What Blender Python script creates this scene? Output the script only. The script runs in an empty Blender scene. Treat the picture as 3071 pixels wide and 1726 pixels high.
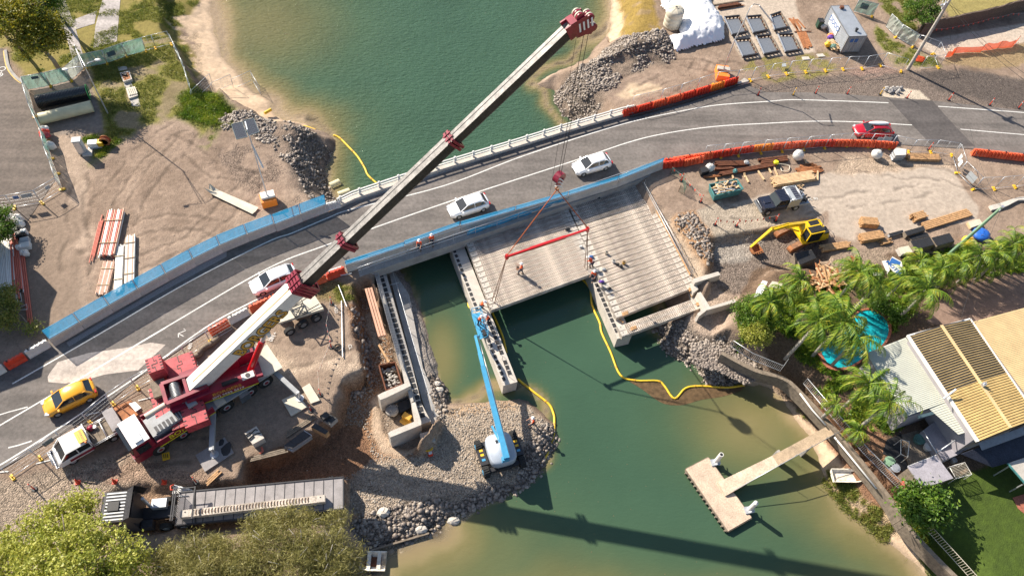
import bpy, math, random
import numpy as np
from mathutils import Vector, Matrix
from mathutils.geometry import tessellate_polygon
random.seed(7); rng = np.random.default_rng(11)
SC = bpy.context.scene
PI = math.pi
# ------------------------------------------------------------ camera, sky, sun, exposure
F_PX, CAM_H, CX, CY = 2270.0, 60.0, 1535.5, 863.0        # focal length in pixels of a 3071 px wide picture
_n = Vector(((1340-CX)/F_PX, -(2400-CY)/F_PX, -1)).normalized()   # straight down, in camera axes
_u = -_n
_y = Vector((0, 1, 0)); _y = (_y - _y.dot(_u)*_u).normalized()
_x = _y.cross(_u)
RM = Matrix((_x, _y, _u))                                # camera axes -> world axes
cam = bpy.data.cameras.new("camera"); camo = bpy.data.objects.new("camera", cam)
SC.collection.objects.link(camo); SC.camera = camo
cam.sensor_width = 36; cam.lens = F_PX/3071*36; cam.clip_end = 2000
camo.matrix_world = Matrix.Translation((0, 0, CAM_H)) @ RM.to_4x4()
SUN_AZ, SUN_EL = math.radians(-41), math.radians(35)     # direction the light travels, height of the sun
sund = Vector((math.cos(SUN_AZ)*math.cos(SUN_EL), math.sin(SUN_AZ)*math.cos(SUN_EL), -math.sin(SUN_EL)))
w = bpy.data.worlds.new("World"); SC.world = w; w.use_nodes = True
nt = w.node_tree; bg = nt.nodes['Background']
sky = nt.nodes.new('ShaderNodeTexSky'); sky.sky_type = 'NISHITA'; sky.sun_disc = False
sky.sun_elevation = SUN_EL; sky.sun_rotation = math.atan2(-sund.x, -sund.y)
nt.links.new(sky.outputs[0], bg.inputs[0]); bg.inputs[1].default_value = 0.08
sl = bpy.data.lights.new("sun", 'SUN'); sl.energy = 5.0; sl.angle = math.radians(0.5); sl.color = (1, .91, .78)
slo = bpy.data.objects.new("sun", sl); SC.collection.objects.link(slo); slo.location = (-60, 60, 90)
slo.rotation_euler = sund.to_track_quat('-Z', 'Y').to_euler()
SC.view_settings.view_transform = 'Standard'; SC.view_settings.look = 'None'
SC.view_settings.exposure = 0.93; SC.view_settings.gamma = 1
SC.cycles.max_bounces = 5; SC.cycles.transparent_max_bounces = 12
SC.cycles.sample_clamp_indirect = 3
# ------------------------------------------------------------ measuring: a pixel of the survey photo to a point at height z
TS = 1931/800
TILE = dict(a=(0, 0), b=(750, 0), c=(1500, 0), d=(2271, 0), e=(0, 550), f=(750, 550), g=(1500, 550), h=(2271, 550),
            i=(0, 1126), j=(750, 1126), k=(1500, 1126), l=(2271, 1126))
def P(t, x, y, z=0.0):
    if t == 'D': px, py = x*1.19216, y*1.19216
    elif t == 'S': px, py = x, y
    elif t == 'Q': px, py = 480+x/3.713, 1030+y/3.713      # crane close-up
    elif t == 'R': px, py = 850+x/3.447, 680+y/3.447      # abutment close-up
    elif t == 'Y': px, py = 2550+x/3.712, 380+y/3.712     # yard right
    elif t == 'X': px, py = 2100+x/3.862, 400+y/3.862     # yard left
    elif t == 'V': px, py = 2600+x/4.021, 1200+y/4.021    # house yard
    elif t == 'W': px, py = 1380+x/2.68, 900+y/2.68       # boom lift
    elif t == 'Z': px, py = 2000+x/2.759, y/2.759         # top right
    elif t == 'U': px, py = 2560+x/3.62, y/3.62
    elif t == 'M': px, py = x/3.291, 620+y/3.291          # left pipes
    elif t == 'N': px, py = 300+x/4.442, 1400+y/4.442     # truck
    elif t == 'K': px, py = 1000+x/3.029, 1130+y/3.029
    elif t == 'O': px, py = 100+x/3.62, 1150+y/3.62
    elif t == 'T': px, py = x/4.8275, 420+y/4.8275
    elif t == 'H': px, py = x/4.298, y/4.298
    elif t == 'G': px, py = 2150+x/4.258, 780+y/4.258
    else:
        o = TILE[t]; px, py = o[0]+x/TS, o[1]+y/TS
    d = RM @ Vector(((px-CX)/F_PX, -(py-CY)/F_PX, -1))
    k = (CAM_H-z)/-d.z
    return Vector((d.x*k, d.y*k, z))
def PL(s, z=0.0, ex=()):
    """'e 360 1105, e 1931 320' -> list of points"""
    out = []
    for q in s.split(','):
        a = q.split()
        out.append(P(a[0], float(a[1]), float(a[2]), z))
    return out
# ------------------------------------------------------------ materials
MATS = {}
def mat(name, col, rough=.7, metal=0, var=.12, scale=3., bump=0., bscale=30., spec=.5, coat=0, emit=0, streak=None, speck=0, alpha=1, det=4, tr=0, coords='Object'):
    if name in MATS: return MATS[name]
    m = bpy.data.materials.new(name); m.use_nodes = True; MATS[name] = m
    nt = m.node_tree; N = nt.nodes; L = nt.links; b = N['Principled BSDF']
    b.inputs['Roughness'].default_value = rough; b.inputs['Metallic'].default_value = metal
    b.inputs['Specular IOR Level'].default_value = spec
    if coat: b.inputs['Coat Weight'].default_value = coat; b.inputs['Coat Roughness'].default_value = .05
    tc = N.new('ShaderNodeTexCoord'); mp = N.new('ShaderNodeMapping'); L.new(tc.outputs[coords], mp.inputs[0])
    if streak: mp.inputs['Scale'].default_value = streak
    no = N.new('ShaderNodeTexNoise'); no.inputs['Scale'].default_value = scale; no.inputs['Detail'].default_value = det
    no.inputs['Roughness'].default_value = .65; L.new(mp.outputs[0], no.inputs[0])
    cr = N.new('ShaderNodeValToRGB'); L.new(no.outputs[0], cr.inputs[0])
    cr.color_ramp.elements[0].position = .3; cr.color_ramp.elements[1].position = .7
    c = Vector(col[:3])
    cr.color_ramp.elements[0].color = (*(c*(1-var)), 1); cr.color_ramp.elements[1].color = (*[min(1, q*(1+var)) for q in c], 1)
    out = cr.outputs[0]
    if speck:
        n2 = N.new('ShaderNodeTexNoise'); n2.inputs['Scale'].default_value = scale*9; n2.inputs['Detail'].default_value = 2
        L.new(mp.outputs[0], n2.inputs[0])
        mr = N.new('ShaderNodeMapRange'); mr.inputs[1].default_value = .35; mr.inputs[2].default_value = .65
        mr.inputs[3].default_value = 1-speck; mr.inputs[4].default_value = 1+speck; L.new(n2.outputs[0], mr.inputs[0])
        mx = N.new('ShaderNodeMix'); mx.data_type = 'RGBA'; mx.blend_type = 'MULTIPLY'; mx.inputs[0].default_value = 1
        L.new(out, mx.inputs[6]); L.new(mr.outputs[0], mx.inputs[7]); out = mx.outputs[2]
    L.new(out, b.inputs['Base Color'])
    if bump:
        nb = N.new('ShaderNodeTexNoise'); nb.inputs['Scale'].default_value = bscale; nb.inputs['Detail'].default_value = 5
        L.new(mp.outputs[0], nb.inputs[0]); bp = N.new('ShaderNodeBump'); bp.inputs['Strength'].default_value = min(1, bump)
        bp.inputs['Distance'].default_value = .05; L.new(nb.outputs[0], bp.inputs['Height']); L.new(bp.outputs[0], b.inputs['Normal'])
    if emit: b.inputs['Emission Color'].default_value = (*col[:3], 1); b.inputs['Emission Strength'].default_value = emit
    if alpha < 1: b.inputs['Alpha'].default_value = alpha
    if tr: b.inputs['Transmission Weight'].default_value = tr
    return m
M = {}
def defm(k, *a, **kw): M[k] = mat(k, *a, **kw)
defm('concrete', (.42, .39, .35), .85, var=.14, scale=1.5, bump=.25, bscale=12, speck=.08)
defm('concrete_light', (.5, .455, .4), .85, var=.14, scale=1.2, bump=.2, bscale=14, speck=.1)
defm('concrete_beam', (.5, .44, .37), .85, var=.2, scale=.8, speck=.12)
defm('concrete_old', (.33, .31, .29), .9, var=.2, scale=1, bump=.3, bscale=10, speck=.1)
defm('steel', (.35, .36, .37), .45, .7, var=.15, scale=6)
defm('galv', (.55, .57, .6), .4, .6, var=.1, scale=8)
defm('darksteel', (.035, .035, .04), .5, .3, var=.3, scale=5)
defm('black', (.02, .02, .022), .55, var=.3, scale=4)
defm('rubber', (.018, .018, .018), .85, var=.3, scale=6)
defm('glass', (.015, .02, .025), .06, var=.1, spec=.8)
defm('white_paint', (.8, .79, .77), .3, var=.04, scale=2, coat=.6)
defm('white_worn', (.68, .66, .62), .45, var=.1, scale=1.5, speck=.05)
defm('car_white', (.82, .82, .83), .22, var=.02, scale=2, coat=1)
defm('car_yellow', (.8, .38, .015), .25, var=.04, scale=2, coat=1)
defm('car_red', (.4, .008, .02), .2, var=.06, scale=2, coat=1)
defm('car_navy', (.018, .02, .035), .25, var=.1, scale=2, coat=1)
defm('crane_red', (.23, .008, .03), .4, var=.35, scale=1.3, coat=.3, speck=.05)
defm('crane_pink', (.42, .05, .06), .6, var=.45, scale=1.1, speck=.12)
defm('crane_cyl', (.5, .008, .012), .3, var=.08, coat=.6)
defm('crane_grey', (.3, .31, .32), .55, var=.15, scale=2, speck=.06)
defm('cream', (.55, .5, .4), .6, var=.1, scale=1.4, speck=.06)
defm('deck_grey', (.27, .25, .25), .7, var=.2, scale=1.6, speck=.1)
defm('orange', (.82, .13, .05), .5, var=.3, scale=1.2, speck=.05)
defm('orange2', (.85, .24, .03), .5, var=.15, scale=1.2, speck=.05)
defm('redplastic', (.68, .06, .025), .5, var=.3, scale=1.2)
defm('hivis', (.9, .12, .02), .7, var=.1, scale=8)
defm('yellow', (.78, .45, .02), .5, var=.15, scale=3)
defm('yellow_boomline', (.78, .5, .03), .5, var=.2, scale=3)
defm('plant_yellow', (.72, .47, .01), .4, var=.18, scale=2, coat=.3)
defm('sky_blue', (.07, .33, .55), .4, var=.1, scale=2, coat=.3)
defm('lift_grey', (.35, .39, .45), .4, var=.08, scale=1.5, coat=.3)
defm('timber', (.46, .27, .13), .75, var=.4, scale=4, streak=(1, 1, 1), speck=.1)
defm('timber_pale', (.6, .42, .24), .8, var=.25, scale=2, speck=.1)
defm('timber_old', (.2, .16, .12), .9, var=.35, scale=3, speck=.2)
defm('rust', (.13, .045, .02), .8, var=.4, scale=3, speck=.25)
defm('rust_bright', (.33, .13, .05), .8, var=.4, scale=3, speck=.2)
defm('pvc_white', (.75, .72, .66), .4, var=.06)
defm('pvc_orange', (.55, .13, .08), .5, var=.12)
defm('skin', (.45, .25, .17), .6, var=.05)
defm('navy', (.02, .025, .05), .8, var=.2, scale=9)
defm('bark', (.24, .19, .15), .9, var=.3, scale=4, bump=.6, bscale=12)
defm('bark_grey', (.4, .37, .33), .9, var=.3, scale=5, bump=.6, bscale=14)
# thin shade cloth: part of the light goes through
def cloth(name, col, op, scale=2.5):
    m = mat(name, col, .8, var=.45, scale=scale, speck=.25)
    N = m.node_tree.nodes; L = m.node_tree.links
    b = N['Principled BSDF']; o = N['Material Output']
    t = N.new('ShaderNodeBsdfTransparent'); mx = N.new('ShaderNodeMixShader'); mx.inputs[0].default_value = op
    tl = N.new('ShaderNodeBsdfTranslucent'); tl.inputs[0].default_value = (*col, 1)
    m2 = N.new('ShaderNodeMixShader'); m2.inputs[0].default_value = .35
    L.new(b.outputs[0], m2.inputs[1]); L.new(tl.outputs[0], m2.inputs[2])
    L.new(t.outputs[0], mx.inputs[1]); L.new(m2.outputs[0], mx.inputs[2]); L.new(mx.outputs[0], o.inputs[0])
    M[name] = m; return m
cloth('cloth_blue', (.03, .33, .62), .74); cloth('cloth_green', (.2, .38, .33), .75, 1.2); cloth('cloth_pale', (.5, .55, .5), .8, 1.5)
cloth('wire_mesh', (.35, .36, .37), .1); cloth('net_orange', (.8, .1, .03), .8); cloth('net_green', (.1, .2, .15), .45); cloth('silt_skirt', (.2, .12, .06), .8)
# ------------------------------------------------------------ object helpers
def link(o, parent=None):
    SC.collection.objects.link(o)
    if parent: o.parent = parent
    return o
def tag(o, label=None, cat=None, group=None, kind=None):
    if label: o['label'] = label
    if cat: o['category'] = cat
    if group: o['group'] = group
    if kind: o['kind'] = kind
    return o
def thing(name, label, cat, loc=(0, 0, 0), rz=0, group=None):
    o = bpy.data.objects.new(name, None); o.empty_display_size = .3
    o.location = loc; o.rotation_euler = (0, 0, rz); link(o)
    return tag(o, label, cat, group)
class MB:
    def __init__(s): s.v = []; s.f = []; s.m = []; s.s = []
    def add(s, vs, fs, mi=0, sm=False):
        o = len(s.v); s.v += [tuple(q) for q in vs]
        for f in fs: s.f.append([i+o for i in f]); s.m.append(mi); s.s.append(sm)
        return s
    def box(s, c, d, rz=0, mi=0, taper=1, ry=0):
        x, y, z = d[0]/2, d[1]/2, d[2]/2; vs = []
        R = Matrix.Rotation(rz, 3, 'Z') @ Matrix.Rotation(ry, 3, 'Y')
        for k, (a, b2) in enumerate(((-1, -1), (1, -1), (1, 1), (-1, 1))): vs.append(R @ Vector((a*x, b2*y, -z)))
        for k, (a, b2) in enumerate(((-1, -1), (1, -1), (1, 1), (-1, 1))): vs.append(R @ Vector((a*x*taper, b2*y*taper, z)))
        vs = [q+Vector(c) for q in vs]
        return s.add(vs, [(0, 3, 2, 1), (4, 5, 6, 7), (0, 1, 5, 4), (1, 2, 6, 5), (2, 3, 7, 6), (3, 0, 4, 7)], mi)
    def bar(s, a, b, w, h, mi=0, up=(0, 0, 1), w2=None, h2=None):
        a = Vector(a); b = Vector(b); d = (b-a).normalized(); up = Vector(up)
        if abs(d.dot(up)) > .98: up = Vector((1, 0, 0))
        r = d.cross(up).normalized(); u = r.cross(d)
        w2 = w if w2 is None else w2; h2 = h if h2 is None else h2
        vs = [p+r*i*ww/2+u*j*hh/2 for p, ww, hh in ((a, w, h), (b, w2, h2)) for i, j in ((-1, -1), (1, -1), (1, 1), (-1, 1))]
        return s.add(vs, [(0, 1, 2, 3), (7, 6, 5, 4), (0, 4, 5, 1), (1, 5, 6, 2), (2, 6, 7, 3), (3, 7, 4, 0)], mi)
    def cyl(s, a, b, r0, r1=None, n=12, mi=0, caps=True, sm=True):
        r1 = r0 if r1 is None else r1
        a = Vector(a); b = Vector(b); d = (b-a).normalized()
        t = Vector((0, 0, 1)) if abs(d.z) < .9 else Vector((1, 0, 0))
        r = d.cross(t).normalized(); u = r.cross(d)
        ring = [(r*math.cos(2*PI*k/n)+u*math.sin(2*PI*k/n)) for k in range(n)]
        s.add([a+q*r0 for q in ring]+[b+q*r1 for q in ring], [(k, k+n, (k+1) % n+n, (k+1) % n) for k in range(n)], mi, sm)
        if caps:
            s.add([a+q*r0 for q in ring], [list(range(n))], mi); s.add([b+q*r1 for q in ring], [list(range(n))[::-1]], mi)
        return s
    def tube(s, pts, r, n=6, mi=0, sm=True, r1=None):
        pts = [Vector(p) for p in pts]; N = len(pts); rings = []
        for i, p in enumerate(pts):
            d = (pts[min(i+1, N-1)]-pts[max(i-1, 0)]).normalized()
            t = Vector((0, 0, 1)) if abs(d.z) < .9 else Vector((1, 0, 0))
            a = d.cross(t).normalized(); u = a.cross(d)
            rr = r if r1 is None else r+(r1-r)*i/(N-1)
            rings.append([p+(a*math.cos(2*PI*k/n)+u*math.sin(2*PI*k/n))*rr for k in range(n)])
        vs = [q for g in rings for q in g]; fs = []
        for i in range(N-1):
            for k in range(n): fs.append((i*n+k, (i+1)*n+k, (i+1)*n+(k+1) % n, i*n+(k+1) % n))
        fs.append(list(range(n))); fs.append([(N-1)*n+k for k in range(n)][::-1])
        return s.add(vs, fs, mi, sm)
    def prism(s, pts, z0, z1, mi=0, mtop=None, caps='both'):
        pts = [Vector((p[0], p[1], 0)) for p in pts]
        ar = sum(pts[i].x*pts[(i+1) % len(pts)].y-pts[(i+1) % len(pts)].x*pts[i].y for i in range(len(pts)))
        if ar < 0: pts = pts[::-1]
        n = len(pts)
        zb = z0 if callable(z0) else (lambda p: z0); zt = z1 if callable(z1) else (lambda p: z1)
        vs = [(p.x, p.y, zb(p)) for p in pts]+[(p.x, p.y, zt(p)) for p in pts]
        fs = [(k, (k+1) % n, (k+1) % n+n, k+n) for k in range(n)]
        s.add(vs, fs, mi)
        tri = tessellate_polygon([pts])
        def ori(t):
            a, b, c = [pts[i] for i in t]
            return t if (b-a).cross(c-a).z > 0 else (t[0], t[2], t[1])
        tri = [ori(t) for t in tri]
        s.add([(p.x, p.y, zt(p)) for p in pts], tri, mi if mtop is None else mtop)
        if caps == 'both': s.add([(p.x, p.y, zb(p)) for p in pts], [(a, c, b) for a, b, c in tri], mi)
        return s
    def loft(s, secs, mi=0, sm=False, closed=True, caps=True):
        n = len(secs[0]); vs = [q for g in secs for q in g]; fs = []
        for i in range(len(secs)-1):
            for k in range(n if closed else n-1): fs.append((i*n+k, i*n+(k+1) % n, (i+1)*n+(k+1) % n, (i+1)*n+k))
        if caps: fs.append(list(range(n))[::-1]); fs.append([(len(secs)-1)*n+k for k in range(n)])
        return s.add(vs, fs, mi, sm)
    def quad(s, a, b, c, d, mi=0): return s.add([a, b, c, d], [(0, 1, 2, 3)], mi)
    def blob(s, c, r, mi=0, nu=8, nv=5, jit=0, flat=0, seed=None):
        R = random.Random(seed if seed is not None else random.random()); vs = []
        r = (r, r, r) if not hasattr(r, '__len__') else r
        for j in range(nv+1):
            t = PI*j/nv
            for k in range(nu):
                a = 2*PI*k/nu; q = 1+R.uniform(-jit, jit)
                zz = math.cos(t)
                if flat and zz < 0: zz *= flat
                vs.append((c[0]+r[0]*q*math.sin(t)*math.cos(a), c[1]+r[1]*q*math.sin(t)*math.sin(a), c[2]+r[2]*q*zz))
        fs = [(j*nu+k, (j+1)*nu+k, (j+1)*nu+(k+1) % nu, j*nu+(k+1) % nu) for j in range(nv) for k in range(nu)]
        return s.add(vs, fs, mi, jit < .15)
    def build(s, name, mats, parent=None, world=False, label=None):
        me = bpy.data.meshes.new(name); vs = s.v
        if parent is not None and world:
            o = parent.location
            if parent.parent is not None: o = o+parent.parent.location
            vs = [(a-o[0], b-o[1], c-o[2]) for a, b, c in vs]
        me.from_pydata(vs, [], s.f)
        for q in (mats if isinstance(mats, (list, tuple)) else [mats]): me.materials.append(M[q] if isinstance(q, str) else q)
        me.polygons.foreach_set('material_index', s.m); me.polygons.foreach_set('use_smooth', s.s); me.update()
        o = bpy.data.objects.new(name, me); link(o, parent)
        if label: o['label'] = label
        return o
def dup(root, loc, rz=0, label=None, group=None, mats=None):
    """copy of a thing with copies of its parts and sub-parts"""
    r = root.copy(); link(r); r.location = loc; r.rotation_euler = (0, 0, rz)
    if label: r['label'] = label
    if group: r['group'] = group
    for ch in list(root.children):
        c = ch.copy(); SC.collection.objects.link(c); c.parent = r
        for g in ch.children:
            d = g.copy(); SC.collection.objects.link(d); d.parent = c
    return r
def text(s, size, name, m, parent, mw, depth=0, bold=0):
    """lettering as a mesh; mw = matrix placing it in the parent's space"""
    cu = bpy.data.curves.new(name, 'FONT'); cu.body = s; cu.size = size; cu.align_x = 'CENTER'; cu.align_y = 'CENTER'; cu.offset = bold
    cu.extrude = depth; cu.resolution_u = 2
    tmp = bpy.data.objects.new(name, cu); me = bpy.data.meshes.new_from_object(tmp); me.materials.clear(); me.materials.append(M[m] if isinstance(m, str) else m)
    bpy.data.objects.remove(tmp); me.transform(mw); me.name = name
    o = bpy.data.objects.new(name, me); link(o, parent); return o
def frame(o, ex, ez):
    """matrix with x along ex, z (text normal) along ez"""
    ex = Vector(ex).normalized(); ez = Vector(ez).normalized(); ey = ez.cross(ex).normalized(); ex = ey.cross(ez)
    m = Matrix((ex, ey, ez)).transposed().to_4x4(); m.translation = o; return m
ORD = 'first second third fourth fifth sixth seventh eighth ninth tenth eleventh twelfth thirteenth fourteenth fifteenth sixteenth seventeenth eighteenth nineteenth twentieth twenty-first twenty-second twenty-third twenty-fourth twenty-fifth'.split()
# ============================================================ TERRAIN
WZ = -3.1
def vnoise(x, y, sc, seed, octv=4, gain=.5):
    out = np.zeros_like(x); amp = 1; tot = 0
    for o in range(octv):
        R = np.random.default_rng(seed+o); T = R.random((256, 256))
        u = x*sc; v = y*sc; i = np.floor(u).astype(int); j = np.floor(v).astype(int); fu = u-i; fv = v-j
        fu = fu*fu*(3-2*fu); fv = fv*fv*(3-2*fv)
        g = lambda a, b: T[a % 256, b % 256]
        out += amp*((g(i, j)*(1-fu)+g(i+1, j)*fu)*(1-fv)+(g(i, j+1)*(1-fu)+g(i+1, j+1)*fu)*fv)
        tot += amp; amp *= gain; sc *= 2.03
    return out/tot
def segd(X, Y, a, b):
    dx, dy = b[0]-a[0], b[1]-a[1]; l = dx*dx+dy*dy+1e-9
    t = np.clip(((X-a[0])*dx+(Y-a[1])*dy)/l, 0, 1)
    return np.hypot(X-a[0]-t*dx, Y-a[1]-t*dy)
def sdist(X, Y, pts):
    """positive inside"""
    n = len(pts); d = np.full(X.shape, 1e9); ins = np.zeros(X.shape, bool)
    for k in range(n):
        a, b = pts[k], pts[(k+1) % n]
        d = np.minimum(d, segd(X, Y, a, b))
        c = ((a[1] > Y) != (b[1] > Y)) & (X < (b[0]-a[0])*(Y-a[1])/(b[1]-a[1]+1e-12)+a[0])
        ins ^= c
    return np.where(ins, d, -d)
sst = lambda t: np.clip(t, 0, 1)**2*(3-2*np.clip(t, 0, 1))
# the waterline, each point with how gently the bed falls away there (lambda)
WL = [(q, lam) for s, lam in (
    ('a 1500 -300, a 1530 95, a 1550 250, a 1620 420, a 1750 600, a 1931 740, b 140 800, b 260 872, b 400 893', 3.6),
    ('b 560 968, b 610 1020, b 590 1120, b 550 1220, b 565 1340, b 600 1450', 1.6),
    ('R 1180 330, R 1230 470, R 1340 680, R 1430 900, R 1500 1180, R 1580 1448, j 1400 80, j 1440 180', .5),
    ('j 1520 205, j 1700 192, j 1880 172, k 60 165, k 200 172, k 330 262, k 395 345, k 405 440, k 385 540, k 320 650, k 200 770, k 100 840, k 0 890, j 1760 905, j 1620 935, j 1480 1020, j 1330 1090', .45),
    ('j 1280 1125, j 1080 1180, j 890 1262, j 830 1330, j 780 1500, j 760 1900', 4.0),
    ('l 1400 1900, l 1240 1448, l 1120 1340, l 980 1240, l 830 1130, l 680 990, l 560 840, l 490 690, l 440 560, l 355 430, l 258 300, l 172 160, l 85 90, l 0 50', 3.4),
    ('k 1800 60, k 1700 40, g 1500 1448, g 1390 1300, g 1230 1240, g 1180 1120, g 1110 1030', .5)) for q in [PL(s, WZ)] for lam in [lam]]
WP = []; WLAM = []
for pts, lam in WL:
    for p in pts: WP.append((p.x, p.y)); WLAM.append(lam)
for p, lam in (((22.3, 40), .9), ((18.6, 52), .9), ((16.5, 60), .9)): WP.append(p); WLAM.append(lam)
for pts, lam in ((PL('c 560 905, c 480 850, c 400 740, c 380 650, c 260 605, c 420 505, c 620 430', WZ), .8), (PL('c 730 300, c 790 230, c 800 100, c 815 -100, c 840 -400', WZ), 2.6)):
    for p in pts: WP.append((p.x, p.y)); WLAM.append(lam)
x0, x1, y0, y1, RES = -60, 90, 9, 99, .21
xs = np.concatenate([-60-np.geomspace(250, 1, 10), np.arange(x0, x1, RES), 90+np.geomspace(1, 250, 10)])
ys = np.concatenate([9-np.geomspace(150, 1, 8), np.arange(y0, y1, RES), 99+np.geomspace(1, 250, 10)])
X, Y = np.meshgrid(xs, ys)
NX = (vnoise(X, Y, .45, 1)-.5); NY = (vnoise(X, Y, .45, 9)-.5); NF = (vnoise(X, Y, 1.7, 21)-.5)
wd = sdist(X+NX*1.0, Y+NY*1.0, WP)                       # + in the water
def ZN(s, z=0.0, warp=1.2): return sdist(X+NX*warp+NF*.35*warp, Y+NY*warp-NF*.35*warp, [(p.x, p.y) for p in PL(s, z)])
H0 = np.full(X.shape, -.06); ROUGH = np.full(X.shape, .028); SLOPE = np.full(X.shape, .9)
COL = np.zeros(X.shape+(3,)); COL[:] = (.285, .225, .185); GR = np.full(X.shape, .22)
def zone(s, h=None, rough=None, slope=None, col=None, grain=None, soft=.5, warp=1.2, z=0.0, mod=None):
    d = ZN(s, z, warp)
    t = sst(d/soft+.5)
    if mod is not None: t = t*mod
    if h is not None:
        hs = soft if h is None else max(soft, .4); th = sst(d/hs+.5); H0[:] = H0*(1-th)+h*th
    if rough is not None: ROUGH[:] = ROUGH*(1-t)+rough*t
    if slope is not None: SLOPE[:] = SLOPE*(1-t)+slope*t
    if col is not None: COL[:] = COL*(1-t[..., None])+np.array(col)*t[..., None]
    if grain is not None: GR[:] = GR*(1-t)+grain*t
    return d
cl = lambda a, b: sst((vnoise(X, Y, a, int(a*100)+5)-b)/.12+.5)       # clumpy 0..1 mask
# big dirt variation: paler dust and reddish patches
nb = vnoise(X, Y, .16, 55); COL += (nb-.5)[..., None]*np.array((.13, .11, .10))
nb2 = vnoise(X, Y, .5, 77, 5, .6); COL += (nb2-.5)[..., None]*np.array((.24, .2, .17))
GRASS = (.16, .17, .03); GRASS2 = (.24, .21, .07); SAND = (.6, .48, .365); CONC = (.42, .38, .35); STONE = (.21, .185, .165)
# north-west park
zone('a -200 -200, a 1500 -200, a 1400 60, a 1250 110, a 1400 330, a 1420 480, a 1250 300, a 1230 250, a 600 430, a 160 570, a 40 330, a -200 330', col=GRASS2, grain=.15, rough=.02, soft=.8)
zone('a -200 -200, a 1500 -200, a 1400 60, a 1250 110, a 1400 330, a 1420 480, a 1250 300, a 1230 250, a 600 430, a 160 570, a 40 330, a -200 330', col=GRASS, soft=.8, mod=cl(.5, .5))
zone('a 1230 250, a 1400 600, a 1480 600, a 1500 560, a 1700 800, a 1680 900, a 1500 1000, a 1350 860, a 1290 830, a 1150 900, a 1020 930, a 950 980, a 760 1000, a 730 900, a 700 780, a 620 480', col=(.2, .2, .055), grain=.3, rough=.06, soft=.8, mod=.35+.65*cl(.4, .42))
zone('a 1480 560, a 1560 640, a 1700 780, a 1680 900, a 1560 930, a 1300 830, a 1280 700', col=(.11, .17, .03), rough=.1, slope=.45, soft=1.5)
zone('a 520 1000, a 770 960, a 900 1000, a 780 1130, a 650 1200, a 520 1180', col=(.15, .19, .04), soft=.8, mod=.4+.6*cl(.8, .45))
zone('a 1480 900, a 1560 960, a 1540 1060, a 1450 1050', col=(.16, .19, .05), soft=1.2, mod=cl(1.1, .5))
# beach
zone('a 1370 60, a 1250 110, a 1400 260, a 1420 480, a 1520 570, a 1700 770, a 1800 790, b 0 790, b 160 860, b 400 860, b 420 600, a 1900 400, a 1700 -200, a 1500 -200', col=SAND, grain=.05, rough=.02, slope=.28, soft=.5, z=-1.5)
zone('a 1180 100, a 1400 100, a 1430 450, a 1480 560, a 1380 420, a 1330 260', col=(.5, .4, .3), grain=.5, rough=.05, soft=.8, mod=cl(1.5, .45))
zone('a 1120 -300, a 1560 -300, a 1600 500, a 1560 640, a 1420 640, a 1300 380, a 1150 150', slope=.3, soft=2)
# west car park and forecourt
zone('a -300 330, a 45 345, a 70 500, a 165 610, a 380 1340, a 620 1180, e 640 0, e 600 600, e 590 900, e 370 1060, e 200 1110, e -300 1100', col=(.25, .2, .165), grain=.12, rough=.0, soft=.25, warp=.3)
zone('a 380 950, a 700 840, a 770 980, a 620 1180, e 640 0, e 600 880, e 560 700, e 480 100, a 430 1200', col=(.38, .31, .26), grain=.2, soft=1.6, warp=1, mod=cl(.3, .42))
zone('a 240 640, a 620 540, a 740 860, a 740 950, a 300 990', col=(.25, .22, .2), grain=.1, rough=0, soft=.3, warp=.3)
# west spoil area: rock rubble along the bank
zone('a 1620 780, b 100 800, b 400 870, b 560 960, b 640 1010, b 640 1448, b 420 1448, b 330 1250, b 150 1080, b 0 960, a 1500 950', col=STONE, grain=1, rough=.16, soft=.8, mod=.25+.75*cl(.6, .42))
zone('a 1450 1000, a 1931 1050, b 200 1200, b 350 1448, b 100 1448, a 1600 1250', col=(.25, .2, .17), grain=.9, rough=.1, soft=1.6, mod=cl(.5, .5))
# east bank north of the road
zone('c 250 600, c 620 430, c 740 270, c 830 250, c 1180 230, c 1290 420, c 900 560, c 560 900, c 420 800, c 380 660', col=STONE, grain=1, rough=.15, soft=.8, mod=.45+.55*cl(.5, .4))
for s, hh in (('c 720 300, c 850 260, c 1180 230, c 1210 300, c 930 400, c 700 420', 1.0), ('c 920 350, c 1230 300, c 1260 380, c 950 450', .5), ('c 700 300, c 800 290, c 820 400, c 700 430', .7)):
    d = ZN(s, .3); H0 += sst(d/1.6+.5)*hh; COL[:] = COL*(1-.6*sst(d/.8+.5)[..., None])+np.array((.17, .145, .125))*.6*sst(d/.8+.5)[..., None]
zone('c 830 690, c 960 600, c 1150 600, c 1180 640, c 900 710', col=(.5, .41, .31), grain=.1, soft=.7)
zone('c 790 270, c 780 -300, c 900 -300, c 890 250', col=SAND, grain=.1, rough=.02, slope=.3, soft=.5, z=-1.2)
zone('c 880 -300, c 1130 -300, c 1130 160, c 1180 240, c 870 260, c 900 100', col=(.27, .2, .06), grain=.4, rough=.06, soft=.7, mod=.5+.5*cl(.8, .4))
zone('Z 360 -100, Z 1050 -100, Z 1090 130, Z 1230 430, Z 620 490, Z 420 120', col=(.46, .41, .36), grain=.15, rough=0, soft=.5, warp=.4)
zone('Z 680 480, Z 1330 430, Z 1450 560, Z 1300 640, Z 1000 690, Z 640 600', col=(.24, .22, .08), grain=.5, soft=.8, mod=cl(.9, .5))
zone('d 640 560, d 700 480, d 930 460, d 1060 540, d 700 600', col=(.33, .24, .21), grain=.5, soft=1.2)
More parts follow.
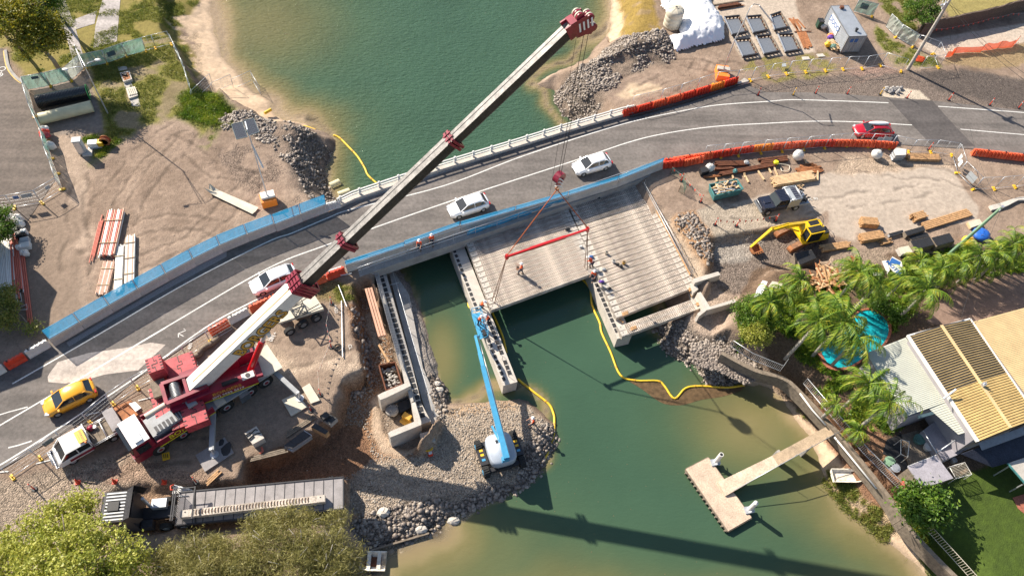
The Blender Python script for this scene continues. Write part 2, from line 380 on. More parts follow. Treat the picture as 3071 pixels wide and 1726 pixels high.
zone('d 860 170, d 1000 300, d 1160 350, d 1300 430, d 1330 480, d 1000 480, d 930 400, d 850 250', col=(.2, .22, .06), grain=.3, soft=.7, mod=.3+.7*cl(.9, .45))
zone('d 1290 -60, d 1400 150, d 2300 -80, d 2300 -200, d 1300 -200', col=(.3, .27, .11), grain=.3, soft=.7)
zone('d 870 20, d 960 120, d 1100 250, d 1220 180, d 1100 -60, d 900 -60', col=(.2, .21, .07), grain=.4, soft=.7, mod=cl(.7, .4))
zone('U 700 460, U 850 420, U 1850 250, U 2100 200, U 2100 400, U 1400 560, U 1050 590, U 1000 640, U 830 560', col=(.5, .45, .4), grain=.2, rough=0, soft=.4, warp=.4)
zone('U 1080 590, U 1400 560, U 2000 430, U 2300 450, U 2200 620, U 1500 740, U 1000 700', col=(.32, .25, .15), grain=.5, soft=.8)
zone('Z 1830 590, Z 740 700, Z 560 860, Z -60 960, Z -60 1050, Z 700 800, d 950 720, d 1931 860, d 2300 920, d 2300 700, d 1931 560, d 1450 500, d 1100 510, d 700 590', col=(.2, .17, .155), grain=.7, rough=.01, soft=.7)
zone('d 1160 520, d 1480 500, d 1931 580, d 2300 640, d 2300 880, d 1900 800, d 1560 700, d 1300 640', col=(.125, .11, .105), grain=.7, rough=.01, soft=.9)
zone('d 900 690, d 940 650, d 1100 640, d 1180 660, d 1255 725, d 960 715', col=(.55, .5, .43), grain=.4, soft=.3, warp=.6)
# works yard east
zone('X 1250 560, X 1500 440, X 1931 300, Y 900 420, Y 1150 460, Y 1300 700, Y 1450 900, Y 1400 1040, Y 900 1120, Y 600 1180, Y 60 1180, X 1800 1250, X 1500 1150, X 1480 900, X 1000 1030, X 480 1140, X 150 1210, X 0 1000, X -60 900, X 260 820, X 600 740', col=(.42, .375, .335), grain=.1, rough=0, soft=.4, warp=.5)
zone('g 1430 200, g 1550 390, g 1931 330, X 480 1130, X 1000 1020, X 700 900, X 620 780, X 260 830, g 1600 120', col=(.4, .36, .31), grain=.5, rough=0, soft=.3, warp=.3)
zone('Y 0 300, Y 600 360, Y 1100 420, Y 1150 470, Y 900 430, Y 0 540, X 1500 450', col=(.44, .36, .29), grain=.6, soft=.8)
# dug-out floor round the yellow excavator
zone('g 1550 400, g 1931 345, X 560 1180, X 800 1120, X 1100 1050, X 1450 1150, X 1500 1448, h 470 600, h 100 620, h 0 760, g 1700 830, g 1600 760, g 1480 620, g 1530 560', h=-1.0, col=(.235, .2, .18), grain=1, rough=.05, soft=1.1)
zone('g 1540 400, g 1931 350, g 1931 440, g 1760 520, g 1620 530, g 1530 480', col=(.36, .34, .32), grain=.7, rough=.12, soft=.5)
zone('g 1260 230, g 1430 200, g 1560 400, g 1530 560, g 1480 600, g 1380 480, g 1280 330', col=(.42, .26, .15), grain=.9, rough=.15, soft=.7)
zone('g 1130 170, g 1260 230, g 1480 640, g 1440 700, g 1300 520, g 1150 280', h=-.9, col=(.45, .38, .31), grain=.4, rough=.02, soft=.9)
zone('g 1500 640, g 1700 760, g 1900 720, h 150 700, h 60 800, g 1750 950, g 1700 870', col=(.28, .22, .19), grain=1, soft=.8)
zone('g 1390 960, g 1500 720, g 1720 840, g 1700 950, g 1640 1020, g 1600 1060, g 1500 1100, g 1180 1090, g 1150 1000', h=-1.2, col=(.4, .33, .28), grain=.5, rough=.03, soft=.7, z=-1.2)
zone('g 1130 1010, g 1310 970, g 1400 1100, g 1600 1120, g 1900 1300, h 0 1448, g 1500 1500, g 1200 1300', h=-1.5, col=STONE, grain=1, rough=.16, slope=.7, soft=.6, z=-1.8)
# gravel west of the crane, crane pad, working soil
zone('i -400 760, i 0 750, i 530 640, i 870 560, i 1000 640, i 1250 800, i 1200 1060, i 800 1200, i 0 1448, i -400 1448', col=(.35, .295, .245), grain=.9, rough=.03, soft=.8)
zone('i 640 700, i 1100 560, i 1500 700, i 1700 730, i 1500 860, i 1250 850, i 900 800', col=(.33, .25, .2), grain=.8, rough=.03, soft=1)
zone('f 440 600, f 700 640, f 660 900, f 700 1100, f 770 1250, f 800 1380, f 650 1448, j 640 40, j 500 200, j 470 320, i 1740 600, i 1400 700, i 1040 600, i 860 560, i 540 640, i 430 560, e 1000 1448, e 1500 1000, e 1931 780', col=(.28, .225, .185), grain=.2, rough=0, soft=.3, warp=.3)
zone('f 60 1150, f 400 1300, f 760 1250, f 800 1380, f 650 1440, j 640 20, j 500 -40, f 100 1448', col=(.47, .39, .32), grain=.4, soft=1.5, mod=cl(.4, .4))
zone('f 480 690, f 760 720, f 800 800, f 640 880, f 490 840', col=(.22, .18, .09), grain=.8, rough=.08, soft=.8)
zone('f 560 740, f 790 730, f 780 820, f 640 850', col=(.16, .17, .04), rough=.1, soft=.5, mod=cl(1.4, .45))
# the cut along the abutment and the lower working floor
zone('f 770 760, f 880 740, f 1020 1100, f 1110 1448, j 1130 60, j 1000 340, j 1290 560, j 1700 560, j 1700 1000, j 800 1000, j 690 900, j 680 760, j 0 850, i 1700 860, i 1560 830, i 1560 790, i 1760 790, j 0 640, j 300 560, j 450 450, j 640 300, j 640 180, j 700 60, j 830 0, f 850 1448, f 830 1350, f 790 1180', h=-2.3, col=(.3, .185, .115), grain=.9, rough=.06, soft=.8, z=-1.0)
zone('f 700 880, f 800 860, f 870 1200, f 910 1448, j 760 100, j 640 60, f 800 1400, f 780 1200', col=(.34, .2, .12), grain=1, rough=.12, soft=.6)
zone('f 820 910, f 880 900, f 920 1150, f 870 1160', col=(.36, .32, .27), grain=.6, rough=.1, soft=.4, z=-1.5)
zone('j 870 180, j 940 120, j 1010 500, j 1240 520, j 1060 580, j 960 560, j 900 440', col=(.47, .38, .3), grain=.3, rough=.03, soft=.5, z=-1.9)
zone('j 0 640, j 300 560, j 640 320, j 840 380, j 870 560, j 860 640, j 640 700, j 100 780, i 1800 800', col=(.22, .13, .085), grain=.7, rough=.07, soft=.8, z=-1.5)
# truck standing on dirt between
zone('i 820 860, i 1250 800, i 1930 800, j 660 740, j 700 960, j 600 1040, i 1931 1100, i 1000 1140', h=-.8, col=(.3, .21, .15), grain=.6, soft=.9, z=-.5)
# gravel island
zone('j 880 600, j 1060 580, j 1300 560, j 1380 380, j 1380 230, j 1520 190, j 1931 150, k 200 150, k 420 350, k 400 600, k 0 950, j 1620 950, j 1100 1000, j 700 960, j 720 760', h=-2.25, col=(.4, .345, .29), grain=1, rough=.05, slope=.7, soft=.8, z=-1.8)
zone('j 1370 230, j 1550 180, j 1931 140, j 1931 220, j 1500 290', col=(.42, .32, .23), grain=1, rough=.1, soft=.6, z=-1.8)
zone('j 800 1000, j 1060 900, j 1300 880, j 1500 900, j 1700 780, j 1931 760, k 100 620, k 330 300, k 450 420, k 400 700, k 0 950, j 1300 1200, j 850 1290, j 700 1100', h=-2.3, col=(.2, .18, .165), grain=1, rough=.14, slope=.6, soft=.5, z=-2)
# concrete apron / rock bank between west abutment and channel
zone('R 1090 380, R 1240 380, R 1620 1448, j 1420 160, j 1380 360, j 1290 330', h=-2.5, col=(.33, .31, .3), grain=.8, rough=.07, slope=.8, soft=.4, z=-2)
zone('j 1290 -60, j 1440 60, j 1440 200, j 1370 330, j 1310 150', h=-2.3, col=(.2, .17, .15), grain=1, rough=.18, soft=.5, z=-2)
zone('R 940 470, R 1100 430, R 1250 700, R 1380 1448, j 1330 200, j 1350 360, j 1250 520, j 1020 500, j 930 220, j 1000 160, R 1150 1448', h=-2.6, col=(.3, .25, .21), soft=.3, rough=.03, z=-1.8)
# south-east: beach, weed, garden, lawn
zone('l -100 -60, l 200 20, l 330 120, l 600 420, l 880 820, l 1000 900, l 1050 1060, l 1500 1600, l 1200 1600, l 700 1100, l 300 700, l -100 400', h=-.9, col=SAND, grain=.1, rough=.02, slope=.42, soft=.5, z=-2)
zone('l 470 760, l 560 640, l 800 800, l 980 960, l 1040 1120, l 960 1180, l 700 1120, l 520 980', col=(.22, .17, .065), grain=1, rough=.03, soft=1, z=-2.2, mod=.35+.65*cl(1, .4))
zone('g 1720 880, h 0 560, h 1400 500, h 2300 330, l 2300 700, l 1600 740, l 1200 850, l 1000 850, l 300 90, l 200 -10, g 1931 1150', col=(.16, .115, .085), grain=.5, rough=.03, soft=.5)
zone('h 60 620, h 500 540, h 560 640, h 1000 560, h 900 500, h 1400 470, h 1390 420, h 400 520', col=(.33, .27, .22), grain=.8, soft=.7)
zone('h 1380 780, h 1931 560, h 2400 400, h 2400 900, h 1931 920, h 1560 1040, h 1400 1040, h 1230 1000', col=(.26, .19, .16), grain=.1, rough=0, soft=.2, warp=.2)
zone('l 1200 800, l 1420 740, l 1931 560, l 2500 400, l 2500 1700, l 1600 1700, l 1180 1060', col=(.06, .1, .015), grain=.15, rough=.015, soft=.25, warp=.25)
zone('l 600 420, l 880 820, l 1000 900, l 1150 850, l 900 400, l 700 200, l 450 180', col=(.25, .15, .1), grain=.4, soft=.4)
def ruts(s, n=2, gap=1.7, w=.2, dk=.34):
    pts = PL(s); d = np.full(X.shape, 99.)
    for a, b_ in zip(pts[:-1], pts[1:]):
        t = (b_-a).normalized(); o = Vector((-t.y, t.x, 0))*gap/2
        for sg in (-1, 1): d = np.minimum(d, segd(X+NX*1.5, Y+NY*1.5, a+o*sg, b_+o*sg))
    m = np.exp(-(d/w)**2)*(wd < -.5)*cl(.9, .42); H0[:] -= m*.03; COL[:] *= (1-dk*m)[..., None]; e = np.exp(-((d-w*1.8)/w)**2)*(wd < -.5); COL[:] *= (1+.12*e)[..., None]
for s in ('e 640 700, e 900 300, a 1150 1200, a 1400 950', 'e 640 500, e 760 100, a 1000 1100, a 1300 900', 'e 1000 560, e 1400 420, b 60 1300', 'e 950 350, e 1250 250, e 1600 330', 'c 900 620, c 1200 450, Z 640 560', 'c 1000 700, c 1400 560, Z 300 480', 'Y 0 420, Y 500 480, Y 1000 520, Y 1500 640', 'X 300 900, X 900 880, X 1500 800, Y 900 700', 'g 1500 640, g 1700 700, h 100 680', 'i 300 900, i 900 640, i 1500 520', 'j 900 700, j 1200 780, j 1600 700', 'f 120 1200, f 500 1250, f 700 1150', 'a 560 1250, e 560 300, e 520 700', 'a 1250 1000, a 1600 1250, b 100 1300'): ruts(s)
# heights: land falls to the waterline, then on down below it
shore = WZ-wd*SLOPE*.75
land = WZ+(-wd)*SLOPE
Z = np.where(wd > 0, np.maximum(shore, WZ-1.5), -np.log(np.exp(-4*np.clip(H0, -3, 3))+np.exp(-4*np.clip(land, -4, 6)))/4)
rn = vnoise(X, Y, 1.5, 100, 3, .6)-.5; rb = np.abs(vnoise(X, Y, 2.6, 130, 2, .6)-.5)
Z += ROUGH*(rn*2.2+rb*2)*(wd < 1)
wet = sst((wd+.5)/.6); COL *= (1-.4*wet)[..., None]
COL += (vnoise(X, Y, 3.3, 300, 2)-.5)[..., None]*COL*.3
COL = np.clip(COL*np.array((.93, .865, .79)), .015, .8)
def groundz(x, y):
    i = np.searchsorted(xs, x)-1; j = np.searchsorted(ys, y)-1
    i = min(max(i, 0), len(xs)-2); j = min(max(j, 0), len(ys)-2)
    u = (x-xs[i])/(xs[i+1]-xs[i]); v = (y-ys[j])/(ys[j+1]-ys[j])
    return float((Z[j, i]*(1-u)+Z[j, i+1]*u)*(1-v)+(Z[j+1, i]*(1-u)+Z[j+1, i+1]*u)*v)
def Pg(t, x, y, dz=0.0):
    z = 0.0
    for _ in range(6):
        p = P(t, x, y, z); z = z*.3+.7*(groundz(p.x, p.y)+dz)
    return P(t, x, y, z)
def gridmesh(name, xs, ys, Z, material, col=None, alpha=None):
    ny, nx = Z.shape; Xg, Yg = np.meshgrid(xs, ys)
    me = bpy.data.meshes.new(name); me.vertices.add(nx*ny)
    me.vertices.foreach_set('co', np.stack([Xg, Yg, Z], -1).ravel())
    i = np.arange(nx*ny).reshape(ny, nx); q = np.stack([i[:-1, :-1], i[:-1, 1:], i[1:, 1:], i[1:, :-1]], -1).reshape(-1, 4)
    me.loops.add(q.size); me.loops.foreach_set('vertex_index', q.ravel().astype(np.int32))
    me.polygons.add(len(q)); me.polygons.foreach_set('loop_start', np.arange(0, q.size, 4, dtype=np.int32))
    me.polygons.foreach_set('loop_total', np.full(len(q), 4, np.int32)); me.update(calc_edges=True)
    me.polygons.foreach_set('use_smooth', np.ones(len(q), bool))
    if col is not None:
        a = me.color_attributes.new('Col', 'FLOAT_COLOR', 'POINT')
        a.data.foreach_set('color', np.concatenate([col, alpha[..., None]], -1).ravel())
    me.materials.append(material); o = bpy.data.objects.new(name, me); link(o); return o
gm = bpy.data.materials.new('ground'); gm.use_nodes = True; N = gm.node_tree.nodes; L = gm.node_tree.links; b = N['Principled BSDF']
b.inputs['Roughness'].default_value = .92; b.inputs['Specular IOR Level'].default_value = .2
at = N.new('ShaderNodeVertexColor'); at.layer_name = 'Col'; tc = N.new('ShaderNodeTexCoord')
def tnode(kind, sc, **kw):
    t = N.new(kind); t.inputs['Scale'].default_value = sc
    for k, v in kw.items(): t.inputs[k].default_value = v
    L.new(tc.outputs['Object'], t.inputs['Vector']); return t
def math_(op, a, b2=None, v=None):
    m = N.new('ShaderNodeMath'); m.operation = op; L.new(a, m.inputs[0])
    if b2 is not None: L.new(b2, m.inputs[1])
    elif v is not None: m.inputs[1].default_value = v
    return m.outputs[0]
vo = tnode('ShaderNodeTexVoronoi', 8.5); vo2 = tnode('ShaderNodeTexVoronoi', 19); n1 = tnode('ShaderNodeTexNoise', 2.2, Detail=8, Roughness=.7)
sp = N.new('ShaderNodeSeparateColor'); L.new(vo.outputs['Color'], sp.inputs[0]); sp2 = N.new('ShaderNodeSeparateColor'); L.new(vo2.outputs['Color'], sp2.inputs[0])
pe = math_('ADD', math_('MULTIPLY', math_('SUBTRACT', sp.outputs[0], v=.5), v=.75), math_('MULTIPLY', math_('SUBTRACT', sp2.outputs[1], v=.5), v=.85))
pe = math_('MULTIPLY', pe, at.outputs['Alpha'])
nn = math_('MULTIPLY', math_('SUBTRACT', n1.outputs[0], v=.5), v=.9)
fac = math_('ADD', math_('ADD', pe, nn), v=1.0)
mx = N.new('ShaderNodeMix'); mx.data_type = 'RGBA'; mx.blend_type = 'MULTIPLY'; mx.inputs[0].default_value = 1
L.new(at.outputs['Color'], mx.inputs[6]); L.new(fac, mx.inputs[7]); L.new(mx.outputs[2], b.inputs['Base Color'])
hh = math_('ADD', math_('MULTIPLY', math_('ADD', math_('MULTIPLY', vo.outputs['Distance'], v=-1.6), math_('MULTIPLY', vo2.outputs['Distance'], v=-.9)), at.outputs['Alpha']), math_('MULTIPLY', n1.outputs[0], math_('MULTIPLY_ADD', at.outputs['Alpha'], v=.6)))
bp = N.new('ShaderNodeBump'); bp.inputs['Strength'].default_value = .85; bp.inputs['Distance'].default_value = .09; L.new(hh, bp.inputs['Height']); L.new(bp.outputs[0], b.inputs['Normal'])
tag(gridmesh('ground', xs, ys, Z, gm, COL, GR), kind='structure')
# ------------------------------------------------------------ water
wxs = np.concatenate([[-310, -150], np.arange(-60, 90, .5), [150, 310]]); wys = np.concatenate([[-140, -40], np.arange(9, 99, .5), [150, 310]])
WX, WY = np.meshgrid(wxs, wys)
n1_, n2_ = vnoise(WX, WY, .12, 401)-.5, vnoise(WX, WY, .12, 431)-.5; n3_ = vnoise(WX, WY, .5, 441, 3)
wx, wy = WX+n1_*5, WY+n2_*5; sh = np.zeros(WX.shape)
for k in range(len(WP)):
    la = (WLAM[k]+WLAM[(k+1) % len(WP)])/2
    if abs(WLAM[k]-WLAM[(k+1) % len(WP)]) > 1.5: la = min(WLAM[k], WLAM[(k+1) % len(WP)])
    sh = np.maximum(sh, np.exp(-(segd(wx, wy, WP[k], WP[(k+1) % len(WP)])/la)**1.25))
# shallow bank of sand to the south-east and a hazy one on the south-west
pj = P('D', 1890, 1060, WZ); sh = np.maximum(sh, .62*np.exp(-(np.hypot(WX-pj.x, (WY-pj.y)*1.2)/6.5)**2))
pj = P('D', 1120, 1420, WZ); sh = np.maximum(sh, .36*np.exp(-(np.hypot((WX-pj.x)*.6, WY-pj.y)/6)**2))
pj = P('D', 1110, 900, WZ); sh = np.maximum(sh, .55*np.exp(-(np.hypot((WX-pj.x)*1.5, (WY-pj.y)*.6)/3)**2))
pj = P('D', 640, 60, WZ); sh = np.maximum(sh, .5*np.exp(-(np.hypot(WX-pj.x, WY-pj.y)/11)**2))
sh = np.clip(sh+(n3_-.5)*.12*sh, 0, 1)
def ramp(t, stops):
    out = np.zeros(t.shape+(3,))
    for k in range(3): out[..., k] = np.interp(t, [s[0] for s in stops], [s[1][k] for s in stops])
    return out
WC = ramp(sh, [(0, (.046, .094, .058)), (.12, (.06, .102, .056)), (.35, (.115, .125, .056)), (.6, (.19, .17, .075)), (.85, (.4, .31, .17)), (1, (.5, .4, .27))])
WC *= (1+(vnoise(WX, WY, .2, 461)-.5)*.25)[..., None]
WA = np.interp(sh, [0, .35, .7, .92, 1], [.98, .95, .8, .45, .1])
wm = bpy.data.materials.new('water'); wm.use_nodes = True; N = wm.node_tree.nodes; L = wm.node_tree.links; b = N['Principled BSDF']
at = N.new('ShaderNodeVertexColor'); at.layer_name = 'Col'; tc = N.new('ShaderNodeTexCoord')
L.new(at.outputs['Color'], b.inputs['Base Color']); L.new(at.outputs['Alpha'], b.inputs['Alpha'])
b.inputs['Roughness'].default_value = .03; b.inputs['IOR'].default_value = 1.33; b.inputs['Specular IOR Level'].default_value = .5
mp = N.new('ShaderNodeMapping'); mp.inputs['Rotation'].default_value = (0, 0, .5); mp.inputs['Scale'].default_value = (.75, 1.6, 1); L.new(tc.outputs['Object'], mp.inputs[0])
w1 = N.new('ShaderNodeTexNoise'); w1.inputs['Scale'].default_value = 2.1; w1.inputs['Detail'].default_value = 2.6; w1.inputs['Roughness'].default_value = .62; L.new(mp.outputs[0], w1.inputs[0])
w2 = N.new('ShaderNodeTexNoise'); w2.inputs['Scale'].default_value = .06; w2.inputs['Detail'].default_value = 2; L.new(tc.outputs['Object'], w2.inputs[0])
sx = N.new('ShaderNodeSeparateXYZ'); L.new(tc.outputs['Object'], sx.inputs[0])
mr = N.new('ShaderNodeMapRange'); mr.inputs[1].default_value = 44; mr.inputs[2].default_value = 56; mr.inputs[3].default_value = .12; mr.inputs[4].default_value = 1; L.new(sx.outputs[1], mr.inputs[0])
bp = N.new('ShaderNodeBump'); bp.inputs['Distance'].default_value = .17
L.new(mr.outputs[0], bp.inputs['Strength']); L.new(w1.outputs[0], bp.inputs['Height']); L.new(bp.outputs[0], b.inputs['Normal'])
tag(gridmesh('water', wxs, wys, np.full(WX.shape, WZ), wm, WC, WA), kind='structure')
# ============================================================ ROADS, PATHS, MARKINGS
def asphalt(name, col, var=.2, angle=.42):
    m = mat(name, col, .9, var=var, scale=.35, speck=.14, bump=.25, bscale=25)
    N = m.node_tree.nodes; L = m.node_tree.links; b = N['Principled BSDF']
    src = b.inputs['Base Color'].links[0].from_socket
    tc = N.new('ShaderNodeTexCoord'); mp = N.new('ShaderNodeMapping'); mp.inputs['Rotation'].default_value = (0, 0, -angle); mp.inputs['Scale'].default_value = (.05, 1, 1)
    n = N.new('ShaderNodeTexNoise'); n.inputs['Scale'].default_value = .9; n.inputs['Detail'].default_value = 3
    n2 = N.new('ShaderNodeTexNoise'); n2.inputs['Scale'].default_value = 14; n2.inputs['Detail'].default_value = 2; L.new(tc.outputs['Object'], n2.inputs[0])
    L.new(tc.outputs['Object'], mp.inputs[0]); L.new(mp.outputs[0], n.inputs[0])
    ad = N.new('ShaderNodeMath'); ad.operation = 'MULTIPLY_ADD'; L.new(n2.outputs[0], ad.inputs[0]); ad.inputs[1].default_value = .5; L.new(n.outputs[0], ad.inputs[2])
    mr = N.new('ShaderNodeMapRange'); mr.inputs[1].default_value = .5; mr.inputs[2].default_value = 1; mr.inputs[3].default_value = .72; mr.inputs[4].default_value = 1.3; L.new(ad.outputs[0], mr.inputs[0])
    mx = N.new('ShaderNodeMix'); mx.data_type = 'RGBA'; mx.blend_type = 'MULTIPLY'; mx.inputs[0].default_value = 1
    L.new(src, mx.inputs[6]); L.new(mr.outputs[0], mx.inputs[7]); L.new(mx.outputs[2], b.inputs['Base Color']); M[name] = m
asphalt('road_asphalt', (.142, .125, .114)); asphalt('road_patch', (.085, .075, .072)); asphalt('pale_patch', (.46, .4, .35), angle=.5)
asphalt('path_concrete', (.36, .325, .31)); asphalt('street', (.125, .1, .085), angle=-1.2)
defm('line_white', (.62, .61, .58), .8, var=.12, scale=1.2, speck=.25)
defm('line_yellow', (.6, .42, .12), .8, var=.12, scale=1.2, speck=.2)
def sheet(name, pts, z, m, t=.02, kind='structure'):
    b = MB(); b.prism(pts, z-t, z, caps='top' ); return tag(b.build(name, m), kind=kind)
def smooth(pts, n=6):
    pts = [Vector(p) for p in pts]; out = []
    for i in range(len(pts)-1):
        a = pts[max(i-1, 0)]; b = pts[i]; c = pts[i+1]; d = pts[min(i+2, len(pts)-1)]
        for k in range(n):
            t = k/n; out.append(.5*((2*b)+(c-a)*t+(2*a-5*b+4*c-d)*t*t+(3*b-a-3*c+d)*t**3))
    return out+[pts[-1]]
NLINE = smooth(PL('e 90 1448, e 720 1088, e 1350 720, e 1931 425, f 300 360, f 560 250, f 740 185, b 1400 1345, b 1931 1145, c 600 985, c 930 887, c 1240 818, c 1560 762, c 1931 735, d 250 722, d 500 728, d 950 745, d 1310 770, d 1931 815, d 2700 880'))
road = PL('i -500 260, e -500 1448, e 100 1290, e 370 1120') + PL('e 1000 740, e 1931 345, f 240 330, f 540 215, f 720 150, b 1931 1075, c 870 845, c 1300 720, c 1740 600, c 1931 668, d 250 668, d 500 672, d 950 705, d 1260 728, d 1931 800, d 2800 910, d 2800 1230, d 1931 1130, d 1540 1075, d 1260 1062, d 1010 1045, d 700 1015, d 0 1062, c 1600 1110, c 1150 1195') + PL('R 1780 70, R 1220 270, R 645 450, f 680 600, f 420 740, e 1931 820, e 1490 1070, e 1000 1400, i 740 230, i 430 430, i 0 680, i -500 960')
sheet('road', road, 0, 'road_asphalt')
def stripe(name, pts, w, z=.004, m='line_white', b=None):
    pts = [Vector(p) for p in pts]; mb = b or MB()
    for i in range(len(pts)-1):
        a, c = pts[i], pts[i+1]
        def nrm(k):
            d = (pts[min(k+1, len(pts)-1)]-pts[max(k-1, 0)]); d.z = 0; d.normalize(); return Vector((-d.y, d.x, 0))*w/2
        n0, n1 = nrm(i), nrm(i+1)
        mb.quad(*[Vector((q.x, q.y, z)) for q in (a-n0, c-n1, c+n1, a+n0)])
    if b is None: return tag(mb.build(name, m), kind='structure')
CL = smooth(PL('i -400 600, i 0 358, e 640 1372, e 1200 1040, e 1931 618, f 580 435, f 1450 128, c 530 1165, c 930 1030, c 1200 965, c 1560 915, c 1931 893, d 400 878, d 700 882, d 1120 905'))
CL2 = smooth(PL('d 1470 935, d 1931 975, d 2700 1040'))
SLN = smooth(PL('i -300 800, i 0 645, i 430 375, i 1000 0, e 1490 1040, e 1800 868, f 220 762, f 450 668, f 660 600'))
mk = MB()
N1 = [p for p in NLINE if p.x < P('d', 955, 745).x]; N2 = [p for p in NLINE if p.x > P('d', 1300, 770).x]
for p, wd_ in ((N1, .13), (N2, .13), (CL, .13), (CL2, .12), (SLN, .14)): stripe('', p, wd_, b=mk)
stripe('', PL('i -60 300, i 60 262, i 200 225'), .1, b=mk); stripe('', PL('i 60 520, i 140 500, i 230 470'), .12, b=mk)
for s in ('i 620 285, i 720 262', 'i 1000 180, i 1100 155', 'i 260 635, i 420 595', 'i -40 700, i 60 690'): stripe('', PL(s), .1, b=mk)
tag(mk.build('road_markings', 'line_white'), kind='structure')
sheet('road_patch', PL('d 955 722, d 1265 728, d 1420 900, d 1575 1060, d 1250 1040, d 1100 880'), .006, 'road_patch')
sheet('pale_road_patch', PL('e 345 1400, e 350 1435, e 470 1446, e 600 1425, e 760 1380, e 1000 1350, e 1200 1165, e 1090 1150, e 900 1190, e 640 1225, e 420 1290, e 360 1370'), .003, 'pale_patch')
mk = MB(); stripe('', PL('e 560 1422, e 640 1376, e 1200 1043'), .12, z=.009, b=mk); tag(mk.build('lane_marking', 'line_white'), kind='structure')
# verge strip beside the north line on the bridge approach (grey gravel)
defm('verge_gravel', (.27, .25, .25), .95, var=.25, scale=9, bump=.6, bscale=40, speck=.3)
sheet('verge_gravel', PL('e 480 1150, e 1000 850, e 1350 640, e 1640 480, e 1640 530, e 1200 770, e 800 1000, e 500 1180'), .004, 'verge_gravel')
# park paths
mb = MB()
def flat(name, s, m, z=-.03): return sheet(name, PL(s), z, m, t=.06)
flat('footpath', 'a 720 -200, a 900 -200, a 870 0, a 845 300, a 675 345, a 690 190, a 740 0', 'path_concrete', z=-.022)
flat('side_path', 'a 700 78, a 683 170, a 480 232, a 430 180', 'path_concrete', z=-.026)
flat('edging_path', 'a 360 -200, a 400 -200, a 545 200, a 600 400, a 535 470, a 470 230, a 380 0', 'path_concrete', z=-.03)
flat('service_road', 'a -400 340, a 20 350, a 50 480, a 100 560, a 160 610, a 400 1300, e 0 560, e -400 560', 'street', z=-.03)
kb = MB()
for s, wd_, h_ in (('a 35 365, a 52 480, a 105 562, a 160 608', .18, .1),): stripe('', PL(s), wd_, z=.1, b=kb)
KP = smooth(PL('a 40 365, a 62 480, a 112 555, a 168 600'))
kb = MB()
for a_, b_ in zip(KP[:-1], KP[1:]): kb.bar(a_+Vector((0, 0, .0)), b_+Vector((0, 0, .0)), .3, .16)
tag(kb.build('kerb', 'concrete_old'), kind='structure')
mk = MB(); stripe('', [p+Vector((-.22, -.05, 0)) for p in KP], .12, z=-.02, b=mk); tag(mk.build('kerb_line', 'line_yellow'), kind='structure')
# bicycle symbol on the service road
mk = MB()
def ringp(b, c, r, w, z, n=14):
    for k in range(n):
        a, e = 2*PI*k/n, 2*PI*(k+1)/n
        b.quad(*[(c.x+q*math.cos(t), c.y+q*math.sin(t), z) for q, t in ((r-w, a), (r, a), (r, e), (r-w, e))])
ringp(mk, P('a', 15, 497), .38, .09, -.02); ringp(mk, P('a', -2, 540), .34, .09, -.02)
stripe('', PL('a 15 515, a -2 530, a 10 548'), .09, z=-.02, b=mk); tag(mk.build('bicycle_marking', 'line_white'), kind='structure')
# spray-painted survey notes on the pad and yard
def note(s, t, x, y, size, ang, zz=0):
    p = Pg(t, x, y); p.z = max(p.z, zz)+.03
    o = text(s, size, 'paint_mark', 'line_white', None, Matrix.Translation(p) @ Matrix.Rotation(ang, 4, 'Z')); tag(o, kind='structure')
note('+380', 'f', 165, 1110, .5, -1.9); note('FL', 'f', 130, 1130, .4, -1.9); note('+450', 'f', 620, 910, .45, -1.35)
note('CL', 'f', 725, 1185, .45, -1.2); note('480', 'e', 1378, 1180, .45, 1.5); note('+24', 'e', 1420, 1300, .4, -1.2)
note('PL 80', 'X', 1300, 765, .5, .1)
mk = MB(); stripe('', PL('e 1290 1085, e 1345 1062, e 1330 1050'), .07, z=.006, b=mk); stripe('', PL('e 1290 1085, e 1292 1112'), .07, z=.006, b=mk); stripe('', PL('e 1290 1085, e 1330 1105'), .07, z=.006, b=mk)
tag(mk.build('paint_arrow', 'line_white'), kind='structure')
# ============================================================ EXISTING ROAD BRIDGE
NR = PL('f 640 165, b 750 1440, b 1340 1240, b 1931 1060, c 440 960, c 870 835, c 960 815')       # north parapet
SE = PL('R 790 512, R 965 447, R 1810 160, g 500 150, g 1010 -25, g 1090 -60')                     # outer south edge of deck
SE[1:1] = []
br = thing('road_bridge', 'concrete road bridge carrying cars over the water, white steel railing on its north edge', 'bridge', (0, 52, 0))
dk = MB(); dk.prism([p+Vector((-.15, .45, 0)) for p in NR]+SE[::-1], -1.15, -.04); dk.build('deck', 'concrete_old', br, True)
def offs(pts, d):
    out = []
    for i, p in enumerate(pts):
        t = pts[min(i+1, len(pts)-1)]-pts[max(i-1, 0)]; t.z = 0; t.normalize(); out.append(p+Vector((-t.y, t.x, 0))*d)
    return out
kb = MB()
for a, b_ in zip(NR[:-1], NR[1:]): kb.bar(a+Vector((0, 0, .12)), b_+Vector((0, 0, .12)), .55, .3)
kb.build('kerb', 'concrete_light', br, True)
def along(pts, step, start=0):
    out = []; acc = start
    for a, b_ in zip(pts[:-1], pts[1:]):
        l = (b_-a).length; d = (b_-a)/l
        while acc <= l: out.append((a+d*acc, d)); acc += step
        acc -= l
    return out
for h_, o_ in ((.62, .12), (1.0, .12)):
    rb_ = MB(); rp = [p+Vector((0, 0, h_)) for p in offs(NR, o_)]
    for a, b_ in zip(rp[:-1], rp[1:]): rb_.bar(a, b_, .13, .12)
    rb_.build('rail', 'white_worn', br, True)
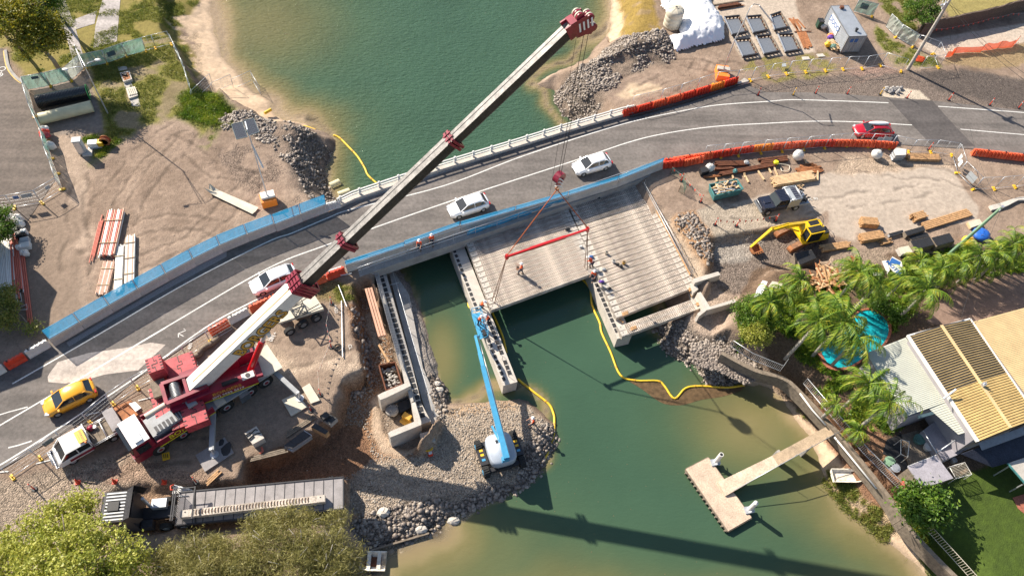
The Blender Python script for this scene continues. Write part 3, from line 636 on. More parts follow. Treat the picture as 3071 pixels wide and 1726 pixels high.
for p, d in along(offs(NR, .2), 2.15, .4):
    q = MB(); q.bar(p+Vector((0, 0, .25)), p+Vector((0, 0, 1.1)), .16, .2, up=d); q.bar(p+Vector((-.12, .2, .22)), p+Vector((.12, -.2, .22)), .3, .06); q.build('post', 'white_worn', br, True)
pierdir = Vector((math.cos(math.radians(-74)), math.sin(math.radians(-74)), 0))
for p in ((-2.2, 52.5), (9.5, 57)):
    q = MB(); a = Vector((p[0], p[1], -1.9)); q.bar(a-pierdir*4.5, a+pierdir*5, 1.1, 1.5)
    for k in (-3.5, 0, 3.5): q.cyl(a+pierdir*k+Vector((0, 0, -.7)), a+pierdir*k+Vector((0, 0, -2.2)), .35)
    q.build('pier', 'concrete_old', br, True)
ab = MB(); ab.prism(PL('f 560 215, f 790 150, f 905 640, f 800 660'), -3, -.3); ab.build('abutment', 'concrete_old', br, True); ab = MB(); ab.prism([(18.5, 62.5, 0), (22, 64, 0), (26, 56, 0), (22.5, 55.2, 0)], -3, -.3); ab.build('abutment', 'concrete_old', br, True)
# ============================================================ NEW BRIDGE: PIERS, ABUTMENTS, BEAMS
defm('bearing', (.03, .03, .032), .8, var=.3, scale=6)
defm('reo', (.2, .13, .09), .9, var=.3, scale=5)
defm('conc_stain', (.44, .385, .33), .9, var=.5, scale=.9, speck=.35)
def pier(label, a, b_, wd, zt, zb, row):
    t = thing('bridge_pier', label, 'pier', ((a.x+b_.x)/2, (a.y+b_.y)/2, zb))
    q = MB(); q.bar(Vector((a.x, a.y, (zt+zb)/2)), Vector((b_.x, b_.y, (zt+zb)/2)), wd, zt-zb); q.build('headstock', 'concrete_light', t, True)
    d = (b_-a).normalized(); n = Vector((-d.y, d.x, 0)); L_ = (b_-a).length
    for k in (.15, .5, .85):
        c = a+d*L_*k; q = MB(); q.cyl((c.x, c.y, zb), (c.x, c.y, -4.7), .38, n=16); q.build('pile', 'concrete', t, True)
    return t, d, n, L_
pa, pb = Vector((.98, 46.6, 0)), Vector((5.72, 30.95, 0))
P1, pd, pn, pl = pier('long concrete pier top left of the hoisted beam, black bearing pads on it', pa, pb, 1.36, -1.34, -3.0, 2)
for k in range(26):
    c = pa+pd*(.7+.6*k); q = MB(); q.box((c.x-pn.x*.42, c.y-pn.y*.42, -1.32), (.36, .28, .05), math.radians(-74+k*7%9)); q.build('bearing_pad', 'bearing', P1, True)
for k in range(12):
    c = pa+pd*(9.2+.55*k)
    if k == 8: continue
    q = MB(); q.box((c.x+pn.x*.28, c.y+pn.y*.28, -1.32), (.4, .34, .05), math.radians(-74)); q.build('bearing_pad', 'bearing', P1, True)
for k in range(12):
    c = pa+pd*(9+.6*k)+pn*.1; q = MB(); q.cyl((c.x, c.y, -1.34), (c.x, c.y, -.8), .02, n=5); q.build('dowel', 'rust', P1, True)
p2a, p2b = Vector((12.6, 52.6, 0)), Vector((16.85, 35.75, 0))
P2, pd2, pn2, pl2 = pier('concrete pier carrying the joint between the two new deck spans', p2a, p2b, 1.5, -1.34, -3.0, 1)
for k in range(13):
    c = p2a+pd2*(9.3+.6*k)-pn2*.5; q = MB(); q.box((c.x, c.y, -1.32), (.42, .34, .05), math.radians(-75)); q.build('bearing_pad', 'bearing', P2, True)
def make_beam(L_, label, group):
    t = thing('deck_beam', label, 'beam', (0, 0, 0), 0, group)
    q = MB(); q.box((0, 0, 0), (L_, .56, .52)); q.box((-L_/2+.28, 0, .265), (.5, .5, .012), mi=1); q.box((L_/2-.28, 0, .265), (.5, .5, .012), mi=1); q.build('beam_body', ['conc_stain', 'concrete_light'], t)
    q = MB(); n = int((L_-1.6)/.2)
    for k in range(n):
        x = -L_/2+.8+k*.2; q.tube([(x+.03, -.2, .26), (x-.02, -.1, .31), (x-.03, .1, .31), (x+.03, .2, .26)], .026, 4)
    q.build('reinforcement_loops', 'reo', t)
    q = MB()
    for sx in (-1, 1): q.box((sx*(L_/2-.3), .1, .272), (.09, .09, .02))
    q.build('dowel_recess', 'bearing', t); return t
def span(n, a0, a1, b0, b1, L_, txt, group, z=-1.06):
    first = None
    for k in range(n):
        f = (k+.5)/n; a = a0.lerp(a1, f); b_ = b0.lerp(b1, f); m_ = (a+b_)/2; rz = math.atan2(b_.y-a.y, b_.x-a.x)
        lab = f"{ORD[k]} concrete beam counting from the road, {txt}"
        if first is None: first = make_beam(L_, lab, group); first.location = (m_.x, m_.y, z); first.rotation_euler = (0, 0, rz)
        else: dup(first, (m_.x, m_.y, z), rz, lab, group)
V2 = lambda x, y: Vector((x, y, 0))
span(15, V2(1.35, 47.6), V2(4.25, 38.45), V2(12.75, 51.9), V2(14.95, 42.95), 11.7, 'in the middle span beside the pier pads', 'concrete deck beams of the middle span')
span(22, V2(12.9, 52.1), V2(16.2, 37.5), V2(21.3, 55.2), V2(24.75, 41.2), 9.35, 'in the right hand span', 'concrete deck beams of the right hand span')
b0 = make_beam(9.3, 'upper concrete beam of the separate pair past the gap in the deck', 'pair of beams past the deck gap')
r_ = math.atan2(39.96-36.6, 24.85-16.3)
b0.location = (20.56, 38.0, -1.06); b0.rotation_euler = (0, 0, r_)
dup(b0, (20.72, 37.42, -1.06), r_, 'outermost concrete beam of the separate pair past the deck gap', 'pair of beams past the deck gap')
for k, (s, l) in enumerate((('g 905 940', 'left end of the deck edge'), ('g 1385 762', 'right end of the deck edge beam'), ('g 965 1045', 'left end of the outer beam pair'), ('g 1440 868', 'right end of the outer beam pair'))):
    p = PL(s, -.76)[0]; q = MB()
    for j in range(3): q.box((p.x, p.y+j*.13-.13, p.z), (.62, .1, .1), r_)
    tag(q.build('timber_block', 'timber'), f'small orange timber packing blocks resting on the {l}', 'timber', 'timber packers on the deck beams')
for k, (s, l) in enumerate((('g 865 980, g 890 1005', 'at the left of the deck gap'), ('g 1370 785, g 1390 820', 'at the right of the deck gap'), ('g 1465 890, g 1485 940', 'beside the stepped abutment wall'))):
    a, b_ = PL(s, -1.2); q = MB(); q.bar(a, b_, .12, .12); tag(q.build('timber_prop', 'timber'), f'short timber prop {l}', 'timber', 'timber props in the deck gap')
# right abutment with its two wing walls
ra = thing('bridge_abutment', 'stepped concrete abutment walls at the right end of the new deck', 'abutment', (24.8, 41, -1.5))
q = MB(); q.prism([(21.0, 55.6, 0), (22.2, 56.0, 0), (26.3, 40.0, 0), (24.3, 39.3, 0)], -3, -1.34); q.build('bearing_shelf', 'concrete', ra, True)
q = MB(); q.prism([(22.1, 55.6, 0), (22.5, 55.7, 0), (26.3, 41.6, 0), (25.9, 41.5, 0)], -3, -.85); q.build('back_wall', 'concrete_light', ra, True)
def wing(s, zt, zb, par, name='wing_wall', m='concrete_light'):
    q = MB(); q.prism(PL(s, zt), zb, zt); return q.build(name, m, par, True)
wing('g 1395 690, g 1578 636, g 1596 660, g 1410 718', .0, -2.4, ra); wing('g 1380 740, g 1420 720, g 1435 765, g 1400 790', -.5, -2.4, ra, 'seat_block')
wing('g 1428 790, g 1452 784, g 1518 890, g 1695 837, g 1711 856, g 1502 915, g 1500 912, g 1440 960, g 1428 940, g 1475 900', -.1, -2.4, ra)
# left abutment
la = thing('bridge_abutment', 'long concrete abutment left of the open channel with black bearing pads in a row', 'abutment', (-4, 35, -2))
aa = PL('R 985 478, R 1262 1448', -1.35)
q = MB(); q.prism(PL('R 975 462, R 1050 440, R 1335 1448, j 1240 200, K 790 220, K 862 358, K 885 400, K 790 432, K 770 330, j 1165 120, R 1215 1448', -1.35), -3, -1.35); q.build('bearing_shelf', 'concrete_light', la, True)
q = MB(); q.prism(PL('R 950 478, R 975 470, R 1245 1448, j 1165 75, j 1120 60, R 1220 1448', -1.0), -3, -1.0); q.build('back_wall', 'concrete', la, True)
q = MB()
A_, B_ = PL('R 965 500, R 1225 1448', -1.0); n = 60
for k in range(n):
    c = A_.lerp(B_, k/(n-1)); q.cyl((c.x-.12, c.y, -1), (c.x-.22, c.y, -.25), .02, n=4); q.cyl((c.x+.12, c.y, -1), (c.x+.2, c.y, -.35), .02, n=4); q.cyl((c.x-.22, c.y, -.3), (c.x+.2, c.y, -.35), .02, n=4)
q.build('reinforcement_bars', 'galv', la, True)
A_, B_ = PL('R 1010 500, K 808 345', -1.33)
for k in range(27):
    c = A_.lerp(B_, k/26); q = MB(); q.box((c.x, c.y, -1.33), (.42, .38, .07), math.radians(-74)); q.build('bearing_pad', 'bearing', la, True)
q = MB(); q.prism(PL('R 1085 445, R 1120 430, R 1300 700, R 1440 1448, j 1360 200, j 1385 330, j 1300 350, j 1230 120, R 1330 1400, R 1150 700', -2.3), -3, -2.3); q.build('footing_apron', 'concrete_old', la, True)
for s in ('K 400 165, K 445 140, K 680 43, K 702 78, K 475 188, K 425 206', 'K 495 510, K 515 492, K 742 400, K 706 236, K 742 226, K 797 402, K 797 432, K 516 546'): wing(s, -.2, -2.6, la)
wing('K 675 125, K 700 118, K 728 215, K 705 232', -.8, -2.6, la, 'back_wall', 'concrete')
hr = thing('handrail', 'long white scaffold handrail along the channel side of the left abutment', 'handrail', (-3, 36, -2.3))
pts = PL('R 1125 440, R 1215 740, R 1330 1150, j 1305 170, j 1360 350', -1.3)
q = MB(); q.tube(pts, .03, 5); q.build('rail', 'galv', hr, True)
for p, d in along(pts, 2.2, .2): q = MB(); q.cyl((p.x, p.y, -2.3), (p.x, p.y, -1.2), .03, n=6); q.build('post', 'galv', hr, True)
q = MB(); q.tube(PL('R 1100 600, R 1195 575', -1.3), .03, 5); q.build('brace', 'galv', hr, True)
# scaffold handrail and board along the right end of the deck
hr = thing('handrail', 'double scaffold rail with a timber edge board along the right deck end', 'handrail', (24, 45, -1))
for s, z_, r_2 in (('g 1040 -10, g 1240 350, g 1400 650', .2, .03), ('g 1030 -10, g 1225 360, g 1385 660', -.3, .03)):
    q = MB(); pts = PL(s, z_); q.tube(pts, r_2, 5); q.build('rail', 'galv', hr, True)
pts = PL('g 1040 -10, g 1240 350, g 1400 650', -.3)
for p, d in along(pts, 1.5, .2): q = MB(); q.cyl((p.x, p.y, -1.4), (p.x, p.y, .3), .025, n=6); q.cyl((p.x, p.y, -.2), (p.x+.9, p.y+.2, -1.2), .025, n=6); q.build('post', 'galv', hr, True)
q = MB(); pts = PL('g 1020 0, g 1215 350, g 1375 660', -.7)
for a, b_ in zip(pts[:-1], pts[1:]): q.bar(a, b_, .1, .25)
q.build('edge_board', 'timber', hr, True)
# walkway handrail outside the old bridge and the hung blue cloth
hr = thing('handrail', 'grey scaffold rails along the narrow walkway beside the blue screened barrier', 'handrail', (5, 47, 0))
wl = offs(SE, .35)
for h_ in (.5, .95):
    q = MB(); q.tube([p+Vector((0, 0, h_)) for p in wl], .03, 5); q.build('rail', 'galv', hr, True)
q = MB(); q.tube([p+Vector((0, 0, .95)) for p in offs(SE, .95)], .03, 5); q.build('rail', 'galv', hr, True)
for p, d in along(wl, 2.4, .3): q = MB(); q.cyl((p.x, p.y, -.04), (p.x, p.y, 1.1), .03, n=6); q.build('post', 'galv', hr, True)
q = MB(); pts = smooth(PL('S 1400 712, S 1465 690, S 1560 657, S 1640 630, S 1700 610', -.04), 4); n = len(pts)
vs = [(p.x+.05*math.sin(f*2+i), p.y+.07*math.sin(i*1.9+f*1.3)+.25-.05*f, -.04+(.9+.16*math.sin(i*1.1))*f/4) for i, p in enumerate(pts) for f in range(5)]
q.add(vs, [(i*5+k, (i+1)*5+k, (i+1)*5+k+1, i*5+k+1) for i in range(n-1) for k in range(4)])
o = q.build('cloth_screen', 'cloth_blue'); tag(o, 'crumpled bright blue cloth hung on the rail beside the deck', 'screen')
# ============================================================ BARRIERS
def profile_barrier(L_, w0, w1, h, m, nub=0, name='barrier_body'):
    q = MB(); q.add([(-L_/2, -w0/2, 0), (-L_/2, w0/2, 0), (-L_/2, w0/2, .12), (-L_/2, w1/2+.04, h*.45), (-L_/2, w1/2, h), (-L_/2, -w1/2, h), (-L_/2, -w1/2-.04, h*.45), (-L_/2, -w0/2, .12)] +
                    [(L_/2, y, z) for y, z in ((-w0/2, 0), (w0/2, 0), (w0/2, .12), (w1/2+.04, h*.45), (w1/2, h), (-w1/2, h), (-w1/2-.04, h*.45), (-w0/2, .12))],
                    [(k, (k+1) % 8, (k+1) % 8+8, k+8) for k in range(8)]+[tuple(range(7, -1, -1)), tuple(range(8, 16))])
    if nub:
        for k in range(nub): x = -L_/2+L_*(k+.5)/nub; q.box((x, 0, h), (L_/nub*.72, w1*.8, .1), taper=.8); q.bar((x, -w0/2*.95, .15), (x, -w1/2-.01, h), L_/nub*.5, .05, up=(1, 0, 0))
    return q
def barriers(nodes, L_, kinds, labf, group, cat='barrier', z=0.0, start=0, n=None):
    out = []; pts = smooth(nodes, 8) if len(nodes) > 2 else nodes
    tot = sum((b_-a).length for a, b_ in zip(pts[:-1], pts[1:])); n = n or max(1, round(tot/L_)); st = tot/n
    for i, (p, d) in enumerate(along(pts, st, st/2)):
        if i >= n: break
        k = kinds[i % len(kinds)] if isinstance(kinds, (list, tuple)) else kinds
        key = (k, round(st, 2))
        rz = math.atan2(d.y, d.x); loc = (p.x, p.y, z)
        if key not in barriers.c:
            t = thing('water_barrier' if k != 'concrete' else 'concrete_barrier', 'x', cat, loc, rz)
            if k == 'concrete': profile_barrier(st-.04, .6, .22, .95, k).build('barrier_body', 'concrete_light', t)
            elif k == 'screened':
                profile_barrier(st-.03, .6, .22, .95, k).build('barrier_body', 'concrete_light', t)
            else:
                profile_barrier(st-.11, .52, .22, .86, k, nub=5).build('barrier_body', k, t)
                q = MB(); q.cyl((st*.3, 0, .9), (st*.3, 0, .99), .07, n=8); q.build('filler_cap', 'black', t)
            barriers.c[key] = t
        else: t = dup(barriers.c[key], loc, rz)
        t['label'] = labf(i, k); t['group'] = group; out.append(t)
    return out
barriers.c = {}
cw = {'orange': 'orange', 'redplastic': 'red', 'orange2': 'light orange', 'white_worn': 'white'}
NB = PL('c 880 838, c 1010 802, c 1350 705, c 1712 595')
barriers(NB, 2.0, ['redplastic', 'redplastic', 'orange', 'orange', 'redplastic', 'redplastic', 'orange2', 'redplastic'], lambda i, k: f"{ORD[i]} barrier, {cw[k]} plastic, of the lagoon side row counting from the railing", 'plastic barriers beside the bridge approach', n=8)
SB = PL('c 1165 1212, c 1400 1180, Z 0 1358, Z 350 1303, Z 700 1251, Z 1000 1221, Z 1300 1204, Z 1600 1205, Z 1890 1223')
barriers(SB, 2.0, ['redplastic', 'orange', 'redplastic', 'orange', 'orange', 'redplastic', 'redplastic', 'orange2', 'orange', 'orange', 'redplastic', 'orange', 'orange', 'orange'], lambda i, k: f"{ORD[i]} {cw[k]} plastic barrier along the yard fence counting from the blue screen", 'plastic barriers between road and works yard', n=14)
barriers(PL('Y 1335 305, Y 1934 372, Y 2300 418'), 2.0, 'orange', lambda i, k: f"{ORD[i]} orange plastic barrier of the far right row counting from the road patch", 'plastic barriers at the far right', n=5)
barriers(PL('f 690 640, f 440 742, f 215 832, e 1812 930'), 2.0, ['redplastic', 'orange', 'redplastic', 'orange', 'orange'], lambda i, k: f"{ORD[i]} {cw[k]} plastic barrier under the crane boom counting from the blue screen", 'plastic barriers beside the crane', n=5)
barriers(PL('e 1805 935, e 1662 1012'), 2, 'white_worn', lambda i, k: 'white plastic barrier between two orange ones left of the crane boom', 'plastic barriers beside the crane', n=1)
barriers(PL('e 1662 1014, e 1520 1095'), 2, 'orange', lambda i, k: 'orange plastic barrier at the lower end of the row, above the crane counterweight', 'plastic barriers beside the crane', n=1)
barriers(PL('e 368 1165, e 205 1258'), 2, 'white_worn', lambda i, k: 'white plastic barrier touching the left end of the blue screen row', 'plastic barriers at the far left', n=1)
barriers(PL('e 200 1260, e 55 1340'), 2, 'redplastic', lambda i, k: 'red plastic barrier between two white ones at the far left', 'plastic barriers at the far left', n=1)
barriers(PL('e 50 1342, e -130 1440'), 2, 'white_worn', lambda i, k: 'white plastic barrier cut by the left edge, beside the red one', 'plastic barriers at the far left', n=1)
barriers(PL('f 530 195, f 660 160'), 2, 'white_worn', lambda i, k: 'white plastic barrier between the blue screen and the bridge railing', 'plastic barriers at the bridge corner', n=1)
def screened(nodes, n, zc0, zc1, labf, group, lean=.0):
    ts = barriers(nodes, 3, 'screened', labf, group, n=n)
    pts = smooth(nodes, 8); tot = sum((b_-a).length for a, b_ in zip(pts[:-1], pts[1:])); st = tot/n
    for i, ((p, d), t) in enumerate(zip(along(pts, st, st/2), ts)):
        q = MB(); L_ = st/2; nx, nz = 8, 3; vs = []
        for a in range(nx+1):
            for b_ in range(nz+1): vs.append((-L_+.02+(2*L_-.04)*a/nx, lean*b_/nz+.03*math.sin(a*2.1+b_+i)*(1 if 0 < b_ < nz else .3), zc0+(zc1-zc0)*b_/nz))
        q.add(vs, [(a*(nz+1)+b_, (a+1)*(nz+1)+b_, (a+1)*(nz+1)+b_+1, a*(nz+1)+b_+1) for a in range(nx) for b_ in range(nz)]); q.build('cloth', 'cloth_blue', t)
        q = MB()
        for a, b_ in (((-L_+.06, 0, zc0), (-L_+.06, lean, zc1)), ((L_-.06, 0, zc0), (L_-.06, lean, zc1)), ((-L_+.06, lean, zc1), (L_-.06, lean, zc1)), ((-L_+.06, 0, zc0), (L_-.06, 0, zc0))): q.tube([a, b_], .028, 5)
        q.build('screen_frame', 'sky_blue', t)
NSB = PL('e 385 1165, e 800 925, e 1200 700, e 1600 490, e 1931 355, f 200 330, f 430 240, f 560 190')
screened(NSB, 10, .95, 2.3, lambda i, k: f"{ORD[i]} concrete barrier with tall blue cloth screen from the left end of the row", 'blue screened barriers on the park side of the road')
SSB = PL('R 650 450, R 1220 262, R 1780 62, c 700 1385, c 1165 1210')
screened(SSB, 6, .95, 1.5, lambda i, k: f"{ORD[i]} concrete barrier with low blue cloth strip from the crane side", 'blue screened barriers along the new deck')
# ============================================================ TEMPORARY FENCES
def panel(a, b_, h, label, group, clothm=None, foot=True, sign=None):
    a = Vector(a); b_ = Vector(b_); m_ = (a+b_)/2; L_ = (b_-a).length; rz = math.atan2(b_.y-a.y, b_.x-a.x)
    t = thing('fence_panel', label, 'fence', (m_.x, m_.y, (a.z+b_.z)/2), rz, group); l = L_/2-.03
    q = MB()
    for p, r in (((-l, 0, .1), (-l, 0, h)), ((l, 0, .1), (l, 0, h)), ((-l, 0, h), (l, 0, h)), ((-l, 0, .15), (l, 0, .15)), ((0, 0, .15), (0, 0, h))): q.tube([p, r], .026 if p[0] or r[0] else .012, 5)
    q.build('frame', 'galv', t)
    q = MB(); n = 9
    for k in range(1, n): x = -l+2*l*k/n; q.bar((x, 0, .15), (x, 0, h), .008, .008)
    for k in range(1, 4): q.bar((-l, 0, .15+(h-.15)*k/4), (l, 0, .15+(h-.15)*k/4), .008, .008)
    if clothm is None: q.build('wire_mesh', 'steel', t)
    else:
        q = MB(); nx, nz = 9, 4; vs = []; R = random.Random(label)
        for i in range(nx+1):
            for j in range(nz+1): vs.append((-l+2*l*i/nx, .05*math.sin(i*1.7+R.random())+.04*j*R.uniform(-1, 1)*(j < nz), .12+(h-.12)*j/nz-(.05*math.sin(i*2.2) if j == 0 else 0)))
        q.add(vs, [(i*(nz+1)+j, (i+1)*(nz+1)+j, (i+1)*(nz+1)+j+1, i*(nz+1)+j+1) for i in range(nx) for j in range(nz)]); q.build('shade_cloth', clothm, t)
    if foot:
        q = MB(); q.box((l, 0, .07), (.26, .62, .14), taper=.85); q.cyl((l, 0, .14), (l, 0, .24), .06, n=8); q.build('foot_block', 'yellow', t)
    if sign:
        for x, w_, zz, hh_, mm in sign: q = MB(); q.box((x*l, -.04, zz), (w_, .02, hh_)); q.build('sign_board', mm, t)
    return t
def fence(s, h, labf, group, cl=None, z=None, foot=True, signs={}):
    pts = []
    for q in s.split(','):
        a = q.split(); pts.append(Pg(a[0], float(a[1]), float(a[2])) if z is None else P(a[0], float(a[1]), float(a[2]), z))
    for i, (a, b_) in enumerate(zip(pts[:-1], pts[1:])):
        c = cl[i] if isinstance(cl, (list, tuple)) else cl
        panel(a, b_, h, labf(i), group, c, foot, signs.get(i))
defm('sign_grey', (.35, .38, .4), .5, var=.1); defm('sign_white', (.7, .7, .68), .5, var=.05); defm('sign_dark', (.06, .1, .12), .5, var=.2); defm('sign_blue', (.03, .12, .35), .5)
fence('a 205 655, a 370 625, a 520 585, a 615 495, a 780 462, a 920 412, a 1060 372, a 1130 352, a 1245 325', 1.9, lambda i: f"{ORD[i]} panel of the fence above the black pipe, {'green cloth' if i < 6 else 'bare wire'}, counting from the street", 'park fence panels', ['cloth_green']*2+['cloth_pale']+['cloth_green']*3+[None, None], signs={0: ((.1, .7, 1.5, .35, 'sign_dark'),), 4: ((-.3, .9, 1.1, .6, 'sign_dark'),)})
fence('a 1250 325, a 1310 450, a 1355 560, a 1392 690', 1.6, lambda i: f"{ORD[i]} fence panel from the top corner between the weedy lot and the beach", 'lot fence panels', 'cloth_pale', foot=False)
fence('a 205 660, a 262 850, a 345 1028, T 745 280, T 830 500, T 905 722', 1.9, lambda i: f"{ORD[i]} cloth fence panel along the street beside the pipes, from the top", 'street fence panels', ['cloth_pale', 'cloth_green', 'cloth_green', 'cloth_pale', 'cloth_pale'])
fence('T 905 735, T 605 915, T 210 985, T -80 1010', 1.9, lambda i: f"{ORD[i]} wire gate panel across the forecourt from the yellow foot, signs on it", 'forecourt gate panels', None, signs={0: ((-.1, .45, 1.3, .4, 'sign_grey'),), 1: ((-.35, .95, 1.35, .5, 'sign_grey'), (.45, .5, 1.35, .4, 'sign_blue'))})
fence('a 1395 690, a 1545 655, a 1690 632, a 1835 600, b 82 690', 1.5, lambda i: f"{ORD[i]} bare wire panel of the fence running down the beach into the water", 'beach fence panels', None, foot=False)
fence('Z -300 905, Z -60 850, Z 95 805, Z 240 755, Z 390 705, Z 560 690, Z 690 668, Z 840 637, Z 990 614, Z 1150 599, Z 1313 589, Z 1458 577, Z 1615 572, Z 1765 545, U 515 782', 2.0, lambda i: f"{ORD[i]} bare wire fence panel on the far road edge from the left, yellow feet", 'fence panels on the far road edge', None)
fence('U 710 752, U 915 735, U 860 592', 2.0, lambda i: f"{ORD[i]} bare wire panel of the little corner fence beside the tall timber pole", 'corner fence panels', None)
fence('U 340 290, U 460 410, U 640 515', 2.0, lambda i: f"{'upper' if i == 0 else 'lower'} pale cloth fence panel between the container and the big shrub", 'pale cloth fence panels', 'cloth_pale')
fence('U 650 520, U 865 595', 2.0, lambda i: 'open pipe frame fence panel at the end of the pale cloth fence', 'pale cloth fence panels', None)
fence('U -10 130, U 200 185', 2.0, lambda i: 'green cloth fence panel standing behind the shipping container', 'container fence', 'cloth_green', signs={0: ((-.2, 1.0, 1.2, .8, 'sign_dark'),)})
fence('X 20 292, X 235 272, X 440 255, X 700 226, X 945 206, X 1195 186, X 1435 166, X 1690 141, Y 190 218, Y 430 238, Y 650 287, Y 895 288, Y 1130 322', 2.0, lambda i: f"{ORD[i]} wire fence panel behind the plastic barriers of the yard, from the deck", 'fence panels along the works yard', None, signs={8: ((-.3, .6, 1.3, .5, 'sign_grey'), (.35, .9, 1.4, .6, 'sign_grey'))})
fence('Y 1135 335, Y 1190 522, Y 1370 702, Y 1600 692, Y 1830 672, Y 2080 640', 2.0, lambda i: f"{ORD[i]} panel of the yard gate fence at the far right, counting from the road", 'gate fence panels', None, signs={0: ((0, .5, 1.2, .8, 'sign_white'), (.5, .5, 1.0, .8, 'sign_white')), 1: ((.2, 1.1, 1.0, 1.0, 'sign_grey'),)})
fence('e 1690 1052, e 1525 1150, e 1355 1258, e 1180 1378, i 995 90, i 820 207, i 655 342, i 470 475, i 290 600, i 90 738', 1.9, lambda i: f"{ORD[i]} wire fence panel between the crane and the traffic, from the upper end", 'fence panels beside the crane', None, signs={7: ((-.2, .8, 1.2, .6, 'sign_dark'),)})
# ============================================================ MOBILE CRANE
def LF(o, yaw):
    c, s = math.cos(yaw), math.sin(yaw); o = Vector(o)
    return lambda x, y, z: Vector((o.x+c*x-s*y, o.y+s*x+c*y, z))
defm('stripe_yellow', (.75, .7, .02), .5, var=.05); defm('gold', (.55, .3, .04), .5, var=.15, scale=3)
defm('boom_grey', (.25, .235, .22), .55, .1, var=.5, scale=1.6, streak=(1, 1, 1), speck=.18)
defm('boom_dark', (.04, .036, .033), .5, .3, var=.5, scale=1.0, speck=.25)  # boom sides coloured far darker than the top, as their shade
wf, wr = P('S', 482.6, 1347.6, .65), P('S', 799, 1147, .65)
cyaw = math.atan2(wr.y-wf.y, wr.x-wf.x); clen = (wr-wf).length
cn = Vector((-math.sin(cyaw), math.cos(cyaw), 0))
CO = wf+cn*1.42                                                # centre line at the front axle
C_ = LF((CO.x, CO.y, 0), cyaw)
crane = thing('mobile_crane', 'big red mobile crane with a white and grey telescopic boom reaching over the road', 'crane', (CO.x+3*math.cos(cyaw), CO.y+3*math.sin(cyaw), 0))
def wpart(mb, name, m, par=crane, **k): return mb.build(name, m, par, True, **k)
def cbox(mb, f, x0, x1, y0, y1, z0, z1, mi=0, tx=0, ty=0):
    a = [f(x0, y0, z0), f(x1, y0, z0), f(x1, y1, z0), f(x0, y1, z0), f(x0+tx, y0+ty, z1), f(x1-tx, y0+ty, z1), f(x1-tx, y1-ty, z1), f(x0+tx, y1-ty, z1)]
    return mb.add(a, [(0, 3, 2, 1), (4, 5, 6, 7), (0, 1, 5, 4), (1, 2, 6, 5), (2, 3, 7, 6), (3, 0, 4, 7)], mi)
q = MB(); cbox(q, C_, -1.2, clen+1.3, -.75, .75, .75, 1.35); cbox(q, C_, 3.2, clen+1.4, -1.42, 1.42, 1.35, 1.5); wpart(q, 'chassis', 'crane_grey')
axx = [0, 1.95] + [(P('S', a, b_, .65)-wf).length for a, b_ in ((632, 1252), (680.6, 1221), (752, 1177), (799, 1147))]
for x in axx:
    for s in (-1, 1):
        q = MB(); q.cyl(C_(x, s*1.0, .65), C_(x, s*1.42, .65), .66, n=18); wh = wpart(q, 'wheel', 'rubber')
        q = MB(); q.cyl(C_(x, s*1.3, .65), C_(x, s*1.44, .65), .36, .3, n=14, mi=1); q.cyl(C_(x, s*1.3, .65), C_(x, s*1.45, .65), .18, n=10); q.build('rim', ['crane_red', 'galv'], wh, True)
q = MB(); cbox(q, C_, -1.9, .1, -1.4, 1.4, .6, 1.6); cbox(q, C_, -1.75, .05, -1.36, 1.36, 1.6, 2.9, tx=.25, ty=.06); cb = wpart(q, 'carrier_cab', 'crane_red')
q = MB(); cbox(q, C_, -1.5, -.1, -1.3, 1.3, 2.9, 2.98); cbox(q, C_, -1.15, -.55, -1.1, -.2, 2.98, 3.12); q.build('cab_roof', 'white_paint', cb, True)
q = MB(); cbox(q, C_, -1.82, -1.55, -1.2, 1.2, 1.75, 2.75); cbox(q, C_, -1.35, -.35, -1.41, -1.3, 1.75, 2.6); q.build('cab_window', 'glass', cb, True)
for y in (-1.05, 1.05): q = MB(); cbox(q, C_, -1.95, -1.88, y-.2, y+.2, .8, 1.05); q.build('headlight', 'white_paint', cb, True)
q = MB(); cbox(q, C_, .1, 4.3, -1.0, .8, 1.35, 2.25); cbox(q, C_, .4, 3.2, -.95, .2, 2.25, 2.4); cbox(q, C_, 3.3, 4.2, -.7, .9, 2.25, 2.7, tx=.1); eg = wpart(q, 'engine_deck', 'crane_grey')
q = MB()
for k in range(5): cbox(q, C_, .5+k*.33, .72+k*.33, -.9, -.35, 2.4, 2.43)
for k in range(4): cbox(q, C_, 2.2+k*.22, 2.34+k*.22, -.9, .1, 2.4, 2.43)
q.build('grille', 'darksteel', eg, True)
q = MB(); q.cyl(C_(.4, 1.0, 2.15), C_(2.3, 1.0, 2.15), .27, n=12); wpart(q, 'air_tank', 'cream')
q = MB(); q.cyl(C_(2.7, .7, 2.0), C_(2.7, .7, 2.85), .28, n=14); q.cyl(C_(3.3, .2, 2.0), C_(3.3, .2, 2.7), .22, n=12); wpart(q, 'exhaust', 'steel')
for s in (-1, 1):
    q = MB(); cbox(q, C_, .1, 4.9, s*1.42-.06, s*1.42+.06, 1.1, 2.05); sp_ = wpart(q, 'side_panel', 'crane_red')
    if s < 0:
        q = MB(); cbox(q, C_, .1, 4.9, -1.5, -1.482, 1.12, 1.22); q.build('reflective_stripe', 'stripe_yellow', sp_, True)
        o = text('BORGERS', .75, 'lettering', 'stripe_yellow', sp_, frame(C_(2.6, -1.487, 1.62)-crane.location, (math.cos(cyaw), math.sin(cyaw), 0), (math.sin(cyaw), -math.cos(cyaw), 0)), bold=.01)
q = MB(); cbox(q, C_, 5.2, 6.0, -1.4, 1.4, 1.5, 1.62); wpart(q, 'fender_deck', 'cream')
q = MB()
for a in (-1.42,):
    for k in range(5): cbox(q, C_, 7.0+k*.02, 7.9, -1.78, -1.44, .5+k*.2, .55+k*.2)
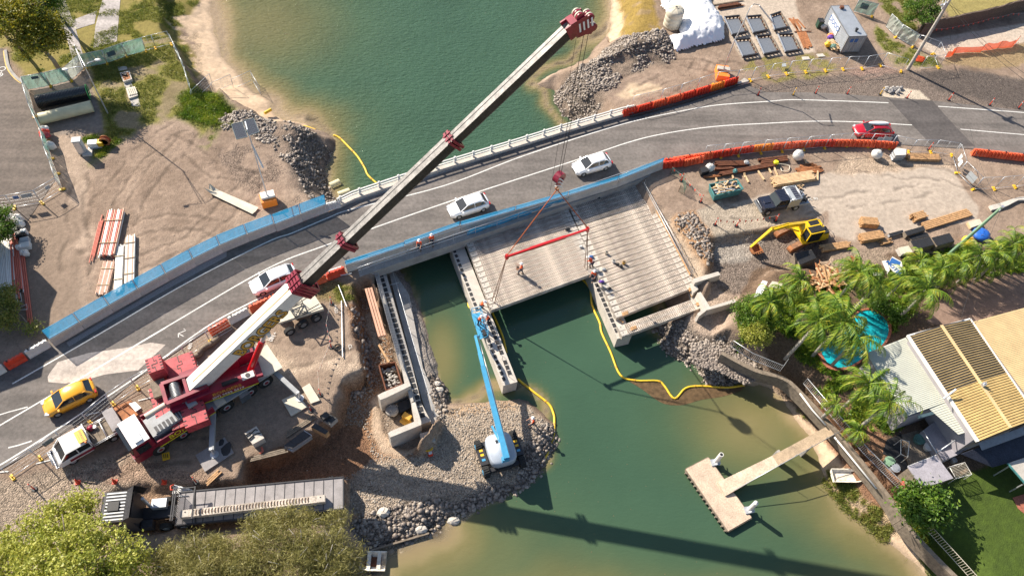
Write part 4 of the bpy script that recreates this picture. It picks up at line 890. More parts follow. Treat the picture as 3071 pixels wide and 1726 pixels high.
wpart(q, 'steps', 'steel')
q = MB(); q.prism(PL('Q 960 230, Q 1190 5, Q 1365 262, Q 1215 345, Q 1060 400, Q 1000 330', 1.6), 1.5, 1.6, mi=0); wpart(q, 'rear_deck', 'cream')
# outriggers
def outrig(xa, ya, foot, pad_s, lab, zf=.25, mm='steel'):
    q = MB(); f = foot; a = C_(xa, ya, .95); q.bar(a, Vector((f.x, f.y, .95)), .38, .42); ob = wpart(q, 'outrigger_beam', 'crane_grey')
    q = MB(); q.cyl((f.x, f.y, .15), (f.x, f.y, 1.35), .1, n=10); q.cyl((f.x, f.y, .12), (f.x, f.y, .2), .34, n=14); q.build('jack', 'galv', ob, True)
    m_ = MB(); m_.prism(PL(pad_s, .1), -.04, .13); tag(m_.build('steel_mat', mm), lab, 'mat', 'outrigger mats')
outrig(4.9, -1, P('Q', 600, 1225, .3), 'Q 395 1240, Q 720 1040, Q 822 1212, Q 500 1425', 'grey steel mat with a dark oil stain under the near outrigger', mm='deck_grey')
outrig(clen+1.0, -1, P('Q', 1555, 600, .3), 'Q 1355 625, Q 1520 545, Q 1640 700, Q 1460 805', 'beige steel mat under the outrigger beside the cut edge', mm='cream')
outrig(4.9, 1, P('i', 1160, 60, .3), 'i 1070 108, i 1222 20, i 1245 150, i 1140 195', 'grooved beige mat under the outrigger beside the traffic lane', mm='cream')
outrig(clen+1.0, 1, P('Q', 1110, 60, .5), 'Q 1000 80, Q 1130 -20, Q 1180 30, Q 1060 130', 'small mat under the crane boom beside the excavated plastic barrier row', mm='deck_grey')
m_ = MB(); m_.prism(PL('Q 1580 490, Q 1665 440, Q 1780 628, Q 1680 665', .1), -.04, .12); tag(m_.build('steel_mat', 'cream'), 'second beige steel mat, next to the outrigger mat at the cut edge', 'mat', 'outrigger mats')
q = MB(); p = P('Q', 740, 1165, .14); q.blob((p.x, p.y, .135), (.42, .55, .006), nu=10, nv=4, jit=.25); q.blob((p.x-.5, p.y+.5, .135), (.25, .3, .006), nu=9, nv=4, jit=.25); tag(q.build('oil_stain', 'black'), kind='structure')
# superstructure
TIP = P('S', 1741, 60, 29.2); B0 = P('Q', 470, 405, 3.2)
bd = (TIP-B0).normalized(); byaw = math.atan2(bd.y, bd.x); BL_ = (TIP-B0).length
S_ = LF((B0.x, B0.y, 0), byaw)
q = MB(); cbox(q, S_, -1.6, 4.0, -1.3, -.7, 1.75, 3.0); cbox(q, S_, -1.6, 3.0, .75, 1.6, 1.75, 2.9); cbox(q, S_, -1.6, 4.5, -.75, .75, 1.6, 1.9); cbox(q, S_, -2.9, -1.2, -1.5, 1.5, 1.7, 2.6); sup = wpart(q, 'superstructure', 'crane_red')
q = MB(); cbox(q, S_, -1.0, 3.95, -1.325, -1.302, 1.76, 1.84); q.build('reflective_stripe', 'stripe_yellow', sup, True)
nrm_ = Vector((math.sin(byaw), -math.cos(byaw), 0)); ex_ = Vector((math.cos(byaw), math.sin(byaw), 0))
text('BORGERS', .55, 'lettering', 'gold', sup, frame(S_(1.5, -1.307, 2.55)-crane.location, ex_, nrm_), bold=.01)
text('(07) 5555 5519', .42, 'lettering', 'white_worn', sup, frame(S_(1.5, -1.307, 2.05)-crane.location, ex_, nrm_), bold=.008)
q = MB(); cbox(q, S_, 2.9, 3.9, -1.28, -.72, 3.0, 3.12); q.cyl(S_(3.4, -1.0, 3.12), S_(3.4, -1.0, 3.16), .2, n=14, mi=1); q.build('fan_housing', ['white_worn', 'darksteel'], sup, True)
q = MB(); cbox(q, S_, 1.3, 2.6, -1.15, -.85, 3.0, 3.2); q.build('vent', 'black', sup, True)
q = MB(); cbox(q, S_, 2.6, 4.6, .95, 1.9, 1.7, 3.1, tx=.15, ty=.05); oc = wpart(q, 'operator_cab', 'crane_red')
q = MB(); cbox(q, S_, 4.3, 4.62, 1.0, 1.85, 2.0, 3.0); cbox(q, S_, 3.0, 4.2, 1.05, 1.8, 3.1, 3.12); q.build('cab_window', 'glass', oc, True)
# winch frame behind the boom foot
q = MB()
for y in (-.95, .95): q.bar(S_(-3.0, y, 2.9), S_(.3, y*.85, 3.0), .3, .9)
q.bar(S_(-3.0, -.95, 2.9), S_(-3.0, .95, 2.9), .3, .9); q.bar(S_(-1.3, -.95, 2.9), S_(-1.3, .95, 2.9), .25, .9); wf_ = wpart(q, 'winch_frame', 'crane_red')
q = MB(); q.cyl(S_(-2.15, -.75, 2.9), S_(-2.15, .75, 2.9), .42, n=18); wd_ = wpart(q, 'winch_drum', 'darksteel')
q = MB()
for k in range(11): y = -.6+k*.12; q.cyl(S_(-2.15, y, 2.9), S_(-2.15, y+.05, 2.9), .45, n=16)
q.build('wire_rope', 'steel', wd_, True)
# counterweight stacks with their interlocking joints
def cw_(y0, y1, x0, x1, z0, z1, pts=None):
    q = MB(); n = 3; hh_ = (z1-z0)/n
    for k in range(n): cbox(q, S_, x0, x1, y0, y1, z0+k*hh_, z0+(k+1)*hh_-.03, tx=.0)
    xm = (x0+x1)/2; ym = (y0+y1)/2
    zz = z1-.018
    for a, b_ in (((xm, y0), (xm, ym-.3)), ((xm, ym-.3), (xm-.22, ym-.3)), ((xm-.22, ym-.3), (xm-.22, ym)), ((xm-.22, ym), (xm+.22, ym)), ((xm+.22, ym), (xm+.22, ym+.3)), ((xm+.22, ym+.3), (xm, ym+.3)), ((xm, ym+.3), (xm, y1))): q.bar(S_(*a, zz), S_(*b_, zz), .045, .03, 1)
    for k in range(5):
        yy = y0+(y1-y0)*(k+.5)/5; q.bar(S_(x0, yy, zz), S_(x0+.2, yy, zz), .07, .04, 1); q.bar(S_(x1, yy, zz), S_(x1-.2, yy, zz), .07, .04, 1)
    wpart(q, 'counterweight', ['crane_pink', 'black'])
cw_(1.7, 3.5, -2.6, -.2, 1.5, 2.5); cw_(1.9, 3.3, -3.6, -2.4, 2.0, 3.9)
cw_(-3.2, -1.15, -2.3, -.5, 1.5, 2.5); cw_(-2.8, -1.3, -3.3, -2.2, 1.7, 2.2); cw_(-1.4, 1.5, -4.2, -3.0, 1.4, 2.3)
q = MB(); cbox(q, S_, -3.9, -2.8, .3, 1.8, 2.35, 2.7); wpart(q, 'hydraulic_tank', 'timber_old')
# boom sections
cent = lambda s: B0+bd*s
def s_at(px, py):
    best = min(range(0, 1000), key=lambda k: (lambda c: (c[0]-px)**2+(c[1]-py)**2)(proj(cent(BL_*k/1000))))
    return BL_*best/1000
def proj(w_):
    c = RM.transposed() @ (Vector(w_)-Vector((0, 0, CAM_H))); return (CX+F_PX*c.x/-c.z, CY-F_PX*c.y/-c.z)
s1, s2, s3 = s_at(885, 845), s_at(1030, 722), s_at(1346, 415)
bu = (bd.cross(Vector((0, 0, 1))).normalized()).cross(bd); brt = bd.cross(bu).normalized()
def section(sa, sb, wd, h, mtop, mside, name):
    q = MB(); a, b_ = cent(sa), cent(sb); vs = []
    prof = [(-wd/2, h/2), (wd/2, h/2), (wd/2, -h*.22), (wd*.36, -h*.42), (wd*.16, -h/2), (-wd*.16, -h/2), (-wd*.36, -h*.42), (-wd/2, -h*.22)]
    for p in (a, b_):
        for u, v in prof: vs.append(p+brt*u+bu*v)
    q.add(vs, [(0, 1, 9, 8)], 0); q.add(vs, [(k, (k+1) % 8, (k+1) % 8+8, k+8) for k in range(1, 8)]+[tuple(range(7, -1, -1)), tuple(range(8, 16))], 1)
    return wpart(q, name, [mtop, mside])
def collar(s, wd, h, n=1, t=.22):
    q = MB()
    for k in range(n):
        c = cent(s+k*(t+.1)); e = .1
        q.bar(c+bu*(h/2+e)-brt*(wd/2+e), c+bu*(h/2+e)+brt*(wd/2+e), t, .16, up=bu); q.bar(c-bu*(h/2+e)-brt*(wd/2+e), c-bu*(h/2+e)+brt*(wd/2+e), t, .16, up=bu)
        for sd in (-1, 1): q.bar(c-bu*(h/2+e)+brt*sd*(wd/2+e), c+bu*(h/2+e)+brt*sd*(wd/2+e), .16, t, up=bd)
        for j in (-.25, .25): q.bar(c+bu*(h/2+e+.1)+brt*wd*j-bd*.2, c+bu*(h/2+e+.1)+brt*wd*j+bd*.2, .1, .1, up=bu)
    return wpart(q, 'boom_collar', 'crane_red')
b1 = section(-.9, s1, 1.18, 1.55, 'white_worn', 'white_worn', 'boom_section')
q = MB(); q.bar(cent(-.2)+bu*.785+brt*.12, cent(s1-.5)+bu*.785+brt*.12, .06, .02, up=bu); q.build('wear_stripe', 'gold', b1, True)
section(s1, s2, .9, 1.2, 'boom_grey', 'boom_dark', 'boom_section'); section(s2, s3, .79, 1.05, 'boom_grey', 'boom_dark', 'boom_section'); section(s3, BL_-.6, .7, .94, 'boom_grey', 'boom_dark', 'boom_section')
collar(s1-.1, 1.26, 1.7, 4, .2); collar(s2, .9, 1.2, 2, .2); collar(s3, .79, 1.05, 2, .18)
q = MB()
for a, b_, w_ in ((s1, s2, 1.2), (s2, s3, 1.05), (s3, BL_-.6, .94)): q.bar(cent(a)+bu*(w_/2+.01)-brt*.08, cent(b_)+bu*(w_/2+.01)-brt*.08, .035, .02, up=bu)
wpart(q, 'boom_top_seam', 'black')
sa, sb = s_at(712, 1045), s_at(845, 925); tc_ = cent((sa+sb)/2)+brt*.598-bu*.1
text('BORGERS', 1.35, 'lettering', 'black', b1, frame(tc_-crane.location, bd, brt), bold=.1)
text('BORGERS', 1.35, 'lettering', 'gold', b1, frame(tc_+brt*.008-crane.location, bd, brt), bold=.03)
# boom head
hd = thing.__class__ if False else None
q = MB(); c = TIP
for sd in (-1, 1): q.bar(c-bd*1.2+brt*sd*.36+bu*.2, c+bd*.4+brt*sd*.36-bu*.1, .1, 1.2, up=bu, h2=1.0); q.bar(c-bd*.3+brt*sd*.36-bu*.3, c+bd*.2+brt*sd*.36-bu*1.15, .1, .9, up=bd, h2=.6)
q.bar(c-bd*.7+bu*.6, c+bd*.2+bu*.3, .8, .3, up=bu); q.bar(c-bd*.8-bu*.5, c-bd*.3-bu*.8, .76, .4, up=bu); hd = wpart(q, 'boom_head', 'crane_red')
for off in ((.55, -.2), (.1, .55), (.3, -1.1)):
    for k in range(4): y = -.27+k*.18; q = MB(); q.cyl(c+bd*off[0]+bu*off[1]+brt*(y-.05), c+bd*off[0]+bu*off[1]+brt*(y+.05), .3, n=16); q.build('sheave', 'crane_red' if k % 2 else 'cream', hd, True)
q = MB()
for k in range(4): o = c-bd*(.45-.28*k)-bu*(.1+.12*k)+brt*.415; q.bar(o-bu*.3-bd*.05, o+bu*.35+bd*.25, .02, .12, up=bd)
q.build('warning_stripes', 'white_paint', hd, True)
# lifting cylinder
ca = S_(3.7, -.25, 2.5); sC = s_at(775, 985); cbp = cent(sC)-bu*.95
q = MB(); q.cyl(ca, ca.lerp(cbp, .72), .27, n=16); cy = wpart(q, 'lift_cylinder', 'crane_cyl')
q = MB(); q.cyl(ca.lerp(cbp, .7), cbp, .17, n=14); q.build('piston_rod', 'galv', cy, True)
q = MB(); q.bar(cbp-brt*.6, cbp+brt*.6, .3, .5); wpart(q, 'cylinder_bracket', 'white_worn')
# hook block, slings, spreader and the beam it holds
BM = (P('S', 1479, 906, -.8)+P('g', 620, 620, -.8))/2
HK = P('S', 1677, 532, 13.3)
q = MB()
for dx in (-.16, .16):
    a = TIP+bd*.35-bu*.6+brt*dx*1.6; q.cyl(a, (HK.x+brt.x*dx, HK.y+brt.y*dx, HK.z+.5), .022, n=5, caps=False)
wpart(q, 'hoist_rope', 'darksteel')
q = MB(); a = TIP+bd*.1-bu*.4-brt*.6; q.cyl(a, (a.x, a.y, 11), .012, n=4); wpart(q, 'tag_rope', 'darksteel')
hk = thing('hook_block', 'red hook block with white chevrons hanging from the crane ropes', 'hook', (HK.x, HK.y, HK.z-.6))
q = MB(); q.cyl(HK+Vector((-.18, .2, 0)), HK+Vector((.18, -.2, 0)), .55, n=20); q.bar(HK, HK-Vector((0, 0, .95)), .4, .7, w2=.3, h2=.3); q.build('block_body', 'crane_red', hk, True)
q = MB()
for k in range(3):
    o = HK+Vector((.0, -.42, .25-.4*k)); q.bar(o+Vector((-.3, .02, -.15)), o+Vector((0, -.05, .1)), .03, .1); q.bar(o+Vector((0, -.05, .1)), o+Vector((.3, -.08, -.15)), .03, .1)
q.build('chevron_stripes', 'white_paint', hk, True)
q = MB(); q.tube([HK-Vector((0, 0, .9)), HK-Vector((0, 0, 1.2)), HK-Vector((.15, 0, 1.4)), HK-Vector((0, 0, 1.6)), HK-Vector((-.15, 0, 1.45))], .07, 8); q.build('hook', 'rust_bright', hk, True)
SA, SB_ = P('g', 48, 530, 5.9), P('g', 632, 332, 5.9); SB_.z = SA.z
spd = thing('spreader_beam', 'red lifting beam hanging level above the deck', 'lifting beam', ((SA.x+SB_.x)/2, (SA.y+SB_.y)/2, SA.z))
q = MB(); mid = (SA+SB_)/2; q.bar(SA, SA.lerp(SB_, .3), .16, .2); q.bar(SA.lerp(SB_, .28), SA.lerp(SB_, .72), .22, .26); q.bar(SA.lerp(SB_, .7), SB_, .16, .2)
q.bar(SA-(SB_-SA).normalized()*.12, SA+(SB_-SA).normalized()*.12, .3, .5); q.bar(SB_-(SB_-SA).normalized()*.12, SB_+(SB_-SA).normalized()*.12, .3, .5); q.build('beam_body', 'crane_cyl', spd, True)
defm('sling', (.45, .1, .02), .8, var=.1); defm('sling_dark', (.2, .1, .05), .8, var=.2)
top = HK-Vector((0, 0, 1.5))
for e, l in ((SA, 'left'), (SB_, 'right')): q = MB(); q.cyl(top, e+Vector((0, 0, .2)), .045, n=6); tag(q.build('lifting_sling', 'sling'), f'upper orange sling from the hook block to the {l} end of the red lifting beam', 'sling', 'orange slings')
for e, f_, l in ((SA, P('S', 1479, 906, -.8), 'left'), (SB_, P('g', 622, 618, -.8), 'right')):
    for k in (-.12, .12): q = MB(); q.cyl(e, f_+Vector((k, -k, 0)), .035, n=6); tag(q.build('lifting_sling', 'sling_dark'), f"{'inner' if k > 0 else 'outer'} brown sling hanging from the {l} end of the red beam", 'sling', f'brown slings at the {l} end')
# ============================================================ CARS, UTES, TRUCK
defm('lens', (.6, .6, .62), .1, var=.02, spec=.9); defm('tail', (.45, .01, .01), .2, var=.05)
def wheels(t, xs_, w_, r, rim='galv', wd=.22):
    for x in xs_:
        for s in (-1, 1):
            q = MB(); q.cyl((x, s*(w_-wd), r), (x, s*w_, r), r, n=18); a = q.build('wheel', 'rubber', t)
            q = MB(); q.cyl((x, s*(w_-.04), r), (x, s*(w_+.012), r), r*.62, r*.55, n=14); q.build('rim', rim, a)
def car(name, label, paint, loc, rz, group=None, L_=4.3, W_=1.78, H_=1.48, sedan=0):
    t = thing(name, label, 'car', loc, rz, group); h = W_/2; l = L_/2
    def ring(x, w, zb, zs, zt, wt): return [(x, -w*.96, zb), (x, -w, (zb+zs)/2), (x, -w*.97, zs), (x, -wt, zt), (x, -wt*.4, zt+.02), (x, wt*.4, zt+.02), (x, wt, zt), (x, w*.97, zs), (x, w, (zb+zs)/2), (x, w*.96, zb)]
    B = [(-l, h*.7, .42, .72, .86, h*.6), (-l+.12, h*.88, .26, .78, .95, h*.78), (-l+.5, h*.98, .2, .86, .99, h*.86), (-.9, h, .2, .87, .97, h*.88), (.3, h, .2, .86, .96, h*.88), (.95, h*.99, .2, .82, .94, h*.86), (1.4, h*.98, .2, .76, .88, h*.8), (l-.35, h*.9, .22, .66, .77, h*.72), (l-.08, h*.74, .28, .55, .64, h*.56), (l, h*.55, .34, .46, .52, h*.4)]
    q = MB(); q.loft([ring(*b_) for b_ in B], sm=True); q.build('car_body', paint, t)
    def gr(x, z, w, z0): return [(x, -h*.86, z0), (x, -w, z), (x, w, z), (x, h*.86, z0)]
    zr = H_
    G = [(-l+.22, .98, h*.7, .95), (-l+.75, zr-.1, h*.64, .95), (-.95, zr-.02, h*.68, .95), (-.2, zr-.01, h*.7, .95), (.28, zr-.05, h*.68, .95), (1.12, .96, h*.8, .93)]
    q = MB(); q.loft([gr(*g) for g in G]); q.build('windows', 'glass', t)
    q = MB(); R_ = [(-l+.62, zr-.11, h*.63), (-l+.8, zr-.06, h*.64), (-.95, zr+.015, h*.69), (-.2, zr+.025, h*.71), (.25, zr-.02, h*.69), (.36, zr-.07, h*.67)]
    q.loft([[(x, -w*1.03, z-.05), (x, -w*.9, z), (x, 0, z+.025), (x, w*.9, z), (x, w*1.03, z-.05)] for x, z, w in R_], sm=True); q.build('roof', paint, t)
    for s in (-1, 1):
        q = MB(); q.bar((.34, s*h*.67, zr-.06), (1.1, s*h*.83, .95), .07, .06); q.bar((-.42, s*h*.7, zr-.02), (-.42, s*h*.89, .95), .08, .05, up=(1, 0, 0)); q.bar((-l+.7, s*h*.65, zr-.1), (-l+.3, s*h*.82, .97), .16, .07); q.bar((.34, s*h*.66, zr-.05), (-l+.7, s*h*.66, zr-.09), .05, .05); q.build('pillars', paint, t)
    for s in (-1, 1):
        q = MB(); q.box((.95, s*(h+.1), 1.0), (.14, .22, .14)); q.build('mirror', paint, t)
        q = MB(); q.box((l-.2, s*h*.68, .66), (.34, .26, .12), s*-.5); q.build('headlight', 'lens', t)
        q = MB(); q.box((-l+.07, s*h*.72, .85), (.14, .28, .2)); q.build('tail_light', 'tail', t)
    q = MB(); q.box((l-.02, 0, .42), (.06, .8, .16)); q.build('grille', 'black', t)
    q = MB(); q.box((.4, 0, 1.0), (.6, W_*.6, .1)); q.build('dashboard', 'black', t)
    wheels(t, (-l+.8, l-.82), h-.01, .32); return t
def place2(t, x0, y0, x1, y1, z=0):
    """centre and heading from the rear and front of a vehicle at roof height z"""
    a, b_ = P(t, x0, y0, z), P(t, x1, y1, z); return ((a.x+b_.x)/2, (a.y+b_.y)/2, 0), math.atan2(b_.y-a.y, b_.x-a.x)
def cpos(r, f_, z=.7):
    a, b_ = P(*r, z), P(*f_, z); return ((a.x+b_.x)/2, (a.y+b_.y)/2, .01), math.atan2(b_.y-a.y, b_.x-a.x)
lc, rz = cpos(('c', 790, 1150), ('c', 535, 1220)); car('parked_car' if 0 else 'car', 'white hatchback nearest the hook block, driving left along the bridge', 'car_white', lc, rz, 'white cars on the road')
lc, rz = cpos(('f', 1700, 120), ('f', 1455, 195)); car('car', 'white hatchback in the middle of the bridge above two walkway workers', 'car_white', lc, rz, 'white cars on the road')
lc, rz = cpos(('f', 300, 640), ('f', 35, 745)); car('car', 'white hatchback partly behind the crane boom, pink light on its side', 'car_white', lc, rz, 'white cars on the road', L_=4.4)
lc, rz = cpos(('i', 645, 90), ('i', 350, 225)); car('car', 'bright yellow hatchback in the lane left of the crane', 'car_yellow', lc, rz, L_=4.15)
lc, rz = cpos(('d', 975, 938), ('d', 700, 936)); rc = car('car', 'dark red hatchback beside the road patch, surfboard on its roof', 'car_red', lc, rz, L_=4.5)
sb = MB(); n = 12; secs = []
for k in range(n+1):
    x = -1.25+2.5*k/n; w_ = .33*math.sqrt(max(.02, 1-(x/1.28)**2)); secs.append([(x, -w_, 0), (x, 0, -.04), (x, w_, 0), (x, 0, .05)])
sb.loft(secs, sm=True); o = sb.build('surfboard', 'car_white'); o.location = (lc[0]+.35, lc[1]+.12, 1.62); o.rotation_euler = (0, 0, rz); tag(o, 'white surfboard strapped flat on the roof of the red car', 'surfboard')
# white crane support ute
a, b_ = P('O', 690, 560, 1), P('O', 330, 760, 1); rz = math.atan2(b_.y-a.y, b_.x-a.x); mid = P('O', 600, 590, 1.0)
ut = thing('utility_truck', 'white support ute in front of the crane with a yellow OVERSIZE board on its roof', 'ute', (mid.x, mid.y, .0), rz)
q = MB(); q.box((0, 0, .62), (5.6, 1.5, .25)); q.build('chassis', 'darksteel', ut)
q = MB(); q.loft([[(x, -w, .45), (x, -w, z1), (x, -wt, z2), (x, wt, z2), (x, w, z1), (x, w, .45)] for x, w, z1, wt, z2 in ((.1, .88, 1.1, .8, 1.12), (1.6, .88, 1.1, .8, 1.14), (2.55, .86, 1.05, .75, 1.1), (2.7, .8, .7, .7, .75))]); q.box((.9, -.885, .75), (1.9, .03, .3), mi=1); q.box((.9, .885, .75), (1.9, .03, .3), mi=1); q.build('cab_body', ['white_paint', 'crane_red'], ut)
q = MB(); q.loft([[(x, -.84, 1.08), (x, -w, z), (x, w, z), (x, .84, 1.08)] for x, w, z in ((.0, .74, 1.75), (1.55, .74, 1.8), (2.35, .78, 1.12))]); q.build('windows', 'glass', ut)
q = MB(); q.box((.85, 0, 1.84), (1.85, 1.66, .08))
for k in range(9): q.box((.85, -.72+k*.18, 1.89), (1.8, .05, .03))
q.build('roof', 'white_paint', ut)
for s in (-1, 1): q = MB(); q.bar((1.75, s*.8, 1.82), (2.4, s*.82, 1.12), .09, .08); q.bar((1.0, s*.8, 1.82), (1.0, s*.87, 1.1), .1, .06, up=(1, 0, 0)); q.bar((.0, s*.8, 1.82), (.0, s*.87, 1.1), .2, .06, up=(1, 0, 0)); q.build('pillars', 'white_paint', ut)
q = MB(); q.box((.3, .1, 2.02), (.62, 1.15, .05)); q.bar((.02, -.5, 1.9), (.02, .7, 1.9), .06, .2); bo = q.build('oversize_board', 'yellow', ut)
text('OVERSIZE', .24, 'lettering', 'black', bo, Matrix.Translation((.22, .1, 2.048)) @ Matrix.Rotation(PI/2, 4, 'Z'), bold=.004); text('LOAD AHEAD', .1, 'lettering', 'black', bo, Matrix.Translation((.42, .1, 2.048)) @ Matrix.Rotation(PI/2, 4, 'Z'))
q = MB(); q.box((2.82, 0, .62), (.2, 1.7, .2)); q.tube([(2.75, -.7, .5), (2.95, -.6, 1.1), (2.95, .6, 1.1), (2.75, .7, .5)], .05, 6); q.build('bull_bar', 'galv', ut)
q = MB(); q.box((-1.35, 0, .92), (2.5, 1.85, .1), mi=0)
for k in range(8): q.box((-2.45+k*.31, 0, .98), (.27, 1.7, .05), mi=0)
q.build('tray', 'timber_old', ut)
q = MB()
for s in (-1, 1): q.tube([(-2.6, s*.92, 1.2), (-.1, s*.92, 1.2)], .035, 6); q.tube([(-2.6, s*.92, 1.0), (-.1, s*.92, 1.0)], .03, 6)
q.tube([(-.12, -.92, .95), (-.12, -.92, 1.9), (-.12, .92, 1.9), (-.12, .92, .95)], .05, 6); q.tube([(-1.2, -.9, 1.22), (-1.2, .9, 1.22)], .04, 6); q.build('headboard_rack', 'galv', ut)
q = MB(); q.blob((-.45, -.65, 1.15), (.3, .28, .2)); q.build('red_bundle', 'crane_red', ut); q = MB(); q.cyl((-.75, -.55, 1.0), (-.75, -.55, 1.25), .16, n=12); q.build('bucket', 'white_worn', ut)
q = MB(); q.cyl((.15, .8, 1.9), (.15, .8, 2.1), .08, n=8); q.build('beacon', 'orange2', ut)
wheels(ut, (-1.5, 1.75), .86, .38)
q = MB()
for s, ng in (((-1, .0)), ((1, .0))): q.box((1.75, s*.84, .75), (.95, .1, .3))
q.build('wheel_arches', 'white_paint', ut)
# grey steel box and rusty deck trailer between ute and crane
q = MB(); q.prism(PL('O 735 300, O 855 252, O 970 440, O 862 522', 1.3), .35, 1.3); tag(q.build('steel_box', 'deck_grey'), 'flat grey steel box standing between the ute tray and the crane cab', 'box')
tr = thing('equipment_trailer', 'rusty brown plate trailer tucked between the crane and the traffic lane', 'trailer', tuple(P('O', 1020, 280, .7)))
q = MB(); q.prism(PL('O 862 262, O 1060 175, O 1180 300, O 1000 432', .85), .7, .85); q.build('deck', 'rust_bright', tr, True)
q = MB()
for s in ('O 850 262, O 965 180, O 1010 215, O 1180 320', 'O 930 235, O 1110 390', 'O 860 262, O 1180 100'): q.tube(PL(s, 1.1), .035, 5)
q.build('rails', 'rust', tr, True)
q = MB(); q.prism(PL('O 1035 215, O 1105 195, O 1170 260, O 1110 300', 1.4), .85, 1.4); q.build('grey_cover', 'steel', tr, True)
# boom dolly: low beige trailer beside the crane boom
dl = thing('boom_dolly', 'beige three axle boom dolly trailer parked under the crane boom', 'trailer', tuple(P('f', 380, 950, .6)))
fl = PL('f 205 1010, f 300 760, f 435 745, f 530 905', 1.25)
q = MB(); q.prism(PL('f 205 1008, f 230 900, f 425 745, f 532 905', 1.25), .95, 1.25); q.build('deck', 'cream', dl, True)
q = MB()
for s in ('f 215 950, f 450 800', 'f 290 990, f 500 870', 'f 240 1010, f 520 890'): q.tube(PL(s, 1.27), .025, 4)
q.tube(PL('f 330 760, f 440 750, f 470 800', 1.5), .03, 5); q.build('deck_rails', 'darksteel', dl, True)
q = MB()
for a, b_ in (((285, 905), (380, 865)), ((380, 865), (415, 930)), ((415, 930), (325, 965)), ((325, 965), (285, 905)), ((285, 905), (415, 930)), ((380, 865), (325, 965))):
    for z in (1.4, 1.9): q.bar(P('f', *a, z), P('f', *b_, z), .07, .07)
for a in ((285, 905), (380, 865), (415, 930), (325, 965)): q.cyl(P('f', *a, 1.25), (P('f', *a, 1.4).x, P('f', *a, 1.4).y, 1.9), .04, n=6)
q.build('boom_cradle', 'black', dl, True)
dd = (P('f', 485, 980, .5)-P('f', 292, 1078, .5)).normalized(); dn = Vector((-dd.y, dd.x, 0))
for x, y in ((292, 1078), (388, 1025), (485, 980)):
    for s in (0, 2.1): c = P('f', x, y, .5)+dn*s; q = MB(); q.cyl(c, c+dn*.32, .5, n=18); wh = q.build('wheel', 'rubber', dl, True); q = MB(); q.cyl(c-dn*.01, c+dn*.1, .27, .2, n=12); q.build('rim', 'steel', wh, True)
# dark ute in the yard
a, b_ = P('X', 1200, 790, .9), P('X', 640, 830, .9); rz = math.atan2(b_.y-a.y, b_.x-a.x)+.12; c = P('X', 930, 790, .8)
bu_ = thing('utility_truck', 'dark navy ute with a silver tray canopy parked in the works yard', 'ute', (c.x, c.y, -.02), rz)
q = MB(); q.loft([[(x, -w, .5), (x, -w, z1), (x, -w*.92, z2), (x, w*.92, z2), (x, w, z1), (x, w, .5)] for x, w, z1, z2 in ((-.35, .88, 1.15, 1.2), (.9, .88, 1.15, 1.2), (2.3, .86, 1.1, 1.2), (2.45, .8, .8, .85))]); q.box((1.75, 0, 1.24), (.7, .35, .08)); q.build('cab_body', 'car_navy', bu_)
q = MB(); q.loft([[(x, -.82, 1.15), (x, -w, z), (x, w, z), (x, .82, 1.15)] for x, w, z in ((-.4, .74, 1.82), (.75, .74, 1.84), (1.12, .8, 1.2))]); q.build('windows', 'glass', bu_)
q = MB(); q.box((.15, 0, 1.9), (1.2, 1.55, .08))
for k in range(7): q.box((.15, -.6+k*.2, 1.95), (1.1, .05, .03))
q.build('roof', 'car_navy', bu_)
q = MB(); q.box((-1.7, 0, .85), (2.6, 1.8, .18)); q.box((-1.05, -.88, 1.35), (1.25, .06, .9)); q.box((-1.05, .88, 1.35), (1.25, .06, .9)); q.box((-.45, 0, 1.4), (.08, 1.75, 1.0)); q.box((-1.65, 0, 1.4), (.08, 1.75, 1.0))
for s in (-1, 1): q.tube([(-.4, s*.88, 2.0), (-1.7, s*.88, 2.0)], .07, 6); q.tube([(-.35, s*.9, 2.0), (-.3, s*.95, .6)], .06, 6)
for x in (-.4, -1.7): q.tube([(x, -.88, 2.0), (x, .88, 2.0)], .07, 6)
q.build('tray_canopy', 'galv', bu_)
q = MB(); q.box((-.75, 0, 1.93), (.5, 1.5, .04), mi=1); q.box((-1.3, 0, 1.93), (.6, 1.5, .04), mi=0)
for k in range(5): q.box((-1.3, -.6+k*.3, 1.955), (.55, .02, .01), mi=1)
q.build('solar_panel', ['navy', 'sign_grey'], bu_)
q = MB(); R = random.Random(3)
for k in range(14): q.box((-2.3+R.uniform(-.5, .4), R.uniform(-.7, .7), 1.0+R.random()*.3), (R.uniform(.3, 1), .12, .12), R.uniform(-1, 1))
q.build('tray_load', 'black', bu_)
q = MB(); q.tube([(2.4, -.75, .5), (2.65, -.6, 1.15), (2.65, .6, 1.15), (2.4, .75, .5)], .05, 6); q.box((2.6, 0, .65), (.15, 1.7, .22)); q.build('bull_bar', 'steel', bu_)
q = MB(); q.tube([(.9, .8, 1.2), (.85, .85, 2.0), (.8, .85, 2.1)], .06, 6); q.build('snorkel', 'black', bu_)
wheels(bu_, (-1.55, 1.75), .9, .4, wd=.26)
